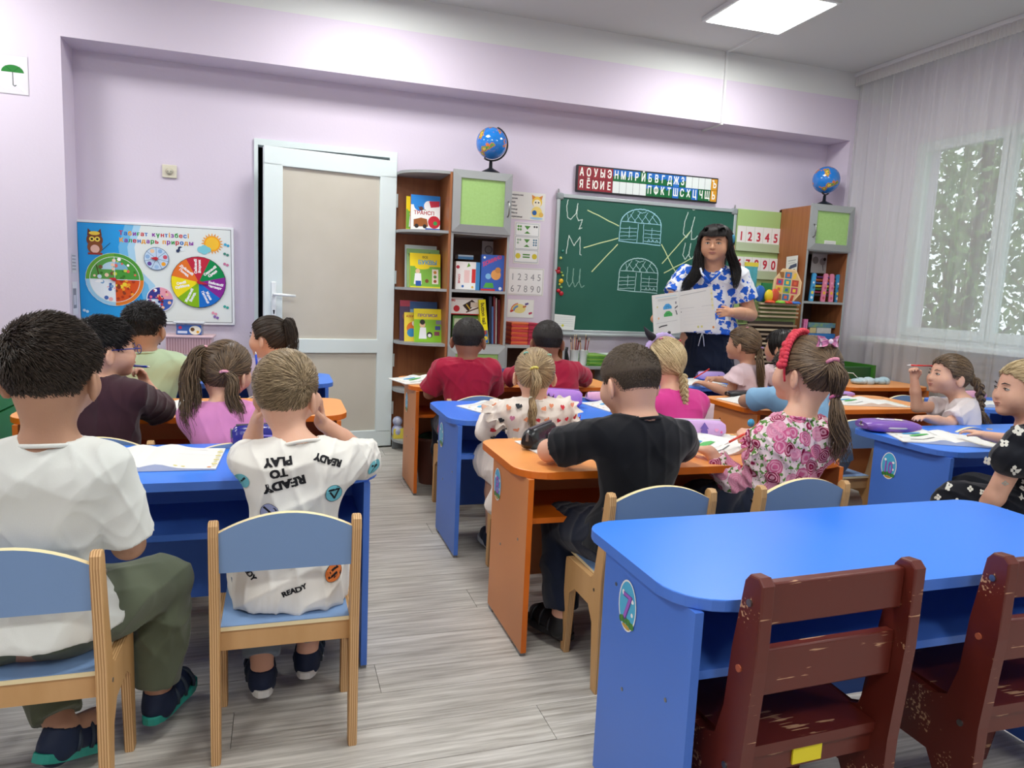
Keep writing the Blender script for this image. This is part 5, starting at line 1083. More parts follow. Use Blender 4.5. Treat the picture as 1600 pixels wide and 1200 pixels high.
NAPE = {'boy': -.062, 'girl': -.072}
def zmin(x, y, z, nape):
    return -.016*np.clip(1-(x/.05)**2, 0, 1)*(y < -.03)+np.interp(y/.09, [-1, -.5, -.36, -.22, .05, .2, .34, .5, .8, 1], [nape, nape, -.04, .006, .018, .008, -.012, .02, .05, .056])
def hand(f, W, d, nrm, side, s=1, curl=(20, 25, 20), spread=5, thumb=35, fl=1, tcurl=20):
    """palm, four jointed fingers of different lengths and a thumb leaving the side of the palm; nrm points out of the palm"""
    d = unit(d); nrm = unit(A_(nrm)-d*np.dot(nrm, d)); x = np.cross(d, nrm)*side     # x: towards the thumb
    W = A_(W, float); k = s
    f.cone(W-d*.012*k, W+d*.018*k, .0175*k, .02*k, .008, sq=(nrm, .75)); f.cone(W+d*.016*k+x*.009*k, W+d*.042*k+x*.012*k, .0155*k, .0125*k, .006, sq=(nrm, .72)); f.cone(W+d*.016*k-x*.009*k, W+d*.04*k-x*.012*k, .0155*k, .0125*k, .006, sq=(nrm, .72))
    for i, (l, off) in enumerate(((.9, .0185), (1, .0062), (.94, -.0062), (.75, -.0175))):
        b = W+d*(.05-.002*abs(i-1))*k+x*off*k; sp = R((1.3-i)*spread); dd = unit(d*cos(sp)+x*sin(sp)); a = 0; p = b; r_ = .0074*k
        for j, L in enumerate((.021, .0155, .0125)):
            a += R(curl[j]+(i*4 if curl[0] > 30 else 0)); q = p+(dd*cos(a)+nrm*sin(a))*L*l*fl*k; f.cone(p, q, r_, r_*.9, .0025 if j else .005); p = q; r_ *= .9
    b = W+d*.012*k+x*.018*k; t = R(thumb); dd = unit(d*cos(t)+x*sin(t)+nrm*.25); q = b+dd*.026*k; f.cone(b, q, .0095*k, .0082*k, .006); dd = unit(dd*cos(R(tcurl))-x*sin(R(tcurl))+nrm*.2); f.cone(q, q+dd*.022*k, .0082*k, .007*k, .002)
def person(lab, C, yaw, N, P, by=0, pitch=0, roll=0, s=1., sk='a', hair=('short', 'dark'), h=.006, SL=None, SR=None, arms=None, legs=None, shirt=None, pants=None, skirt=None, fat=1., sw=.125, base=None, standing=False, neck=.04, shoes=None, face=False, hw=1., grp='children of the class', tuckz=None, fh=None):
    C, N, P = A_(C, float), A_(N, float), A_(P, float); B_ = frame(by); rt, fw = B_[:, 0], B_[:, 1]; Hm = frame(yaw, pitch, roll)
    base = A_([P[0], P[1], 0.]) if base is None else A_(base, float)
    root = thing('person', lab, 'person', tuple(base), 0, grp)
    SL = N-rt*sw*s+A_([0, 0, -.038*s]) if SL is None else A_(SL, float); SR = N+rt*sw*s+A_([0, 0, -.038*s]) if SR is None else A_(SR, float)
    W = lambda *q: C+Hm@(A_(q, float)*s)
    arms = arms or {}; AR = {}
    for sd, S_ in (('L', SL), ('R', SR)):
        q = 1 if sd == 'R' else -1; a = dict(arms.get(sd, {}))
        a.setdefault('E', S_+rt*q*.05*s+fw*.12*s+A_([0, 0, -.12*s])); a['E'] = A_(a['E'], float); a.setdefault('W', a['E']-rt*q*.07*s+fw*.15*s+A_([0, 0, -.0])); a['W'] = A_(a['W'], float); a['S'] = S_; AR[sd] = a
    if legs is None:
        legs = {}
        for sd, q in (('L', -1), ('R', 1)): legs[sd] = dict(H=P+rt*q*.055+A_([0, 0, -.01]), K=P+rt*q*.085+fw*.27+A_([0, 0, -.02]), A=P+rt*q*.08+fw*.29+A_([0, 0, .075-P[2]]), T=None)
    for sd, g in legs.items():
        for k_ in ('H', 'K', 'A'): g[k_] = A_(g[k_], float)
        g['D'] = unit(g['D']) if g.get('D') is not None else fw
    def torso(f, o, k=.03):
        mid = P*.5+N*.5; f.cone(P+A_([0, 0, .0]), mid, (.098*fat)*s+o, (.092*fat)*s+o, k, sq=(fw, .8)); f.cone(P-rt*.035*s, P+rt*.035*s, .085*s*fat+o, .085*s*fat+o, k)
        up = N*.8+P*.2; f.cone(mid, up, .092*fat*s+o, .078*s*fat+o, k, sq=(fw, .78)); f.cone(SL*.72+N*.28+A_([0, 0, -.03])*s, SR*.72+N*.28+A_([0, 0, -.03])*s, .054*s+o, .054*s+o, k)
        f.cone(N*.94+P*.06, SL, .04*s+o*.6, .031*s+o, k); f.cone(N*.94+P*.06, SR, .04*s+o*.6, .031*s+o, k); f.cone(up-rt*.05*s, up-rt*.05*s-fw*.002+(mid-up)*.5, .062*s*fat+o, .06*s+o, k); f.cone(up+rt*.05*s, up+rt*.05*s+(mid-up)*.5, .062*s*fat+o, .06*s+o, k)
    pts = [C+A_([0, 0, .12*s]), C-A_([.13, .13, .1])*s, C+A_([.13, .13, .1])*s, SL, SR, P-A_([.16, .16, .12])*s*fat, P+A_([.16, .16, .1])*s*fat]
    for a in AR.values(): pts += [a['E'], a['W'], a['W']+unit(a.get('d', a['W']-a['E']))*.13*s]
    for g in legs.values(): pts += [g['K'], g['A'], g['A']+g['D']*.16*s-A_([0, 0, .06])]
    pts = A_(pts); lo, hi = pts.min(0)-.075, pts.max(0)+.075; lo[2] = max(lo[2], -.02)
    # ---- body, one continuous surface
    f = Fld(lo, hi, h); hb = Fld.__new__(Fld); torso(f, 0)
    for sd, a in AR.items():
        q = 1 if sd == 'R' else -1; r_ = a.get('r', 1)*s
        f.cone(a['S'], a['E'], .032*r_, .028*r_, .015); f.cone(a['E'], a['E']*.45+a['W']*.55, .0285*r_, .026*r_, .01); f.cone(a['E']*.45+a['W']*.55, a['W'], .026*r_, .0185*r_, .01)
        if a.get('hand', True): hand(f, a['W'], a.get('d', a['W']-a['E']), a.get('n', (0, 0, -1)), (1 if sd == 'L' else -1)*a.get('flip', 1)*-1, s*a.get('hs', .92), a.get('curl', (18, 22, 18)), a.get('spread', 5), a.get('thumb', 35), a.get('fl', 1), a.get('tcurl', 20))
    for g in legs.values():
        f.cone(g['H'], g['K'], .066*s, .047*s, .02); f.cone(g['K'], g['K']*.6+g['A']*.4, .045*s, .044*s, .01); f.cone(g['K']*.6+g['A']*.4, g['A'], .044*s, .03*s, .01)
        f.cone(g['A']+A_([0, 0, -.02]), g['A']+g['D']*.09*s+A_([0, 0, -.035]), .03*s, .024*s, .015)
    f.cone(N*.9+P*.1, W(0, -.022, -.05), .043*s*neck/.04, .04*s*neck/.04, .03)
    f.ell(W(0, -.006, .014), A_([.072*hw, .09, .083])*s, .012, Hm); f.ell(W(0, .022, -.036), A_([.056*hw, .062, .058])*s, .03, Hm); f.ell(W(0, -.024, -.038), A_([.05*hw, .055, .048])*s, .03, Hm); f.ell(W(0, .066, -.08), A_([.022, .018, .015])*s, .03, Hm)
    for q in (-1, 1):
        f.ell(W(.034*q, .054, -.032), A_([.029, .026, .028])*s, .03, Hm); f.ell(W(.03*q, .092, .0), A_([.015, .01, .007])*s, .012, Hm, neg=True)
        E_ = Hm@np.array(frame(-32*q, 0, 0)); f.ell(W(.0805*q*hw, -.01, -.022), A_([.0085, .0185, .031])*s, .006, E_); f.ell(W(.0865*q*hw, -.005, -.017), A_([.006, .010, .016])*s, .004, E_, neg=True)
        f.ell(W(.0825*q*hw, -.004, -.02), A_([.0035, .006, .012])*s, .004, E_)
    nz = 0 if standing else .008; f.cone(W(0, .085-nz, .004), W(0, .1-nz, -.026), .008*s, .0100*s, .012); f.ell(W(0, .096-nz, -.029), A_([.0165, .008, .0075])*s, .008, Hm); f.ell(W(0, .081, -.052), A_([.021, .011, .009])*s, .008, Hm); f.ell(W(0, .093, -.052), A_([.02, .006, .0018])*s, .002, Hm, neg=True)
    body = f.build('body', SK[sk], root, base)
    # ---- face parts
    hm = HM[hair[1]]
    for q in (-1, 1):
        b = B(); b.M = Matrix.Translation(Vector(W(.03*q, .0745, .0)-base)) @ Matrix(Hm).to_4x4(); b.ball((0, 0, 0), (.0125*s, .0105*s, .0052*s), 0, 14, 10).build('eye', mat('eye_white', '#cfc9c0', .3), root)
        b = B(); b.M = Matrix.Translation(Vector(W(.03*q, .0795, .0)-base)) @ Matrix(Hm).to_4x4(); b.ball((0, 0, 0), (.0062*s, .006*s, .0047*s), 0, 12, 8).build('iris', mat('iris_dark', '#1d1410', .15), root)
        B().tube([tuple(W(q*x, y, z)-base) for x, y, z in ((.014, .0885, .017), (.028, .0865, .022), (.044, .076, .018))], [.0016*s, .0025*s, .001*s], 6).build('eyebrow', mat('brow', '#2c211b', .7), root)
        if face: B().tube([tuple(W(q*x, y, z)-base) for x, y, z in ((.016, .0825, .002), (.03, .0865, .0052), (.044, .0775, .001))], [.001*s, .0018*s, .001*s], 5).build('eyelid', mat('brow', '#2c211b', .7), root)
    B().tube([tuple(W(x, y, z)-base) for x, y, z in ((-.021, .084, -.051), (-.008, .0925, -.049), (0, .0925, -.0505), (.008, .0925, -.049), (.021, .084, -.051))], [.0012*s, .0038*s, .0032*s, .0038*s, .0012*s], 7).tube([tuple(W(x, y, z)-base) for x, y, z in ((-.018, .084, -.055), (0, .0915, -.0585), (.018, .084, -.055))], [.0012*s, .0042*s, .0012*s], 7).build('lips', mat('lips_'+sk, '#b57a6c' if sk != 'd' else '#8a4a42', .4), root)
    # ---- hair
    style = hair[0]; o = hair[2] if len(hair) > 2 else {}; th = o.get('t', {'short': .013, 'buzz': .004, 'gather': .009, 'long': .012}[style]); nape = o.get('nape', NAPE['boy' if style in ('short', 'buzz') else 'girl'])
    c0 = A_([0, -.008, .016]); Rr = A_([.073*hw+th, .0905+th, .083+th]); fh = Fld(W(0, 0, 0)-.15*s, W(0, 0, 0)+.15*s, max(h*.85, .0045))
    zc_ = lambda x, y, z: (zmin(x/s, y/s, z/s+.0, nape)-z/s-.016+.004*np.sin(x/s*190)+.003*np.sin(x/s*411+y/s*130))*s*.7
    if style in ('short', 'buzz'): zo = lambda x, y, z: zc_(x, y-.024*s, z-.038*s); fh.ell(C+Hm@(c0*s), (Rr-th+.003)*s, 0, Hm, cut=zc_); fh.ell(W(0, -.024, -.038), A_([.0525*hw, .0575, .05])*s, .012*s, Hm, cut=lambda x, y, z: (nape-(z/s-.038)-.004+.003*np.sin(x/s*300))*s*.7); fh.ell(C+Hm@((c0+A_([0, .0, .010 if style == 'short' else .003]))*s), (Rr-(A_([th*.4+.0015, th*.2+.0015, .0125]) if style == 'short' else A_([.0035, .0035, .006])))*s, .02*s, Hm, cut=lambda x, y, z: np.maximum(zc_(x, y, z), (.008-z/s)*s*.7))
    else: fh.ell(C+Hm@(c0*s), Rr*s, 0, Hm, cut=zc_)
    H = Hair(); V, Q = fh.verts_faces(); H.add(V, Q, np.full(len(V), .25))
    n = o.get('n', {'short': 2600, 'buzz': 2600, 'gather': 800, 'long': 800}[style]); dr = rng.normal(size=(n*3, 3)); dr /= np.linalg.norm(dr, axis=1, keepdims=True); p0 = c0+dr*Rr
    ok = p0[:, 2] > zmin(p0[:, 0], p0[:, 1], p0[:, 2], nape)+.004; p0 = p0[ok][:n]; n = len(p0)
    Rl = lambda P_, lift: c0+((P_-c0)/Rr)/np.linalg.norm((P_-c0)/Rr, axis=-1, keepdims=True)*Rr*(1+lift)
    if style in ('short', 'buzz'):
        L = o.get('len', .03 if style == 'short' else .008); m = 5; cr = A_(o.get('crown', (0.008, -.055, .085))); fl_ = p0-cr; fl_ += .35*np.cross(A_([0, .3, .9]), fl_); fl_ += A_(o.get('sweep', (0, .0, 0))); fl_ += rng.normal(size=fl_.shape)*.012*o.get('mess', 1); fl_ /= np.linalg.norm(fl_, axis=1, keepdims=True)
        Ls = L*(.6+.6*rng.random(n))*np.interp(p0[:, 2], [-.05, .0, .04, .08], [.22, .5, .9, 1.1]); low = -np.interp(p0[:, 2], [-.02, .03, .06], [(th-.004)/.085, .3*th/.085, 0]); P_ = [p0]
        for k in range(1, m): P_.append(P_[-1]+fl_*(Ls/(m-1))[:, None])
        lift = o.get('lift', .1 if style == 'short' else .035)*(.4+rng.random(n))+(0 if style == 'short' else .01); P_ = np.stack([Rl(q, (lift*(k/(m-1))*np.interp(p0[:, 2], [-.04, .05], [.35, 1])+low)[:, None]) for k, q in enumerate(P_)], 1); rad = np.broadcast_to(o.get('r', .0016 if style == 'short' else .0011)*s*A_([1, 1, .9, .6, .15])[None], (n, m))
        H.paths(C+(P_*s)@Hm.T, rad)
    if style in ('gather', 'long'):
        m = 9; ties = [A_(t_, float) for t_ in o.get('ties', [(0, -.1, .02)])]
        if len(ties) == 1: T_ = np.repeat(ties[0][None], n, 0)
        else:
            px_ = p0[:, 0]+o.get('skew', 0)*p0[:, 2]; T_ = np.where((px_ > 0)[:, None], ties[1], ties[0]) if len(ties) == 2 else A_(ties)[np.argmin([np.linalg.norm(p0-t_, axis=1) for t_ in ties], axis=0)]
        if style == 'long':
            T_ = p0*A_([1.05, 1, 0])+A_([0, -.02, -.10]); T_[:, 1] = np.where(p0[:, 1] > .035, np.where(p0[:, 2] > .06, .09, p0[:, 1]), T_[:, 1]); fr = (p0[:, 1] > .03) & (np.abs(p0[:, 0]) < .064); T_[:, 2] = np.where(fr, .04, T_[:, 2]); T_[:, 1] = np.where((p0[:, 1] > .03) & ~fr, .03, T_[:, 1]); T_[:, 0] = np.where((p0[:, 1] > .0) & ~fr, np.sign(p0[:, 0])*.09, T_[:, 0])
        t = np.linspace(0, 1, m)[None, :, None]; P_ = p0[:, None]*(1-t)+T_[:, None]*t; lf = .0+.03*rng.random(n)[:, None, None]+.004*np.sin(np.linspace(0, 9, m))[None, :, None]
        P_ = Rl(P_, lf); P_ = P_*(1-t**6)+(T_[:, None] if style == 'gather' else P_)*t**6; rad = np.broadcast_to(o.get('r', .0021)*s*np.array([.7]+[1]*(m-2)+[.8])[None], (n, m)); H.paths(C+(P_*s)@Hm.T, rad)
    H.build('hair', hm, root, base)
    for kind, pts_, rads, kw in o.get('tails', []):
        T2 = Hair(); q_ = [W(*p_[1:]) if p_[0] == 'l' else A_(p_, float) for p_ in pts_]
        (tail if kind == 'tail' else braid)(T2, q_, rads, **kw); T2.build('ponytail' if kind == 'tail' else 'braid', hm, root, base)
    for pos, r_, c_ in o.get('bands', []):
        p_ = W(*pos[1:]) if pos[0] == 'l' else A_(pos, float); b = B(); dn = A_(o.get('bdir', (0, -.5, -.8))); u = Vector(unit(dn)); e1 = u.orthogonal().normalized(); e2 = u.cross(e1)
        b.tube([Vector(p_-base)+(e1*cos(k*pi/8)+e2*sin(k*pi/8))*r_*(1+.12*(k % 2)) for k in range(17)], r_*.42, 7).build('hair_tie', mat('tie'+c_, c_, .6), root)
    # ---- clothes
    out = {'root': root, 'base': base, 'W': W, 'Hm': Hm, 'AR': AR, 'body': body}
    def wr(amp, k1=38):
        ks = rng.normal(size=(6, 3)); ks = ks/np.linalg.norm(ks, axis=1, keepdims=True)*k1*A_([1.15, 1.15, .6]); ph = rng.random(6)*6; kl = rng.normal(size=(6, 3))*9
        def g(V, nv):
            w = 0
            for i in range(6):
                m_ = np.clip(.5+.9*np.sin(V@kl[i]+ph[i]), 0, 1); w = w+m_*(1-np.abs(np.sin(V@ks[i]+ph[i]+1.1*np.sin(V@kl[(i+2) % 6]*1.7))))**2.2
            return amp*(w-.7)
        return g
    if pants:
        f = Fld(lo, hi, h); f.cone(P-rt*.04*s-A_([0, 0, .006]), P+rt*.04*s-A_([0, 0, .006]), .088*s*fat, .088*s*fat, .03)
        for g in legs.values():
            e = pants.get('len', .9); kn, an = g['K'], g['K']*(1-e)+g['A']*e; lo_ = pants.get('o', .013)
            f.cone(g['H'], kn, .072*s+lo_, .05*s+lo_, .02); f.cone(kn, kn*.5+an*.5, .048*s+lo_, .046*s+lo_, .01); f.cone(kn*.5+an*.5, an, .046*s+lo_, .034*s+lo_, .01, flat=True)
        f.plane(P+A_([0, 0, .075*s]), (0, 0, 1)); f.build('trousers', pants['m'], root, base, wr(pants.get('amp', .004)))
    if skirt:
        f = Fld(lo-A_([.1, .1, 0]), hi+A_([.1, .1, 0]), h); so = skirt.get('o', .03)
        if standing:
            f.chain([P+A_([0, 0, .02]), P+A_([0, 0, -.04]), P+A_([0, 0, -.25]), P+A_([0, 0, -skirt['len']])], [.105*fat*s, .115*fat*s, .125*fat*s, skirt.get('r', .17)*s], .03, sq=(fw, .8), flat=True); f.plane(P-A_([0, 0, skirt['len']]), (0, 0, -1))
        else:
            f.cone(P-rt*.05, P+rt*.05, .1*s+so*.4, .1*s+so*.4, .03); f.cone(P-rt*.06, P-rt*.1+fw*.24, .08*s+so*.5, .06*s+so, .03); f.cone(P+rt*.06, P+rt*.1+fw*.24, .08*s+so*.5, .06*s+so, .03); f.cone(P-rt*.08+fw*.1, P+rt*.08+fw*.1, .08+so*.3, .08+so*.3, .03); f.cone(P*.7+N*.3, P, .1*s, .11*s+so*.5, .03)
            if skirt.get('side'): f.cone(P-rt*.1, P-rt*.16-A_([0, 0, .12]), .05, .045, .03)
        out['skirt'] = f.build('skirt', skirt['m'], root, base, wr(.005))
    if shirt:
        f = Fld(lo-.02, hi+.02, h*.9); oo = shirt.get('o', .009); torso(f, oo); f.cone(P-rt*.04*s, P+rt*.04*s, .092*s*fat+oo, .092*s*fat+oo, .03); f.cone(P-rt*.045*s+A_([0, 0, -.05*s]), P+rt*.045*s+A_([0, 0, -.05*s]), .094*s*fat+oo, .094*s*fat+oo, .03); sl = shirt.get('sl', .62); fl = shirt.get('flare', .006)
        for sd, a in AR.items():
            r_ = a.get('r', 1)*s; sl = a.get('sl', shirt.get('sl', .62)); o3 = oo+shirt.get('so', 0)
            if sl <= 1: e_ = a['S']*(1-sl)+a['E']*sl; f.cone(a['S'], e_, .033*r_+o3, (.033-.005*sl)*r_+o3+fl, .012, flat=True)
            else: e_ = a['E']*(2-sl)+a['W']*(sl-1); f.cone(a['S'], a['E'], .034*r_+o3, .030*r_+o3, .014); f.cone(a['E'], e_, .03*r_+o3, .021*r_+o3, .01, flat=True)
            if shirt.get('puff'): f.ell(a['S']*.75+a['E']*.25+(a['S']-N)*.12, A_([.062, .062, .052])*s*shirt['puff'], .02)
            if shirt.get('ruffle'):
                ax_ = unit(a['E']-a['S']); e1 = unit(np.cross(ax_, fw)); e2 = np.cross(ax_, e1); G = []
                for t_ in (0, .5, 1.):
                    G.append([tuple(a['S']+ax_*(.012+.012*t_)*s+(e1*cos(u_)+e2*sin(u_))*(.042+.034*t_+.012*t_*sin(u_*11+t_))*s*shirt.get('rs', 1)+ax_*(.014*t_*cos(u_*11))-base) for u_ in np.linspace(0, 2*pi, 60)])
                rb_ = B(); rb_.grid(G); rb_.grid([[tuple(A_(p_)+ax_*.0015) for p_ in r_2][::-1] for r_2 in G]); rb_.build('ruffle', shirt['m'], root)
        nk = unit(unit(W(0, -.022, -.05)-N)*.4+A_([0, 0, .6])+fw*.16); f.cone(N+nk*.009*s, N+nk*.12*s, (.047 if 'nw' not in shirt else shirt['nw'])*s, .085*s, .004, neg=True)
        hz = shirt.get('hem', -.02); f.plane(P+A_([0, 0, hz*s]), (0, 0, -1))
        out['shirt'] = f.build('shirt', shirt['m'], root, base, wr(shirt.get('amp', .003), shirt.get('wk', 38)))
        b = B(); 
        if shirt.get('collar', True):
            u = Vector(nk); e1 = Vector(rt-nk*np.dot(rt, nk)).normalized(); e2 = u.cross(e1); cc = Vector(N+nk*.002*s-base); rr3 = shirt.get('nw', .047)*s*1.1
            b.tube([cc+(e1*cos(k*pi/12)+e2*sin(k*pi/12))*rr3*1.04 for k in range(25)], .0048*s, 6).build('collar', shirt.get('cm', shirt['m']), root)
    # ---- shoes
    if shoes:
        for sd, g in legs.items():
            d = unit(g['D']*A_([1, 1, 0])); pz = A_([0, 0, 1.]); ax_ = np.cross(d, pz); tilt = g.get('tilt', 0); d2 = d*cos(R(tilt))-pz*sin(R(tilt)); p2 = np.cross(ax_, d2); p2 = p2 if p2[2] > 0 else -p2
            Mx = np.stack([ax_, d2, p2], 1); hl = g['A']-p2*.045*s; f = Fld(hl-.2, hl+.2, .0045); cc = hl+d2*.052*s+p2*.012
            f.ell(cc, A_([.037, .095, .042])*s, .01, Mx, cut=lambda x, y, z: -z-.012); f.cone(hl, hl+p2*.05*s, .034*s, .033*s, .02, flat=True); f.cone(hl+p2*.03*s, hl+p2*.09*s, .025*s, .025*s, .004, neg=True)
            sh = f.build('shoe', shoes['m'], root, base); b = B(); b.M = Matrix.Translation(Vector(cc-base)) @ Matrix(Mx).to_4x4(); n_ = 24
            b.prism([((.04+.004*sin(2*pi*k/n_))*s*np.sign(cos(2*pi*k/n_))*abs(cos(2*pi*k/n_))**.6*(1 if sin(2*pi*k/n_) > 0 else .85), .1*s*np.sign(sin(2*pi*k/n_))*abs(sin(2*pi*k/n_))**.8) for k in range(n_)], -.031, -.010, 'z', 0, .003); b.build('sole', shoes['sole'], root)
            if shoes.get('strap'):
                b = B(); b.M = Matrix.Translation(Vector(cc-base)) @ Matrix(Mx).to_4x4()
                for y0 in (.01, .05, -.03): b.tube([(.038*s*cos(a), y0*s, .0+.045*s*sin(a)*(1-.5*abs(y0)/.095)) for a in np.linspace(-.3, pi+.3, 12)], .0055, 6)
                b.build('strap', shoes['strap'], root)
    return out
def pen(p, d, L, c_, lab, tip='#e8e8e8', grp='pens and pencils'):
    d = Vector(unit(d)); p = Vector(p); t = thing('pen', lab, 'pen', tuple(p), 0, grp)
    B().tube([d*0, d*L*.86], .0042, 8).build('barrel', mat('pen'+c_, c_, .3), t); B().tube([d*L*.86, d*L*.97, d*L], [.0042, .002, .0008], 8).build('tip', mat('pentip', tip, .3), t); B().tube([d*-.012, d*0], .0046, 8).build('cap', mat('pencap'+c_, c_, .25), t); return t
# cloth materials
def cloth(name, h, **k):
    k.setdefault('bump', (700, .12)); return mat(name, h, .85, .15, sheen=.2, **k)
WTEE = cloth('white_cotton', '#dfe2dc'); WTEE2 = cloth('printed_white_cotton', '#e6e4dc')
# ================================================================ things on the desks
def page_curve(x, w_, s_): t = abs(x)/w_; return .004+.013*math.exp(-((t-.22)/.2)**2)*s_+.004*(1-t)
def workbook(x, y, rz, lab, z=.6, w_=.2, h_=.262, kind=0, flip=False):
    t = thing('open_workbook', lab, 'book', (x, y, z+.001), R(rz), 'open workbooks on the desks')
    for s_, nm in ((-1, 'left_pages'), (1, 'right_pages')):
        n = 10; top = [[(s_*w_*i/n, yy2, page_curve(w_*i/n, w_, 1)) for i in range(n+1)] for yy2 in (-h_/2, h_/2)]; b = B(); b.grid(top if s_ > 0 else [r[::-1] for r in top])
        b.grid([[(s_*w_*i/n, yy2, 0) for i in range(n+1)] for yy2 in (h_/2, -h_/2)]); 
        for e in (0, 1): b.grid([[p for p in top[e]], [(p[0], p[1], 0) for p in top[e]]], 0, False)
        b.grid([[top[0][n], top[1][n]], [(s_*w_, -h_/2, 0), (s_*w_, h_/2, 0)]], 0, False)
        b.build(nm, PAPER, t)
        p = Print(); L = s_ < 0
        if (L and not flip) or (flip and not L):
            if kind == 0:
                p.line([(-.07, .1), (.06, .1)], .004, '#a9c9dc').line([(-.06, .088), (.07, .088)], .003, '#b9b9b9')
                for cx, cy, c_ in ((-.005, .045, '#5aa7d6'), (.01, .0, '#56ad5c')): p.poly([(cx-.035, cy-.014), (cx-.035, cy+.006), (cx-.015, cy+.024), (cx+.015, cy+.024), (cx+.035, cy+.006), (cx+.035, cy-.014)], c_)
                for k in range(3): p.disc(-.075, .06-.05*k, .006, ['#d9b95a', '#c9c07a', '#e0a56a'][k], 8).rect(.065, .05-.03*k, .08, .058-.03*k, '#7a7a80')
                p.line([(-.07, -.05), (.07, -.05)], .002, '#b5b5b5').line([(-.05, -.08), (0, -.078), (.04, -.075)], .007, '#6a6a6a').line([(-.07, -.11), (.05, -.11)], .002, '#c0c0c0')
            else: [p.line([(-.075, .1-.03*k), (.075, .1-.03*k)], .0015, '#c9c9c6') for k in range(7)]
        else:
            p.line([(-.08, .1), (.05, .1)], .003, '#cfcfcc').line([(-.08, .03), (.075, .03)], .0015, '#b9b9b9'); [p.line([(-.07, .01-.03*k), (.07, .01-.03*k)], .001, '#d5d5d2') for k in range(4)]
            p.disc(-.01, -.11, .006, '#cfc96a', 8).disc(.01, -.11, .006, '#cfc96a', 8).disc(.08, -.115, .006, '#d98a4a', 8)
            for k in range(9): p.disc(.09, -.1+.025*k, .006+.003*(k % 2), '#d8cf8a' if k % 2 else '#e6dfb0', 8)
        off = s_*w_*.5; p.v = [(a+off, b_, page_curve(a+off, w_, 1)+.0006+c) for a, b_, c in p.v]; p.build('page_print', t, (0, 0, 0), (0, 0, 0), .6)
    return t
workbook(-.365, 2.31, -2, 'open workbook in front of the boy in the plain white shirt', kind=1)
workbook(.085, 2.30, -4, 'open workbook hidden mostly behind the boy in the printed white shirt', kind=1)
workbook(1.02, 3.17, 20, 'open workbook with yurts, left of the girl in the heart blouse')
workbook(1.66, 3.19, 8, 'open workbook at the right end of the blue desk with the lilac pencil case')
workbook(1.60, 2.31, 22, 'open workbook with yurts between the boy in black and the girl in roses'); workbook(1.03, 2.33, 5, 'open workbook under the arms of the boy in black', kind=1)
workbook(.83, 4.09, 14, 'open workbook on the orange desk left of the left boy in red', z=.605); workbook(1.40, 4.10, -4, 'open workbook in front of the right boy in red', z=.605)
workbook(2.68, 2.30, -26, 'open workbook with yurts on the blue desk with the number 10 sticker')
workbook(3.18, 3.24, -14, 'open workbook on the orange desk behind the purple oval pencil case'); workbook(2.52, 3.3, 6, 'open workbook in front of the child in light blue', kind=1)
workbook(2.56, 4.03, -6, 'open workbook of the girl writing in front of the teacher', kind=1); workbook(3.96, 3.17, -10, 'open workbook on the blue desk beside the curtain')
workbook(-.40, 3.22, 12, 'white open workbook in front of the boy with glasses', kind=1)
def case(x, y, rz, L, W_, H_, c_, lab, z=.6, draw=None, top=.55, zc='#55505a', rough=.4, flat=False):
    """soft zipped pencil case: rounded section narrowing to the zipper"""
    t = thing('pencil_case', lab, 'pencil case', (x, y, z+.001), R(rz), 'pencil cases'); m = mat('case'+c_, c_, rough, .4, bump=(60, .15)); n = 14; k = 16; b = B()
    def sec(u):
        e = (1-abs(u)**(6 if not flat else 3))**.5; out = []
        for j in range(k):
            a = 2*pi*j/k; cx, sy = cos(a), sin(a); px = np.sign(cx)*abs(cx)**.55*W_/2*(.75+.25*e); zz2 = H_/2+np.sign(sy)*abs(sy)**.6*H_/2
            if not flat: px *= 1-(1-top)*(zz2/H_)**1.5
            out.append((u*L/2, px*(.9+.1*e), H_*.5+(zz2-H_*.5)*(.55+.45*e)+.0))
        return out
    S = [sec(max(-1, min(1, -1+2*i/n))) for i in range(n+1)]; b.grid([[s_[j % k] for j in range(k+1)] for s_ in S]); b._add(S[0][::-1], [tuple(range(k))]); b._add(S[-1], [tuple(range(k))])
    b.build('pouch', m, t); zm = mat('zip'+zc, zc, .4)
    if flat: B().tube([(L*.502*cos(a), W_*.5*sin(a)*1.0, H_*.5) for a in np.linspace(0, 2*pi, 33)], .0045, 6).build('zipper', zm, t)
    else: B().box(-L*.42, L*.42, -.006, .006, H_-.0035, H_+.002, bev=.001).build('zipper', zm, t)
    B().box(-L*.5-.004, -L*.5+.004, -.005, .005, H_*.45, H_*.85, bev=.001).build('zip_pull', STEEL, t)
    if draw:
        p = Print(); draw(p); p.build('case_print', t, (0, -W_/2*1.02, H_*.42), (R(80), 0, 0), .4)
    return t
case(.895, 2.385, 48, .235, .075, .075, '#1d1f22', 'black shiny pencil case at the front corner of an orange desk', draw=lambda p: p.poly([(.0, -.02), (-.012, .0), (-.008, .016), (.004, .02), (.01, .004), (.02, -.004), (.012, -.02)], '#b9b6c4').text('100', .035, -.012, .026, '#c2bccd', .03), rough=.25)
case(1.585, 2.475, -12, .25, .07, .068, '#c9a3d8', 'pale violet pencil case between the boy in black and the girl in roses', draw=lambda p: p.heart(-.03, .0, .007, '#c25a9a').heart(.08, .004, .009, '#e39ac4').disc(.03, -.004, .014, '#6f5aa8').poly([(.012, .008), (.03, .034), (.048, .008)], '#6f5aa8').line([(-.095, .016), (-.06, .014)], .004, '#4a3a6a').star(.1, -.004, .007, '#d85a9a'), zc='#c9c4cf')
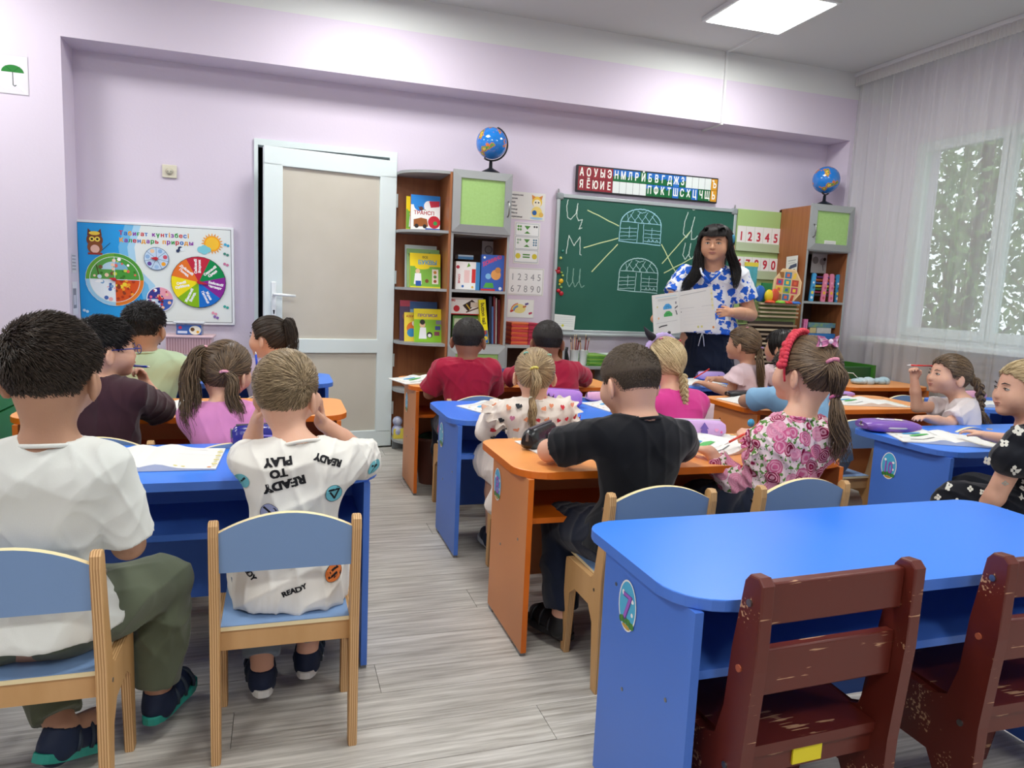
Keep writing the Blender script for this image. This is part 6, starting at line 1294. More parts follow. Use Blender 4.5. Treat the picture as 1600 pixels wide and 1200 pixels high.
case(1.30, 3.21, -24, .21, .09, .085, '#b07bd0', 'purple pencil case right of the neck of the girl in the heart blouse', draw=lambda p: p.poly([(-.07, .0), (-.055, .034), (-.045, .006)], '#3a2a4a').poly([(-.045, .006), (-.03, .026), (-.03, -.006)], '#4a2a4a').disc(-.05, -.004, .01, '#c24a7a'), zc='#8f62ac')
case(1.60, 3.36, 0, .19, .07, .05, '#dba3c6', 'pink pencil case at the back of the blue desk with the yurt workbook', zc='#5a4a50')
case(1.27, 4.12, -6, .24, .08, .07, '#2d3268', 'dark blue pencil case with a football', z=.605, draw=lambda p: p.disc(-.07, -.002, .022, '#e8e8ea').disc(-.07, -.002, .009, '#1c1c20', 5).disc(-.086, .008, .004, '#1c1c20', 5).disc(-.056, .01, .004, '#1c1c20', 5).disc(-.06, -.018, .004, '#1c1c20', 5))
case(-.06, 2.47, 12, .17, .075, .075, '#2b2a80', 'dark blue-violet glossy pencil case between the two boys in white', draw=lambda p: p.star(-.02, .0, .012, '#7a6ad0').line([(-.05, -.01), (-.02, -.014)], .006, '#5a4ac0').line([(.0, .012), (.04, .008)], .005, '#8a80d8'), rough=.2)
case(2.54, 3.44, -6, .26, .1, .04, '#15161a', 'flat black pencil case on the orange desk behind the girl writing', flat=True)
case(2.80, 4.22, -5, .2, .07, .06, '#b59ad4', 'light violet patterned pencil case beside the pen of the girl writing', draw=lambda p: p.poly([(.02, -.01), (.04, .012), (.07, .004), (.05, -.016)], '#5a4a8a'))
case(2.49, 4.23, 12, .19, .08, .04, '#c9a9cf', 'crumpled pink and blue pencil case at the left end of the desk nearest the teacher', flat=True)
case(2.585, 2.49, -14, .25, .15, .05, '#7f58b0', 'oval purple hard pencil case with two silver zippers on the number 10 desk', flat=True, zc='#b9b3c6', rough=.3)
tc = [o for o in bpy.data.objects if o.get('label', '').startswith('oval purple')][0]; Print().star(-.03, .01, .03, '#d9d2e2', 7, .6).star(.045, .0, .028, '#e3dcc8', 6, .6).disc(.005, .0, .018, '#d0c6dc').build('case_print', tc, (0, 0, .0512), (0, 0, 0))
case(3.17, 3.47, -4, .24, .08, .035, '#b48ccf', 'long violet pencil case at the back of the orange desk with the braided girl', flat=True)
case(4.12, 3.36, 0, .2, .08, .055, '#e0a4bd', 'pink pencil case on the blue desk beside the curtain')
t = thing('white_bag', 'crumpled white and pale blue bag on the orange desk by the curtain', 'bag', (4.0, 4.05, .601)); b = B()
for k in range(6): b.ball((-.12+.05*k, .012*(k % 2), .018), (.04, .05, .02+.006*(k % 3)), 0, 10, 6)
b.build('cloth', mat('pale_cloth', '#c9d6da', .7, var=(14, .9), h2='#8fb0bc'), t); B().tube([(-.28, 0, .004), (-.29, 0, .04), (-.24, 0, .08), (-.16, 0, .075), (-.1, 0, .03)], .003, 6).build('cord', mat('white_cord', '#dfe5e2', .5), t)
# ================================================================ the children
def bvh_of(o, base):
    me = o.data; return BVHTree.FromPolygons([v.co+Vector(base) for v in me.vertices], [tuple(p.vertices) for p in me.polygons])
def decal(out, p, org, u=(1, 0, 0), v=(0, 0, 1), d=(0, 1, 0), name='shirt_print', par='shirt', **k):
    if out.get(par) is None: return
    key = 'bvh'+par
    if key not in out: out[key] = bvh_of(out[par], out['base'])
    p.project(name, out[key], out['root'], org, u, v, d, out['base'], **k)
NAVY = mat('navy_shoe', '#16233c', .6, .3); TEAL = mat('teal_sole', '#1f8f80', .5); WSOLE = mat('white_sole', '#d9d9d4', .6); BLK = mat('black_sole', '#17171a', .6)
OLIVE = cloth('olive_cotton', '#5b6350'); JEAN = cloth('grey_trousers', '#6f7d8a'); NAVYT = cloth('navy_trousers', '#10182a'); BLKT = cloth('black_cotton', '#0d0f15'); GREYP = cloth('grey_jersey', '#8d8d90')
HF = .0052
# 1 front left boy
person('boy in a plain white T-shirt and olive trousers at the left edge', (-.437, 1.67, .94), 10, (-.437, 1.645, .795), (-.49, 1.70, .42), by=4, s=1.05, hw=.95, sk='b', hair=('short', 'dark', dict(n=7500, len=.036, t=.013, lift=.1, nape=-.07, r=.0013, sweep=(.05, .0, .01), mess=1.3)), h=HF, sw=.128,
       SR=(-.345, 1.65, .75), SL=(-.56, 1.64, .752), arms=dict(R=dict(E=(-.312, 1.70, .56), W=(-.39, 1.93, .645), r=1.12), L=dict(E=(-.63, 1.74, .58), W=(-.5, 1.97, .64), r=1.1)),
       legs=dict(R=dict(H=(-.43, 1.70, .41), K=(-.275, 1.90, .385), A=(-.285, 1.87, .115), D=(.35, 1, 0)), L=dict(H=(-.55, 1.70, .41), K=(-.6, 1.94, .36), A=(-.465, 1.74, .125), D=(.45, .8, 0), tilt=22)),
       shirt=dict(m=WTEE, sl=.88, flare=.012, o=.011, so=.004, hem=-.035, amp=.0038, wk=40), pants=dict(m=OLIVE, len=.93, o=.018, amp=.006), shoes=dict(m=NAVY, sole=TEAL, strap=mat('dark_strap', '#1b2a3a', .6)), neck=.044)
# 2 boy with printed shirt
o = person('fair haired boy in a white printed T-shirt, cheeks resting on his hands', (.022, 1.93, .862), 25, (.052, 1.865, .735), (.03, 1.86, .42), by=2, pitch=-2, s=.98, hw=.93, sk='a', hair=('short', 'ash', dict(n=7500, len=.042, t=.01, lift=.07, nape=-.078, r=.0013, sweep=(-.09, .02, .02), crown=(.045, -.06, .075))), h=HF,
       SL=(-.065, 1.88, .69), SR=(.17, 1.88, .69), arms=dict(R=dict(E=(.25, 2.10, .64), W=(.112, 2.03, .765), d=(-.02, -.11, .3), n=(-1, -.3, 0), r=1.05, curl=(4, 6, 6), spread=3), L=dict(E=(-.08, 2.12, .64), W=(-.055, 2.06, .765), d=(.04, -.12, .3), n=(1, -.2, 0), curl=(5, 8, 8))),
       legs=dict(L=dict(H=(-.03, 1.86, .41), K=(-.05, 2.12, .37), A=(-.04, 1.95, .10), D=(-.1, 1, 0)), R=dict(H=(.09, 1.86, .41), K=(.12, 2.12, .37), A=(.08, 2.02, .10), D=(.15, 1, 0))),
       shirt=dict(m=WTEE2, sl=.74, flare=.014, o=.011, so=.003, hem=-.085, amp=.0055, wk=48), pants=dict(m=JEAN, o=.014), shoes=dict(m=NAVY, sole=WSOLE, strap=mat('dark_strap', '#1b2a3a', .6)))
p = Print(); K_ = '#1a1a1e'
for tx, x, y, r_ in (('READY', .012, .655, 194), ('TO', -.0, .682, 190), ('PLAY', -.002, .708, 187)): p.text(tx, x, y+.01, .026 if tx != 'READY' else .029, K_, .07, r_, 1.1, 'c')
p.text('READY', .12, .716, .022, K_, .07, 160, 1, 'c').text('READY', -.075, .445, .018, K_, .07, -50, 1, 'c').text('READY', .04, .395, .019, K_, .06, 18, 1, 'c').text('PLAY', .15, .44, .018, K_, .06, 60, 1, 'c')
for x, y, c_, kd in ((.132, .625, '#6db8c4', 't'), (-.02, .588, '#9aa0c4', 'v'), (.165, .558, '#9aa0c4', 'o'), (.13, .43, '#d9783a', 'p'), (.04, .488, '#6db8a8', 't')):
    p.disc(x, y, .0215, K_, 24).disc(x, y, .0205, c_, 24)
    if kd == 't': p.line([(x-.012, y+.009), (x+.013, y+.011), (x+.001, y-.013), (x-.012, y+.009)], .0045, K_)
    elif kd == 'v': p.line([(x-.012, y+.012), (x+.004, y-.001), (x-.012, y-.011)], .005, K_)
    elif kd == 'p': p.line([(x-.008, y+.004), (x+.01, y+.01)], .006, K_).line([(x-.01, y-.008), (x+.008, y-.003)], .006, K_)
decal(o, p, (0, 1.5, 0))
p = Print().disc(0, 0, .021, '#6db8c4', 24).line([(-.01, .01), (.01, .0), (-.01, -.01)], .005, K_); decal(o, p, (.25, 1.5, .65)); decal(o, Print().disc(0, 0, .019, '#6db8c4', 24).line([(-.008, -.01), (.008, .01)], .005, K_), (-.085, 1.5, .655))
# 3 boy with glasses
o = person('dark haired boy in a maroon T-shirt and blue glasses turned to the right', (-.575, 2.82, .882), 62, (-.60, 2.79, .77), (-.55, 2.75, .42), by=18, s=1., sk='a', hair=('short', 'black', dict(n=2600, len=.035, t=.014)), h=.0058, face=True,
       arms=dict(R=dict(E=(-.425, 2.99, .635), W=(-.48, 2.99, .745), d=(-.2, -.02, .5), n=(-.6, -.6, 0), curl=(55, 60, 30)), L=dict(E=(-.76, 2.95, .66))), shirt=dict(m=cloth('maroon_cotton', '#3d242c'), sl=.95, flare=.012, o=.012, so=.008, amp=.005), pants=dict(m=NAVYT), shoes=dict(m=NAVY, sole=BLK))
b = B(); W_ = lambda *q: tuple(o['W'](*q)-A_(o['base']))
for q in (-1, 1): b.tube([W_(q*.03+.021*cos(a), .101, .0+.016*sin(a)) for a in np.linspace(0, 2*pi, 21)], .0016, 6).tube([W_(q*.051, .1, .004), W_(q*.07, .085, .006), W_(q*.079, .0, .003), W_(q*.079, -.015, -.008)], .0022, 6)
b.tube([W_(-.009, .101, .003), W_(.009, .101, .003)], .0016, 6).build('glasses', mat('blue_frame', '#1f2f8a', .3), o['root'])
pen((-.50, 2.935, .81), (.25, -.3, .02), .09, '#1d3fb0', 'blue pen at the mouth of the boy with glasses')
# 4 pale green boy
person('boy with short black hair in a pale green T-shirt under the nature calendar', (-.583, 3.66, .905), 16, (-.575, 3.64, .785), (-.56, 3.64, .42), by=8, s=1.05, sk='b', hair=('short', 'black', dict(n=1800, len=.02, t=.012, nape=-.04)), h=.0066, arms=dict(R=dict(E=(-.36, 3.84, .67), W=(-.42, 4.04, .63)), L=dict(E=(-.78, 3.82, .67), W=(-.7, 4.04, .63))),
       shirt=dict(m=cloth('pale_green_cotton', '#b7cba7'), sl=.85, flare=.012, amp=.004), pants=dict(m=NAVYT), shoes=dict(m=NAVY, sole=BLK))
# 5 pink girl
o = person('girl in a pink top with two long wavy pigtails, seen from behind', (-.178, 2.765, .818), 33, (-.178, 2.70, .692), (-.15, 2.62, .42), by=6, roll=-8, s=1., sk='a', hair=('gather', 'brown', dict(n=1500, ties=[(-.078, -.03, .035), (.052, -.075, .01)], skew=-.2, r=.0018, tails=[
       ('tail', [(-.248, 2.735, .9), (-.275, 2.70, .87), (-.29, 2.68, .78), (-.285, 2.66, .68), (-.265, 2.65, .585)], [.012, .024, .034, .036, .022], dict(n=230, r=.0019, wave=.012, wl=3.2)),
       ('tail', [('l', .052, -.08, .01), (-.152, 2.665, .80), (-.15, 2.645, .73), (-.125, 2.64, .66), (-.095, 2.64, .612)], [.01, .018, .024, .03, .018], dict(n=200, r=.0019, wave=.012, wl=3.2))],
       bands=[((-.248, 2.735, .9), .011, '#e5a6b5'), (('l', .052, -.082, .01), .012, '#e9a3b8')])), h=.0055, SL=(-.29, 2.70, .655), SR=(-.075, 2.71, .665), arms=dict(R=dict(E=(-.02, 2.96, .64), W=(-.058, 2.93, .745), d=(-.05, -.06, .4), n=(-.5, -.6, 0), curl=(40, 55, 30)), L=dict(E=(-.325, 2.90, .648), W=(-.2, 3.08, .625), r=1.05)),
       shirt=dict(m=cloth('pink_jersey', '#d88bc0'), sl=.35, flare=.008, o=.008, hem=-.05), pants=dict(m=JEAN), shoes=dict(m=mat('pink_shoe', '#b86a8a', .5), sole=WSOLE))
pen((-.075, 2.88, .80), (-.03, .01, .3), .075, '#1f49c9', 'thick blue marker held up by the girl in the pink top')
# 6 dark ponytail
person('girl with a high dark brown ponytail in front of the door', (-.043, 3.68, .868), -58, (-.03, 3.70, .75), (-.03, 3.70, .42), by=-10, s=.98, sk='a', hair=('gather', 'dark', dict(ties=[(.015, -.088, .055)], tails=[('tail', [('l', .015, -.09, .055), (.045, 3.62, .95), (.065, 3.60, .87), (.062, 3.60, .76)], [.012, .028, .03, .016], dict(n=150, r=.0022, wave=.004))], bands=[(('l', .015, -.094, .056), .013, '#d98aa0')])), h=.0066, face=True,
       shirt=dict(m=cloth('lilac_grey_cotton', '#b3a9bf'), sl=.6), skirt=dict(m=cloth('lilac_grey_cotton', '#b3a9bf')), shoes=dict(m=NAVY, sole=WSOLE))
# 7, 8 red boys
RED = cloth('crimson_cotton', '#a31c3a')
person('boy with cropped black hair in a crimson T-shirt nearest the bookcase', (.937, 3.62, .888), 26, (.93, 3.60, .772), (.94, 3.60, .42), by=4, s=1.04, sk='d', hair=('buzz', 'cropd', dict(n=3000, t=.006, nape=-.06, r=.0012)), h=.0062, arms=dict(R=dict(E=(1.105, 3.70, .585), W=(1.04, 3.93, .635)), L=dict(E=(.755, 3.70, .59), W=(.84, 3.93, .635))),
       shirt=dict(m=RED, sl=.82, flare=.016, so=.006, o=.011, amp=.004), pants=dict(m=NAVYT), shoes=dict(m=NAVY, sole=BLK))
person('boy in crimson leaning on the desk, right of the other boy in crimson', (1.387, 3.66, .885), 14, (1.42, 3.64, .765), (1.45, 3.56, .42), by=-4, s=1.04, sk='d', hair=('buzz', 'cropd', dict(n=3000, t=.006, nape=-.06, r=.0012)), h=.0062, arms=dict(L=dict(E=(1.205, 3.88, .64), W=(1.37, 4.02, .635)), R=dict(E=(1.735, 3.88, .64), W=(1.58, 4.04, .635))),
       shirt=dict(m=RED, sl=.72, flare=.012, so=.004, amp=.004), pants=dict(m=NAVYT), shoes=dict(m=NAVY, sole=BLK))
# 9 hearts
HEART = cloth('ivory_heart_cotton', '#e7ddd2')
o = person('small girl in an ivory blouse with hearts and ruffled sleeves', (.972, 2.69, .822), 12, (.97, 2.67, .712), (.985, 2.66, .42), by=0, s=.97, sk='a', hair=('gather', 'blond', dict(n=1600, r=.0017, ties=[(-.015, -.098, .03)], tails=[('tail', [('l', -.015, -.1, .03), (.938, 2.565, .80), (.925, 2.575, .745)], [.012, .02, .011], dict(n=130, wave=.004, ends=.05)), ('tail', [(.925, 2.575, .745), (.928, 2.57, .69), (.932, 2.575, .61)], [.009, .017, .012], dict(n=110, wave=.006))],
       bands=[(('l', -.015, -.104, .032), .012, '#d9cf6a'), ((.925, 2.575, .742), .009, '#cfd2c0'), (('l', -.045, -.05, .088), .007, '#8fcfc0'), (('l', .05, -.05, .083), .007, '#9fd0b8')])), h=.0055,
       arms=dict(L=dict(E=(.80, 2.76, .575), W=(.86, 2.97, .63)), R=dict(E=(1.15, 2.78, .60), W=(1.10, 2.97, .63))), shirt=dict(m=HEART, sl=1.6, so=.006, o=.009, puff=.85, ruffle=1, amp=.005, hem=-.06), skirt=dict(m=HEART, o=.035, side=1), shoes=dict(m=NAVY, sole=WSOLE))
p = Print(); rr = random.Random(11)
for j in range(10):
    for i in range(9):
        x = .80+i*.044+(j % 2)*.02+rr.uniform(-.006, .006); y = .36+j*.042+rr.uniform(-.006, .006); p.heart(x, y, .0105, rr.choice(['#c8303c', '#2f3238', '#dd8a72', '#c27a98', '#c8303c', '#e0906a']), rr.uniform(-.5, .5))
decal(o, p, (0, 2.2, 0)); 
# 10 blonde braid
o = person('girl with a blonde braid and a lilac fluffy headband with dark points', (1.61, 2.79, .868), -6, (1.64, 2.73, .735), (1.63, 2.66, .42), s=1., sk='a', hair=('gather', 'blond2', dict(n=1500, r=.0018, ties=[(.035, -.093, -.055)], tails=[('braid', [('l', .035, -.093, -.05), (1.645, 2.665, .745), (1.65, 2.66, .68)], [.017, .017, .012], dict(turns=2.6)), ('tail', [(1.65, 2.66, .68), (1.653, 2.66, .64), (1.66, 2.66, .58)], [.008, .017, .014], dict(n=100))],
       bands=[((1.65, 2.66, .682), .009, '#d9cf9a'), (('l', -.04, -.02, .102), .006, '#d98ab0'), (('l', .05, -.03, .094), .006, '#c94a5a')])), h=.006, shirt=dict(m=cloth('bright_pink_cotton', '#d0408f'), sl=.7), pants=dict(m=GREYP), shoes=dict(m=NAVY, sole=WSOLE))
W_ = lambda *q: tuple(o['W'](*q)-A_(o['base']))
b = B(); aa = np.linspace(.15, pi-.15, 26); b.tube([W_(.086*cos(a), .02, .016+.098*sin(a)) for a in aa], [.011+.003*(k % 2) for k in range(26)], 8); b.build('headband', mat('lilac_plush', '#b9a3d6', .9), o['root'])
B().tube([W_(-.055, .02, .1), W_(-.085, .02, .125), W_(-.105, .02, .15)], [.02, .012, .002], 8).tube([W_(.03, .03, .11), W_(.04, .03, .13)], [.012, .006], 8).tube([W_(-.09, .02, .04), W_(-.12, .02, .05), W_(-.14, .02, .045)], [.01, .008, .002], 6).build('headband_points', mat('dark_plush', '#23222b', .8), o['root'])
# 11 black T-shirt
person('boy with cropped light brown hair in a black T-shirt bending over the orange desk', (1.03, 1.985, .887), -12, (1.05, 1.925, .775), (1.04, 1.925, .42), pitch=16, s=1.06, hw=.98, sk='a', hair=('buzz', 'buzz', dict(n=8000, t=.006, nape=-.068, r=.0009, len=.012, lift=.045)), h=HF, SL=(.915, 1.94, .725), SR=(1.19, 1.94, .72),
       arms=dict(L=dict(E=(.825, 2.11, .645), W=(1.0, 2.27, .632), r=1.2), R=dict(E=(1.285, 2.08, .65), W=(1.18, 2.26, .632), r=1.1)), legs=dict(L=dict(H=(.98, 1.93, .41), K=(.905, 2.16, .38), A=(.885, 2.07, .10), D=(-.38, 1, 0)), R=dict(H=(1.1, 1.93, .41), K=(1.14, 2.18, .38), A=(1.12, 2.12, .10))),
       shirt=dict(m=BLKT, sl=.74, flare=.012, o=.011, so=.006, hem=-.03), pants=dict(m=NAVYT, o=.02, len=.92), shoes=dict(m=mat('black_sandal', '#101216', .5), sole=BLK, strap=mat('black_sandal', '#101216', .5)), neck=.045)
# 12 roses
def rose_mat():
    m = mat('rose_cotton', '#e9cfd4', .85, .15, bump=(500, .1)); L = m.node_tree.links; p = m.node_tree.nodes['Principled BSDF']; tc = nd(m, 'ShaderNodeTexCoord')
    ds = nd(m, 'ShaderNodeTexNoise'); ds.inputs['Scale'].default_value = 45; L.new(tc.outputs['Object'], ds.inputs[0]); ad = nd(m, 'ShaderNodeVectorMath', operation='MULTIPLY_ADD'); L.new(ds.outputs['Color'], ad.inputs[0]); ad.inputs[1].default_value = (.008,)*3; L.new(tc.outputs['Object'], ad.inputs[2])
    vo = nd(m, 'ShaderNodeTexVoronoi'); vo.inputs['Scale'].default_value = 22; vo.inputs['Randomness'].default_value = .8; L.new(ad.outputs[0], vo.inputs['Vector'])
    si = nd(m, 'ShaderNodeMath', operation='SINE'); mu = nd(m, 'ShaderNodeMath', operation='MULTIPLY'); mu.inputs[1].default_value = 44; L.new(vo.outputs['Distance'], mu.inputs[0]); L.new(mu.outputs[0], si.inputs[0])
    rg = nd(m, 'ShaderNodeMapRange'); rg.inputs[1].default_value = -.4; rg.inputs[2].default_value = .9; L.new(si.outputs[0], rg.inputs[0])
    sp = nd(m, 'ShaderNodeSeparateColor'); L.new(vo.outputs['Color'], sp.inputs[0])
    base_ = nd(m, 'ShaderNodeValToRGB'); base_.color_ramp.interpolation = 'CONSTANT'; e = base_.color_ramp.elements; e[0].color = lin('#8a1c44'); e[1].position = .42; e[1].color = lin('#c95f8a'); q = e.new(.7); q.color = lin('#d98aa8'); L.new(sp.outputs[0], base_.inputs[0])
    mx = nd(m, 'ShaderNodeMix', data_type='RGBA'); L.new(rg.outputs[0], mx.inputs[0]); L.new(base_.outputs[0], mx.inputs[6]); mx.inputs[7].default_value = lin('#dfa3b8')
    gt = nd(m, 'ShaderNodeMapRange'); gt.inputs[1].default_value = .56; gt.inputs[2].default_value = .6; L.new(vo.outputs['Distance'], gt.inputs[0])
    n2 = nd(m, 'ShaderNodeTexNoise'); n2.inputs['Scale'].default_value = 75; L.new(tc.outputs['Object'], n2.inputs[0]); g2 = nd(m, 'ShaderNodeValToRGB'); g2.color_ramp.interpolation = 'CONSTANT'; e = g2.color_ramp.elements; e[0].color = lin('#ecd6da'); e[1].position = .56; e[1].color = lin('#5f8a45'); L.new(n2.outputs[0], g2.inputs[0])
    m3 = nd(m, 'ShaderNodeMix', data_type='RGBA'); L.new(gt.outputs[0], m3.inputs[0]); L.new(mx.outputs[2], m3.inputs[6]); L.new(g2.outputs[0], m3.inputs[7]); L.new(m3.outputs[2], p.inputs['Base Color']); return m
ROSE = rose_mat()
o = person('girl in a rose-print blouse with a red flower headband and pink bow', (1.648, 1.945, .928), -22, (1.605, 1.915, .77), (1.56, 1.92, .42), by=-6, s=1.08, sk='a', hair=('gather', 'brown', dict(n=2600, r=.0017, nape=-.06, ties=[(-.035, -.092, .04)], tails=[
       ('tail', [('l', -.035, -.094, .04), (1.652, 1.80, .925), (1.66, 1.815, .86)], [.012, .03, .013], dict(n=230, wave=.003, ends=.05)), ('tail', [(1.66, 1.815, .86), (1.655, 1.79, .80), (1.668, 1.785, .73), (1.68, 1.79, .655)], [.012, .026, .03, .022], dict(n=260, wave=.012, wl=1.6))],
       bands=[(('l', -.035, -.098, .041), .015, '#d78aa0'), ((1.66, 1.815, .862), .013, '#c96a92')])), h=HF, SL=(1.515, 1.92, .705), SR=(1.745, 1.905, .705), neck=.042,
       arms=dict(L=dict(E=(1.505, 1.985, .475), W=(1.405, 2.09, .632), d=(-.1, .3, .0), r=1.05), R=dict(sl=.9, E=(1.76, 2.11, .65), W=(1.635, 2.165, .672), d=(-.4, -.08, .08), n=(-.25, .3, -.9), curl=(42, 50, 25), r=.95, spread=2)), shirt=dict(m=ROSE, sl=1.85, so=.010, o=.012, puff=.8, amp=.006, hem=-.05, ruffle=1, rs=.95, wk=60), skirt=dict(m=NAVYT), shoes=dict(m=NAVY, sole=WSOLE))
# the right forearm is bare: cut back by sleeve shape is below the body; red headband of flowers and bow
W_ = lambda *q: tuple(o['W'](*q)-A_(o['base'])); b = B(); aa = np.linspace(.05, pi*.98, 30)
for k, a in enumerate(aa): 
    if a > 1.2: b.ball(W_(.088*cos(a), .028+.004*(k % 2), .012+.104*sin(a)), .011+.002*(k % 3), 0, 8, 6)
    if a > 1.2: b.ball(W_(.088*cos(a)-.004, .018, .014+.108*sin(a)), .009, 0, 8, 6)
b.tube([W_(.084*cos(a), .022, .012+.098*sin(a)) for a in np.linspace(-.1, pi+.45, 30)], .004, 6); b.build('flower_headband', mat('red_flowers', '#c22438', .7, var=(80, .8), h2='#e0485a'), o['root'])
b = B(); c = Vector(W_(-.026, -.072, .094))
for sg in (-1, 1):
    for k in range(3):
        L = .042-.006*k; zt = .003*k
        P_ = [(0, -.004-zt, 0), (sg*L*.5, -.012-zt, .018-.004*k), (sg*L, -.004-zt, .022-.01*k), (sg*L*.86, -.004-zt, .004-.006*k), (sg*L*1.02, -.004-zt, -.014), (sg*L*.5, -.012-zt, -.014+.002*k)]
        b._add([Vector(c)+Vector(q) for q in P_]+[Vector(c)+Vector((q[0], q[1]+.003, q[2])) for q in P_], [(0, 1, 2, 3), (0, 3, 4, 5), (6, 9, 8, 7), (6, 11, 10, 9), (1, 7, 8, 2), (4, 10, 11, 5)], k % 2)
b.ball(c+Vector((0, -.016, .004)), (.009, .005, .008), 1, 10, 8); b.build('bow', [mat('pink_ribbon', '#e08fb4', .4), mat('pale_ribbon', '#f0d3de', .4)], o['root'])
pen((1.60, 2.12, .70), (-.5, -.02, -.22), .13, '#d94a3a', 'red pen in the raised hand of the girl in the rose blouse', tip='#f2f2ee')
B().lathe([(0, 0), (.014, 0), (.0145, .002), (.0, .003)]).build('charm', mat('blue_charm', '#3f9fce', .2), bpy.data.objects[[q.name for q in bpy.data.objects if q.get('label', '').startswith('red pen in the raised')][0]], (-.015, 0, .022), (R(80), 0, 0))
# 13 cap sleeve girl
PALE = cloth('pale_pink_cotton', '#dcc3c8')
person('girl in a pale pink cap-sleeve dress with low brown ponytail, writing', (2.66, 3.70, .888), -34, (2.71, 3.68, .755), (2.72, 3.65, .42), by=-22, s=1.0, sk='c', hair=('gather', 'brown', dict(n=1300, ties=[(.03, -.095, -.02)], tails=[('tail', [('l', .03, -.097, -.02), (2.70, 3.575, .79), (2.715, 3.57, .70), (2.73, 3.58, .58)], [.012, .024, .025, .012], dict(n=170, r=.0021, wave=.004))], bands=[(('l', .03, -.1, -.02), .012, '#a98ac0'), (('l', -.03, -.03, .1), .006, '#d98aa0'), (('l', .04, -.03, .096), .006, '#d94a6a')])), h=.006, face=True,
       arms=dict(L=dict(E=(2.57, 3.66, .595), W=(2.505, 3.83, .628), d=(-.2, .35, .05), n=(.1, 0, -1), spread=9), R=dict(E=(2.84, 3.86, .645), W=(2.665, 3.97, .64), d=(-.5, .1, .05), n=(0, .3, -.9), curl=(45, 50, 25))), shirt=dict(m=PALE, sl=.4, flare=.03, so=.004, amp=.003), skirt=dict(m=PALE), shoes=dict(m=NAVY, sole=WSOLE))
pen((2.60, 3.955, .70), (-.8, .1, -.5), .125, '#d8392f', 'red pen of the girl writing in front of the teacher')
# 14 dark haired
person('child with long black hair in a pale pinkish top behind the writing girl', (2.975, 3.75, .872), -28, (3.0, 3.73, .75), (3.1, 3.69, .42), s=1., sk='c', hair=('long', 'black', dict(n=900, tails=[('tail', [('l', -.02, -.07, .0), (2.965, 3.64, .80), (2.97, 3.64, .72)], [.05, .05, .035], dict(n=220, r=.0024, wave=.006))])), h=.0068, face=True, shirt=dict(m=PALE, sl=.9, so=.006, amp=.006), skirt=dict(m=PALE), shoes=dict(m=NAVY, sole=WSOLE))
# 15 light blue
person('child in light blue, mostly hidden behind the girl with the red headband', (2.462, 3.0, .815), -10, (2.45, 2.93, .715), (2.54, 2.82, .42), pitch=14, s=1.0, sk='b', hair=('short', 'dark', dict(n=1500)), h=.0066, SL=(2.315, 2.94, .685), SR=(2.59, 2.93, .69), arms=dict(L=dict(E=(2.27, 3.10, .64), W=(2.46, 3.26, .635), r=1.1), R=dict(E=(2.685, 3.07, .645), W=(2.56, 3.24, .635))), shirt=dict(m=cloth('light_blue_cotton', '#7fa9c9'), sl=.72, flare=.014, so=.006), pants=dict(m=JEAN), shoes=dict(m=NAVY, sole=BLK))
# 16 braid girl with the red pen
person('girl in a white T-shirt with a thick brown braid raising a pen', (3.205, 2.75, .822), -76, (3.285, 2.71, .69), (3.18, 2.63, .42), by=-38, pitch=-4, s=1., sk='a', hair=('gather', 'brown', dict(n=1700, r=.0018, ties=[(.0, -.1, .0)], tails=[('braid', [('l', 0, -.1, .01), (3.30, 2.66, .78), (3.315, 2.65, .71), (3.32, 2.645, .66)], [.022, .021, .019, .012], dict(turns=2.2)), ('tail', [(3.32, 2.645, .66), (3.325, 2.64, .63), (3.36, 2.63, .575)], [.008, .026, .03], dict(n=140, wave=.004))], bands=[((3.32, 2.645, .662), .009, '#3a2f2a'), (('l', 0, -.108, .005), .01, '#c9c0b0')])), h=.0055, face=True,
       arms=dict(L=dict(E=(3.09, 2.62, .60), W=(2.93, 2.60, .632), n=(0, 0, -1)), R=dict(E=(3.155, 2.87, .64), W=(3.115, 2.87, .79), d=(-.06, -.02, .3), n=(-.6, -.3, 0), curl=(45, 50, 25))), shirt=dict(m=cloth('offwhite_cotton', '#d9cfce'), sl=.7, flare=.014, so=.004, amp=.005), pants=dict(m=GREYP), shoes=dict(m=NAVY, sole=WSOLE))
pen((3.19, 2.845, .858), (-1, .03, .01), .155, '#d9302c', 'red pen held level before the mouth of the braided girl')
# 17 black flowered dress
BFL = cloth('black_viscose', '#10131c')
o = person('girl in a black dress with small white flowers at the right edge', (2.535, 1.865, .878), -68, (2.56, 1.845, .745), (2.63, 1.80, .42), by=-30, s=1., sk='a', hair=('gather', 'blond2', dict(n=1500, r=.0018, ties=[(.0, -.1, -.01)])), h=HF, face=True, SL=(2.455, 1.785, .70),
       arms=dict(L=dict(E=(2.415, 1.83, .50), W=(2.42, 1.91, .36), r=1.2), R=dict(E=(2.79, 1.96, .645), W=(2.72, 2.14, .65), d=(-.15, .3, .08))), shirt=dict(m=BFL, sl=.42, so=.014, puff=1.25, amp=.004, hem=-.06), skirt=dict(m=BFL, o=.04), shoes=dict(m=NAVY, sole=WSOLE))
p = Print(); rr = random.Random(4)
for j in range(9):
    for i in range(10):
        x = 2.25+i*.052+(j % 2)*.026+rr.uniform(-.008, .008); y = .36+j*.046+rr.uniform(-.008, .008); a0 = rr.random()
        for k in range(4): a = a0+k*pi/2; p.disc(x+.0055*cos(a), y+.0055*sin(a), .0042, '#d9d8cc', 8)
p2 = Print(); p2.v = list(p.v); p2.f = list(p.f); p2.c = list(p.c)
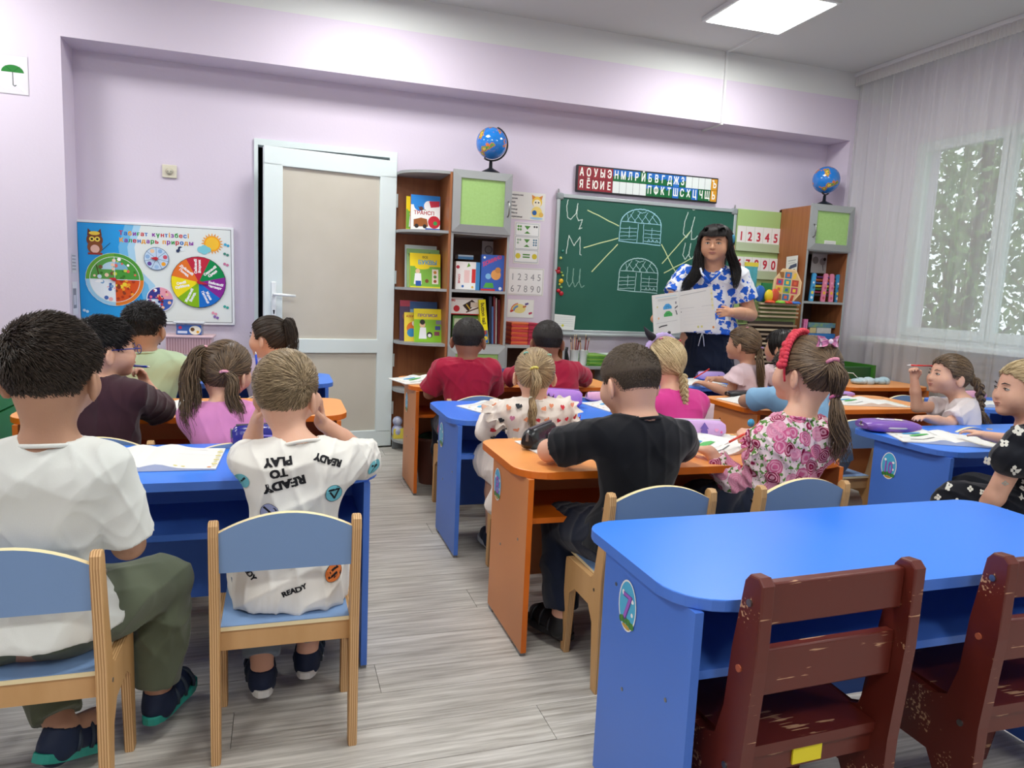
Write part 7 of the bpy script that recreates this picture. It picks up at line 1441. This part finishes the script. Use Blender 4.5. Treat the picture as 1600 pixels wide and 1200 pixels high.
u_ = Vector((.6, -.8, 0)); dd = Vector((.8, .6, 0)); p.v = [(x-2.48, y, z) for x, y, z in p.v]; decal(o, p, (2.53, 1.83, 0), u=u_, d=dd); decal(o, p, (2.53, 1.83, 0), u=u_, d=dd, par='skirt', name='skirt_print')
# ================================================================ the teacher
def blot():
    m = mat('blue_blot_cotton', '#dfe2ea', .8, .2, bump=(500, .1)); L = m.node_tree.links; p = m.node_tree.nodes['Principled BSDF']; tc = nd(m, 'ShaderNodeTexCoord')
    vo = nd(m, 'ShaderNodeTexVoronoi', feature='F1'); vo.inputs['Scale'].default_value = 19; ds = nd(m, 'ShaderNodeTexNoise'); ds.inputs['Scale'].default_value = 26; ds.inputs['Detail'].default_value = 3; L.new(tc.outputs['Object'], ds.inputs[0])
    ad = nd(m, 'ShaderNodeVectorMath', operation='MULTIPLY_ADD'); L.new(ds.outputs['Color'], ad.inputs[0]); ad.inputs[1].default_value = (.07,)*3; L.new(tc.outputs['Object'], ad.inputs[2]); L.new(ad.outputs[0], vo.inputs['Vector'])
    rg = nd(m, 'ShaderNodeMapRange'); rg.inputs[1].default_value = .49; rg.inputs[2].default_value = .52; L.new(vo.outputs['Distance'], rg.inputs[0]); mx = nd(m, 'ShaderNodeMix', data_type='RGBA'); mx.inputs[6].default_value = lin('#2a62cc'); mx.inputs[7].default_value = lin('#e2e4ea'); L.new(rg.outputs[0], mx.inputs[0])
    L.new(mx.outputs[2], p.inputs['Base Color']); return m
BLOT = blot(); by_ = 217
o = person('woman with long black hair in a blue-splashed white shirt, holding a workbook', (2.885, 4.42, 1.525), 222, (2.93, 4.50, 1.36), (2.95, 4.52, .93), by=by_, s=1.22, sk='t', fat=1.26, hw=1.18, sw=.15, h=.0062, standing=True, face=True, grp='', neck=.056,
       hair=('long', 'black', dict(n=2200, t=.014, r=.0016)), arms=dict(L=dict(E=(3.185, 4.37, 1.05), W=(2.885, 4.17, 1.065), d=(-.35, -.04, -.02), n=(.1, .8, -.1), curl=(12, 18, 12), r=1.35, hs=.95), R=dict(E=(2.62, 4.56, 1.07), W=(2.37, 4.27, 1.0), d=(-.1, -.3, .08), n=(.9, -.1, 0), curl=(35, 50, 25), r=1.25, hs=.95)),
       legs=dict(L=dict(H=(3.04, 4.46, .86), K=(3.02, 4.46, .48), A=(3.02, 4.50, .09), D=(-.5, -.85, 0)), R=dict(H=(2.85, 4.58, .86), K=(2.86, 4.57, .48), A=(2.86, 4.60, .09), D=(-.6, -.8, 0))), shirt=dict(m=BLOT, sl=.62, flare=.016, o=.012, so=.008, hem=-.02, amp=.004, nw=.062, collar=False), skirt=dict(m=NAVYT, len=.62, r=.175), shoes=dict(m=mat('black_shoe', '#15161a', .4), sole=BLK))
W_ = lambda *q: tuple(o['W'](*q)-A_(o['base'])); H = Hair(); ww = o['W']
for sg, pts, rd, n in ((1, [('l', .07, .0, .04), ('l', .088, .01, -.05), (2.77, 4.44, 1.33), (2.69, 4.42, 1.24), (2.64, 4.40, 1.15)], [.022, .035, .045, .04, .02], 320), (-1, [('l', -.07, .0, .04), ('l', -.088, .01, -.05), (3.01, 4.34, 1.36), (3.0, 4.31, 1.28), (2.985, 4.30, 1.22)], [.022, .032, .038, .03, .012], 260), (0, [('l', 0, -.08, .05), ('l', 0, -.11, -.05), (2.97, 4.60, 1.34), (2.98, 4.62, 1.22)], [.06, .075, .09, .07], 300)):
    tail(H, [ww(*q[1:]) if q[0] == 'l' else q for q in pts], rd, n=n, r=.0021, wave=.004, m=12)
H.build('long_hair', HM['black'], o['root'], o['base']); H = Hair(); n = 420; P_ = []
for k in range(n):
    x = (rng.random()-.5)*.13; l = .062-.012*abs(x)/.06+.008*rng.random(); P_.append([ww(x*.6, .02, .108), ww(x*.85, .082, .088), ww(x*1.02, .1-.25*x*x/.01*.1, .06), ww(x*1.08, .101-.9*x*x, .098-l)])
P_ = A_(P_); H.paths(P_, np.full(P_.shape[:2], .0014)*A_([1, 1, .9, .4])); H.build('fringe', HM['black'], o['root'], o['base'])
b = B(); b.tube([W_(.06, .075, -.14), W_(.045, .1, -.17), W_(.0, .105, -.215)], .008, 6).tube([W_(-.06, .075, -.14), W_(-.045, .1, -.17), W_(.0, .105, -.215)], .008, 6); b.build('shirt_collar', BLOT, o['root'])
rtv = A_(frame(by_)[:, 0]); fwv = A_(frame(by_)[:, 1]); cc = A_([2.95, 4.52, .915])+fwv*.155+rtv*.03-o['base']; b = B()
for sg in (-1, 1): b.tube([cc, cc+rtv*sg*.03+A_([0, 0, .012]), cc+rtv*sg*.035+A_([0, 0, -.012]), cc], .003, 6).tube([cc, cc+rtv*sg*.012+A_([0, 0, -.05]), cc+rtv*sg*.02+A_([0, 0, -.1])], .003, 6)
b.build('waist_cord', mat('white_cord2', '#d9dde2', .6), o['root'])
b = B(); b.ball(W_(-.098, .02, .03), (.014, .014, .03)); b.build('ear_ornament', mat('teal_clip', '#2f7f9f', .4), o['root'])
# workbook in her hands
t = thing('held_workbook', 'open workbook with blue and green yurts held up by the teacher', 'book', (2.49, 4.19, .9)); O_ = A_([2.49, 4.19, .9])
cor = dict(TL=(2.262, 4.13, 1.153), TF=(2.483, 4.185, 1.184), TR=(2.695, 4.125, 1.229), BL=(2.297, 4.13, .893), BF=(2.52, 4.185, .92), BR=(2.752, 4.125, .950))
for nm, a, b_, c, d in (('left_page', 'BL', 'BF', 'TF', 'TL'), ('right_page', 'BF', 'BR', 'TR', 'TF')):
    q = [A_(cor[k_])-O_ for k_ in (a, b_, c, d)]; b = B(); vs = [tuple(v) for v in q]+[tuple(v+A_([0, .004, 0])) for v in q]; b._add(vs, [(0, 1, 2, 3), (7, 6, 5, 4), (0, 4, 5, 1), (1, 5, 6, 2), (2, 6, 7, 3), (3, 7, 4, 0)]); pg = b.build(nm, PAPER, t)
    p = Print()
    if nm == 'left_page':
        p.line([(.12, .93), (.9, .93)], .012, '#a9cfe0').line([(.2, .87), (.95, .87)], .01, '#a5a5a8').line([(.2, .84), (.9, .84)], .008, '#b5b5b8')
        for cx, cy, c_ in ((.55, .68, '#4fa0d8'), (.56, .5, '#4fae5f')): p.poly([(cx-.16, cy-.06), (cx-.16, cy+.0), (cx-.06, cy+.07), (cx+.06, cy+.07), (cx+.16, cy+.0), (cx+.16, cy-.06)], c_).line([(cx-.05, cy-.05), (cx-.05, cy+.01), (cx+.05, cy+.01), (cx+.05, cy-.05)], .012, '#2f7fa8' if cy > .6 else '#2f8a4a')
        p.disc(.17, .7, .025, '#d9cf7a', 8).disc(.2, .42, .03, '#e8b98a', 8).rect(.85, .72, .9, .78, '#8a8a90').line([(.83, .62), (.93, .66)], .03, '#5a5a62').line([(.86, .56), (.9, .46)], .03, '#4a4a4a').line([(.1, .3), (.9, .32)], .006, '#a0a0a0').line([(.2, .2), (.3, .22), (.5, .23)], .03, '#4a4a4a').disc(.1, .04, .03, '#4a7fa8', 8)
    else:
        p.line([(.05, .9), (.8, .93)], .01, '#9a9a9a').line([(.03, .58), (.95, .58)], .006, '#b0b0b0').disc(.5, .1, .03, '#d3cf7f', 10).disc(.6, .1, .03, '#d3cf7f', 10).disc(.92, .06, .03, '#d98a4a', 8).disc(.05, .5, .015, '#7a7a7a', 6)
        for k in range(5): p.line([(.1, .5-.08*k), (.9, .5-.08*k)], .003, '#cfcfd2')
        for k in range(7): p.disc(.95, .5+.07*k, .03, '#e3da9a' if k % 2 else '#efe7b8', 8)
    A0, A1, A2, A3 = [v for v in q]; p.v = [tuple((A0*(1-x)+A1*x)*(1-y)+(A3*(1-x)+A2*x)*y+A_([0, -.0008-z_, 0])) for x, y, z_ in p.v]; p.build('page_print', t, (0, 0, 0), (0, 0, 0), .6)
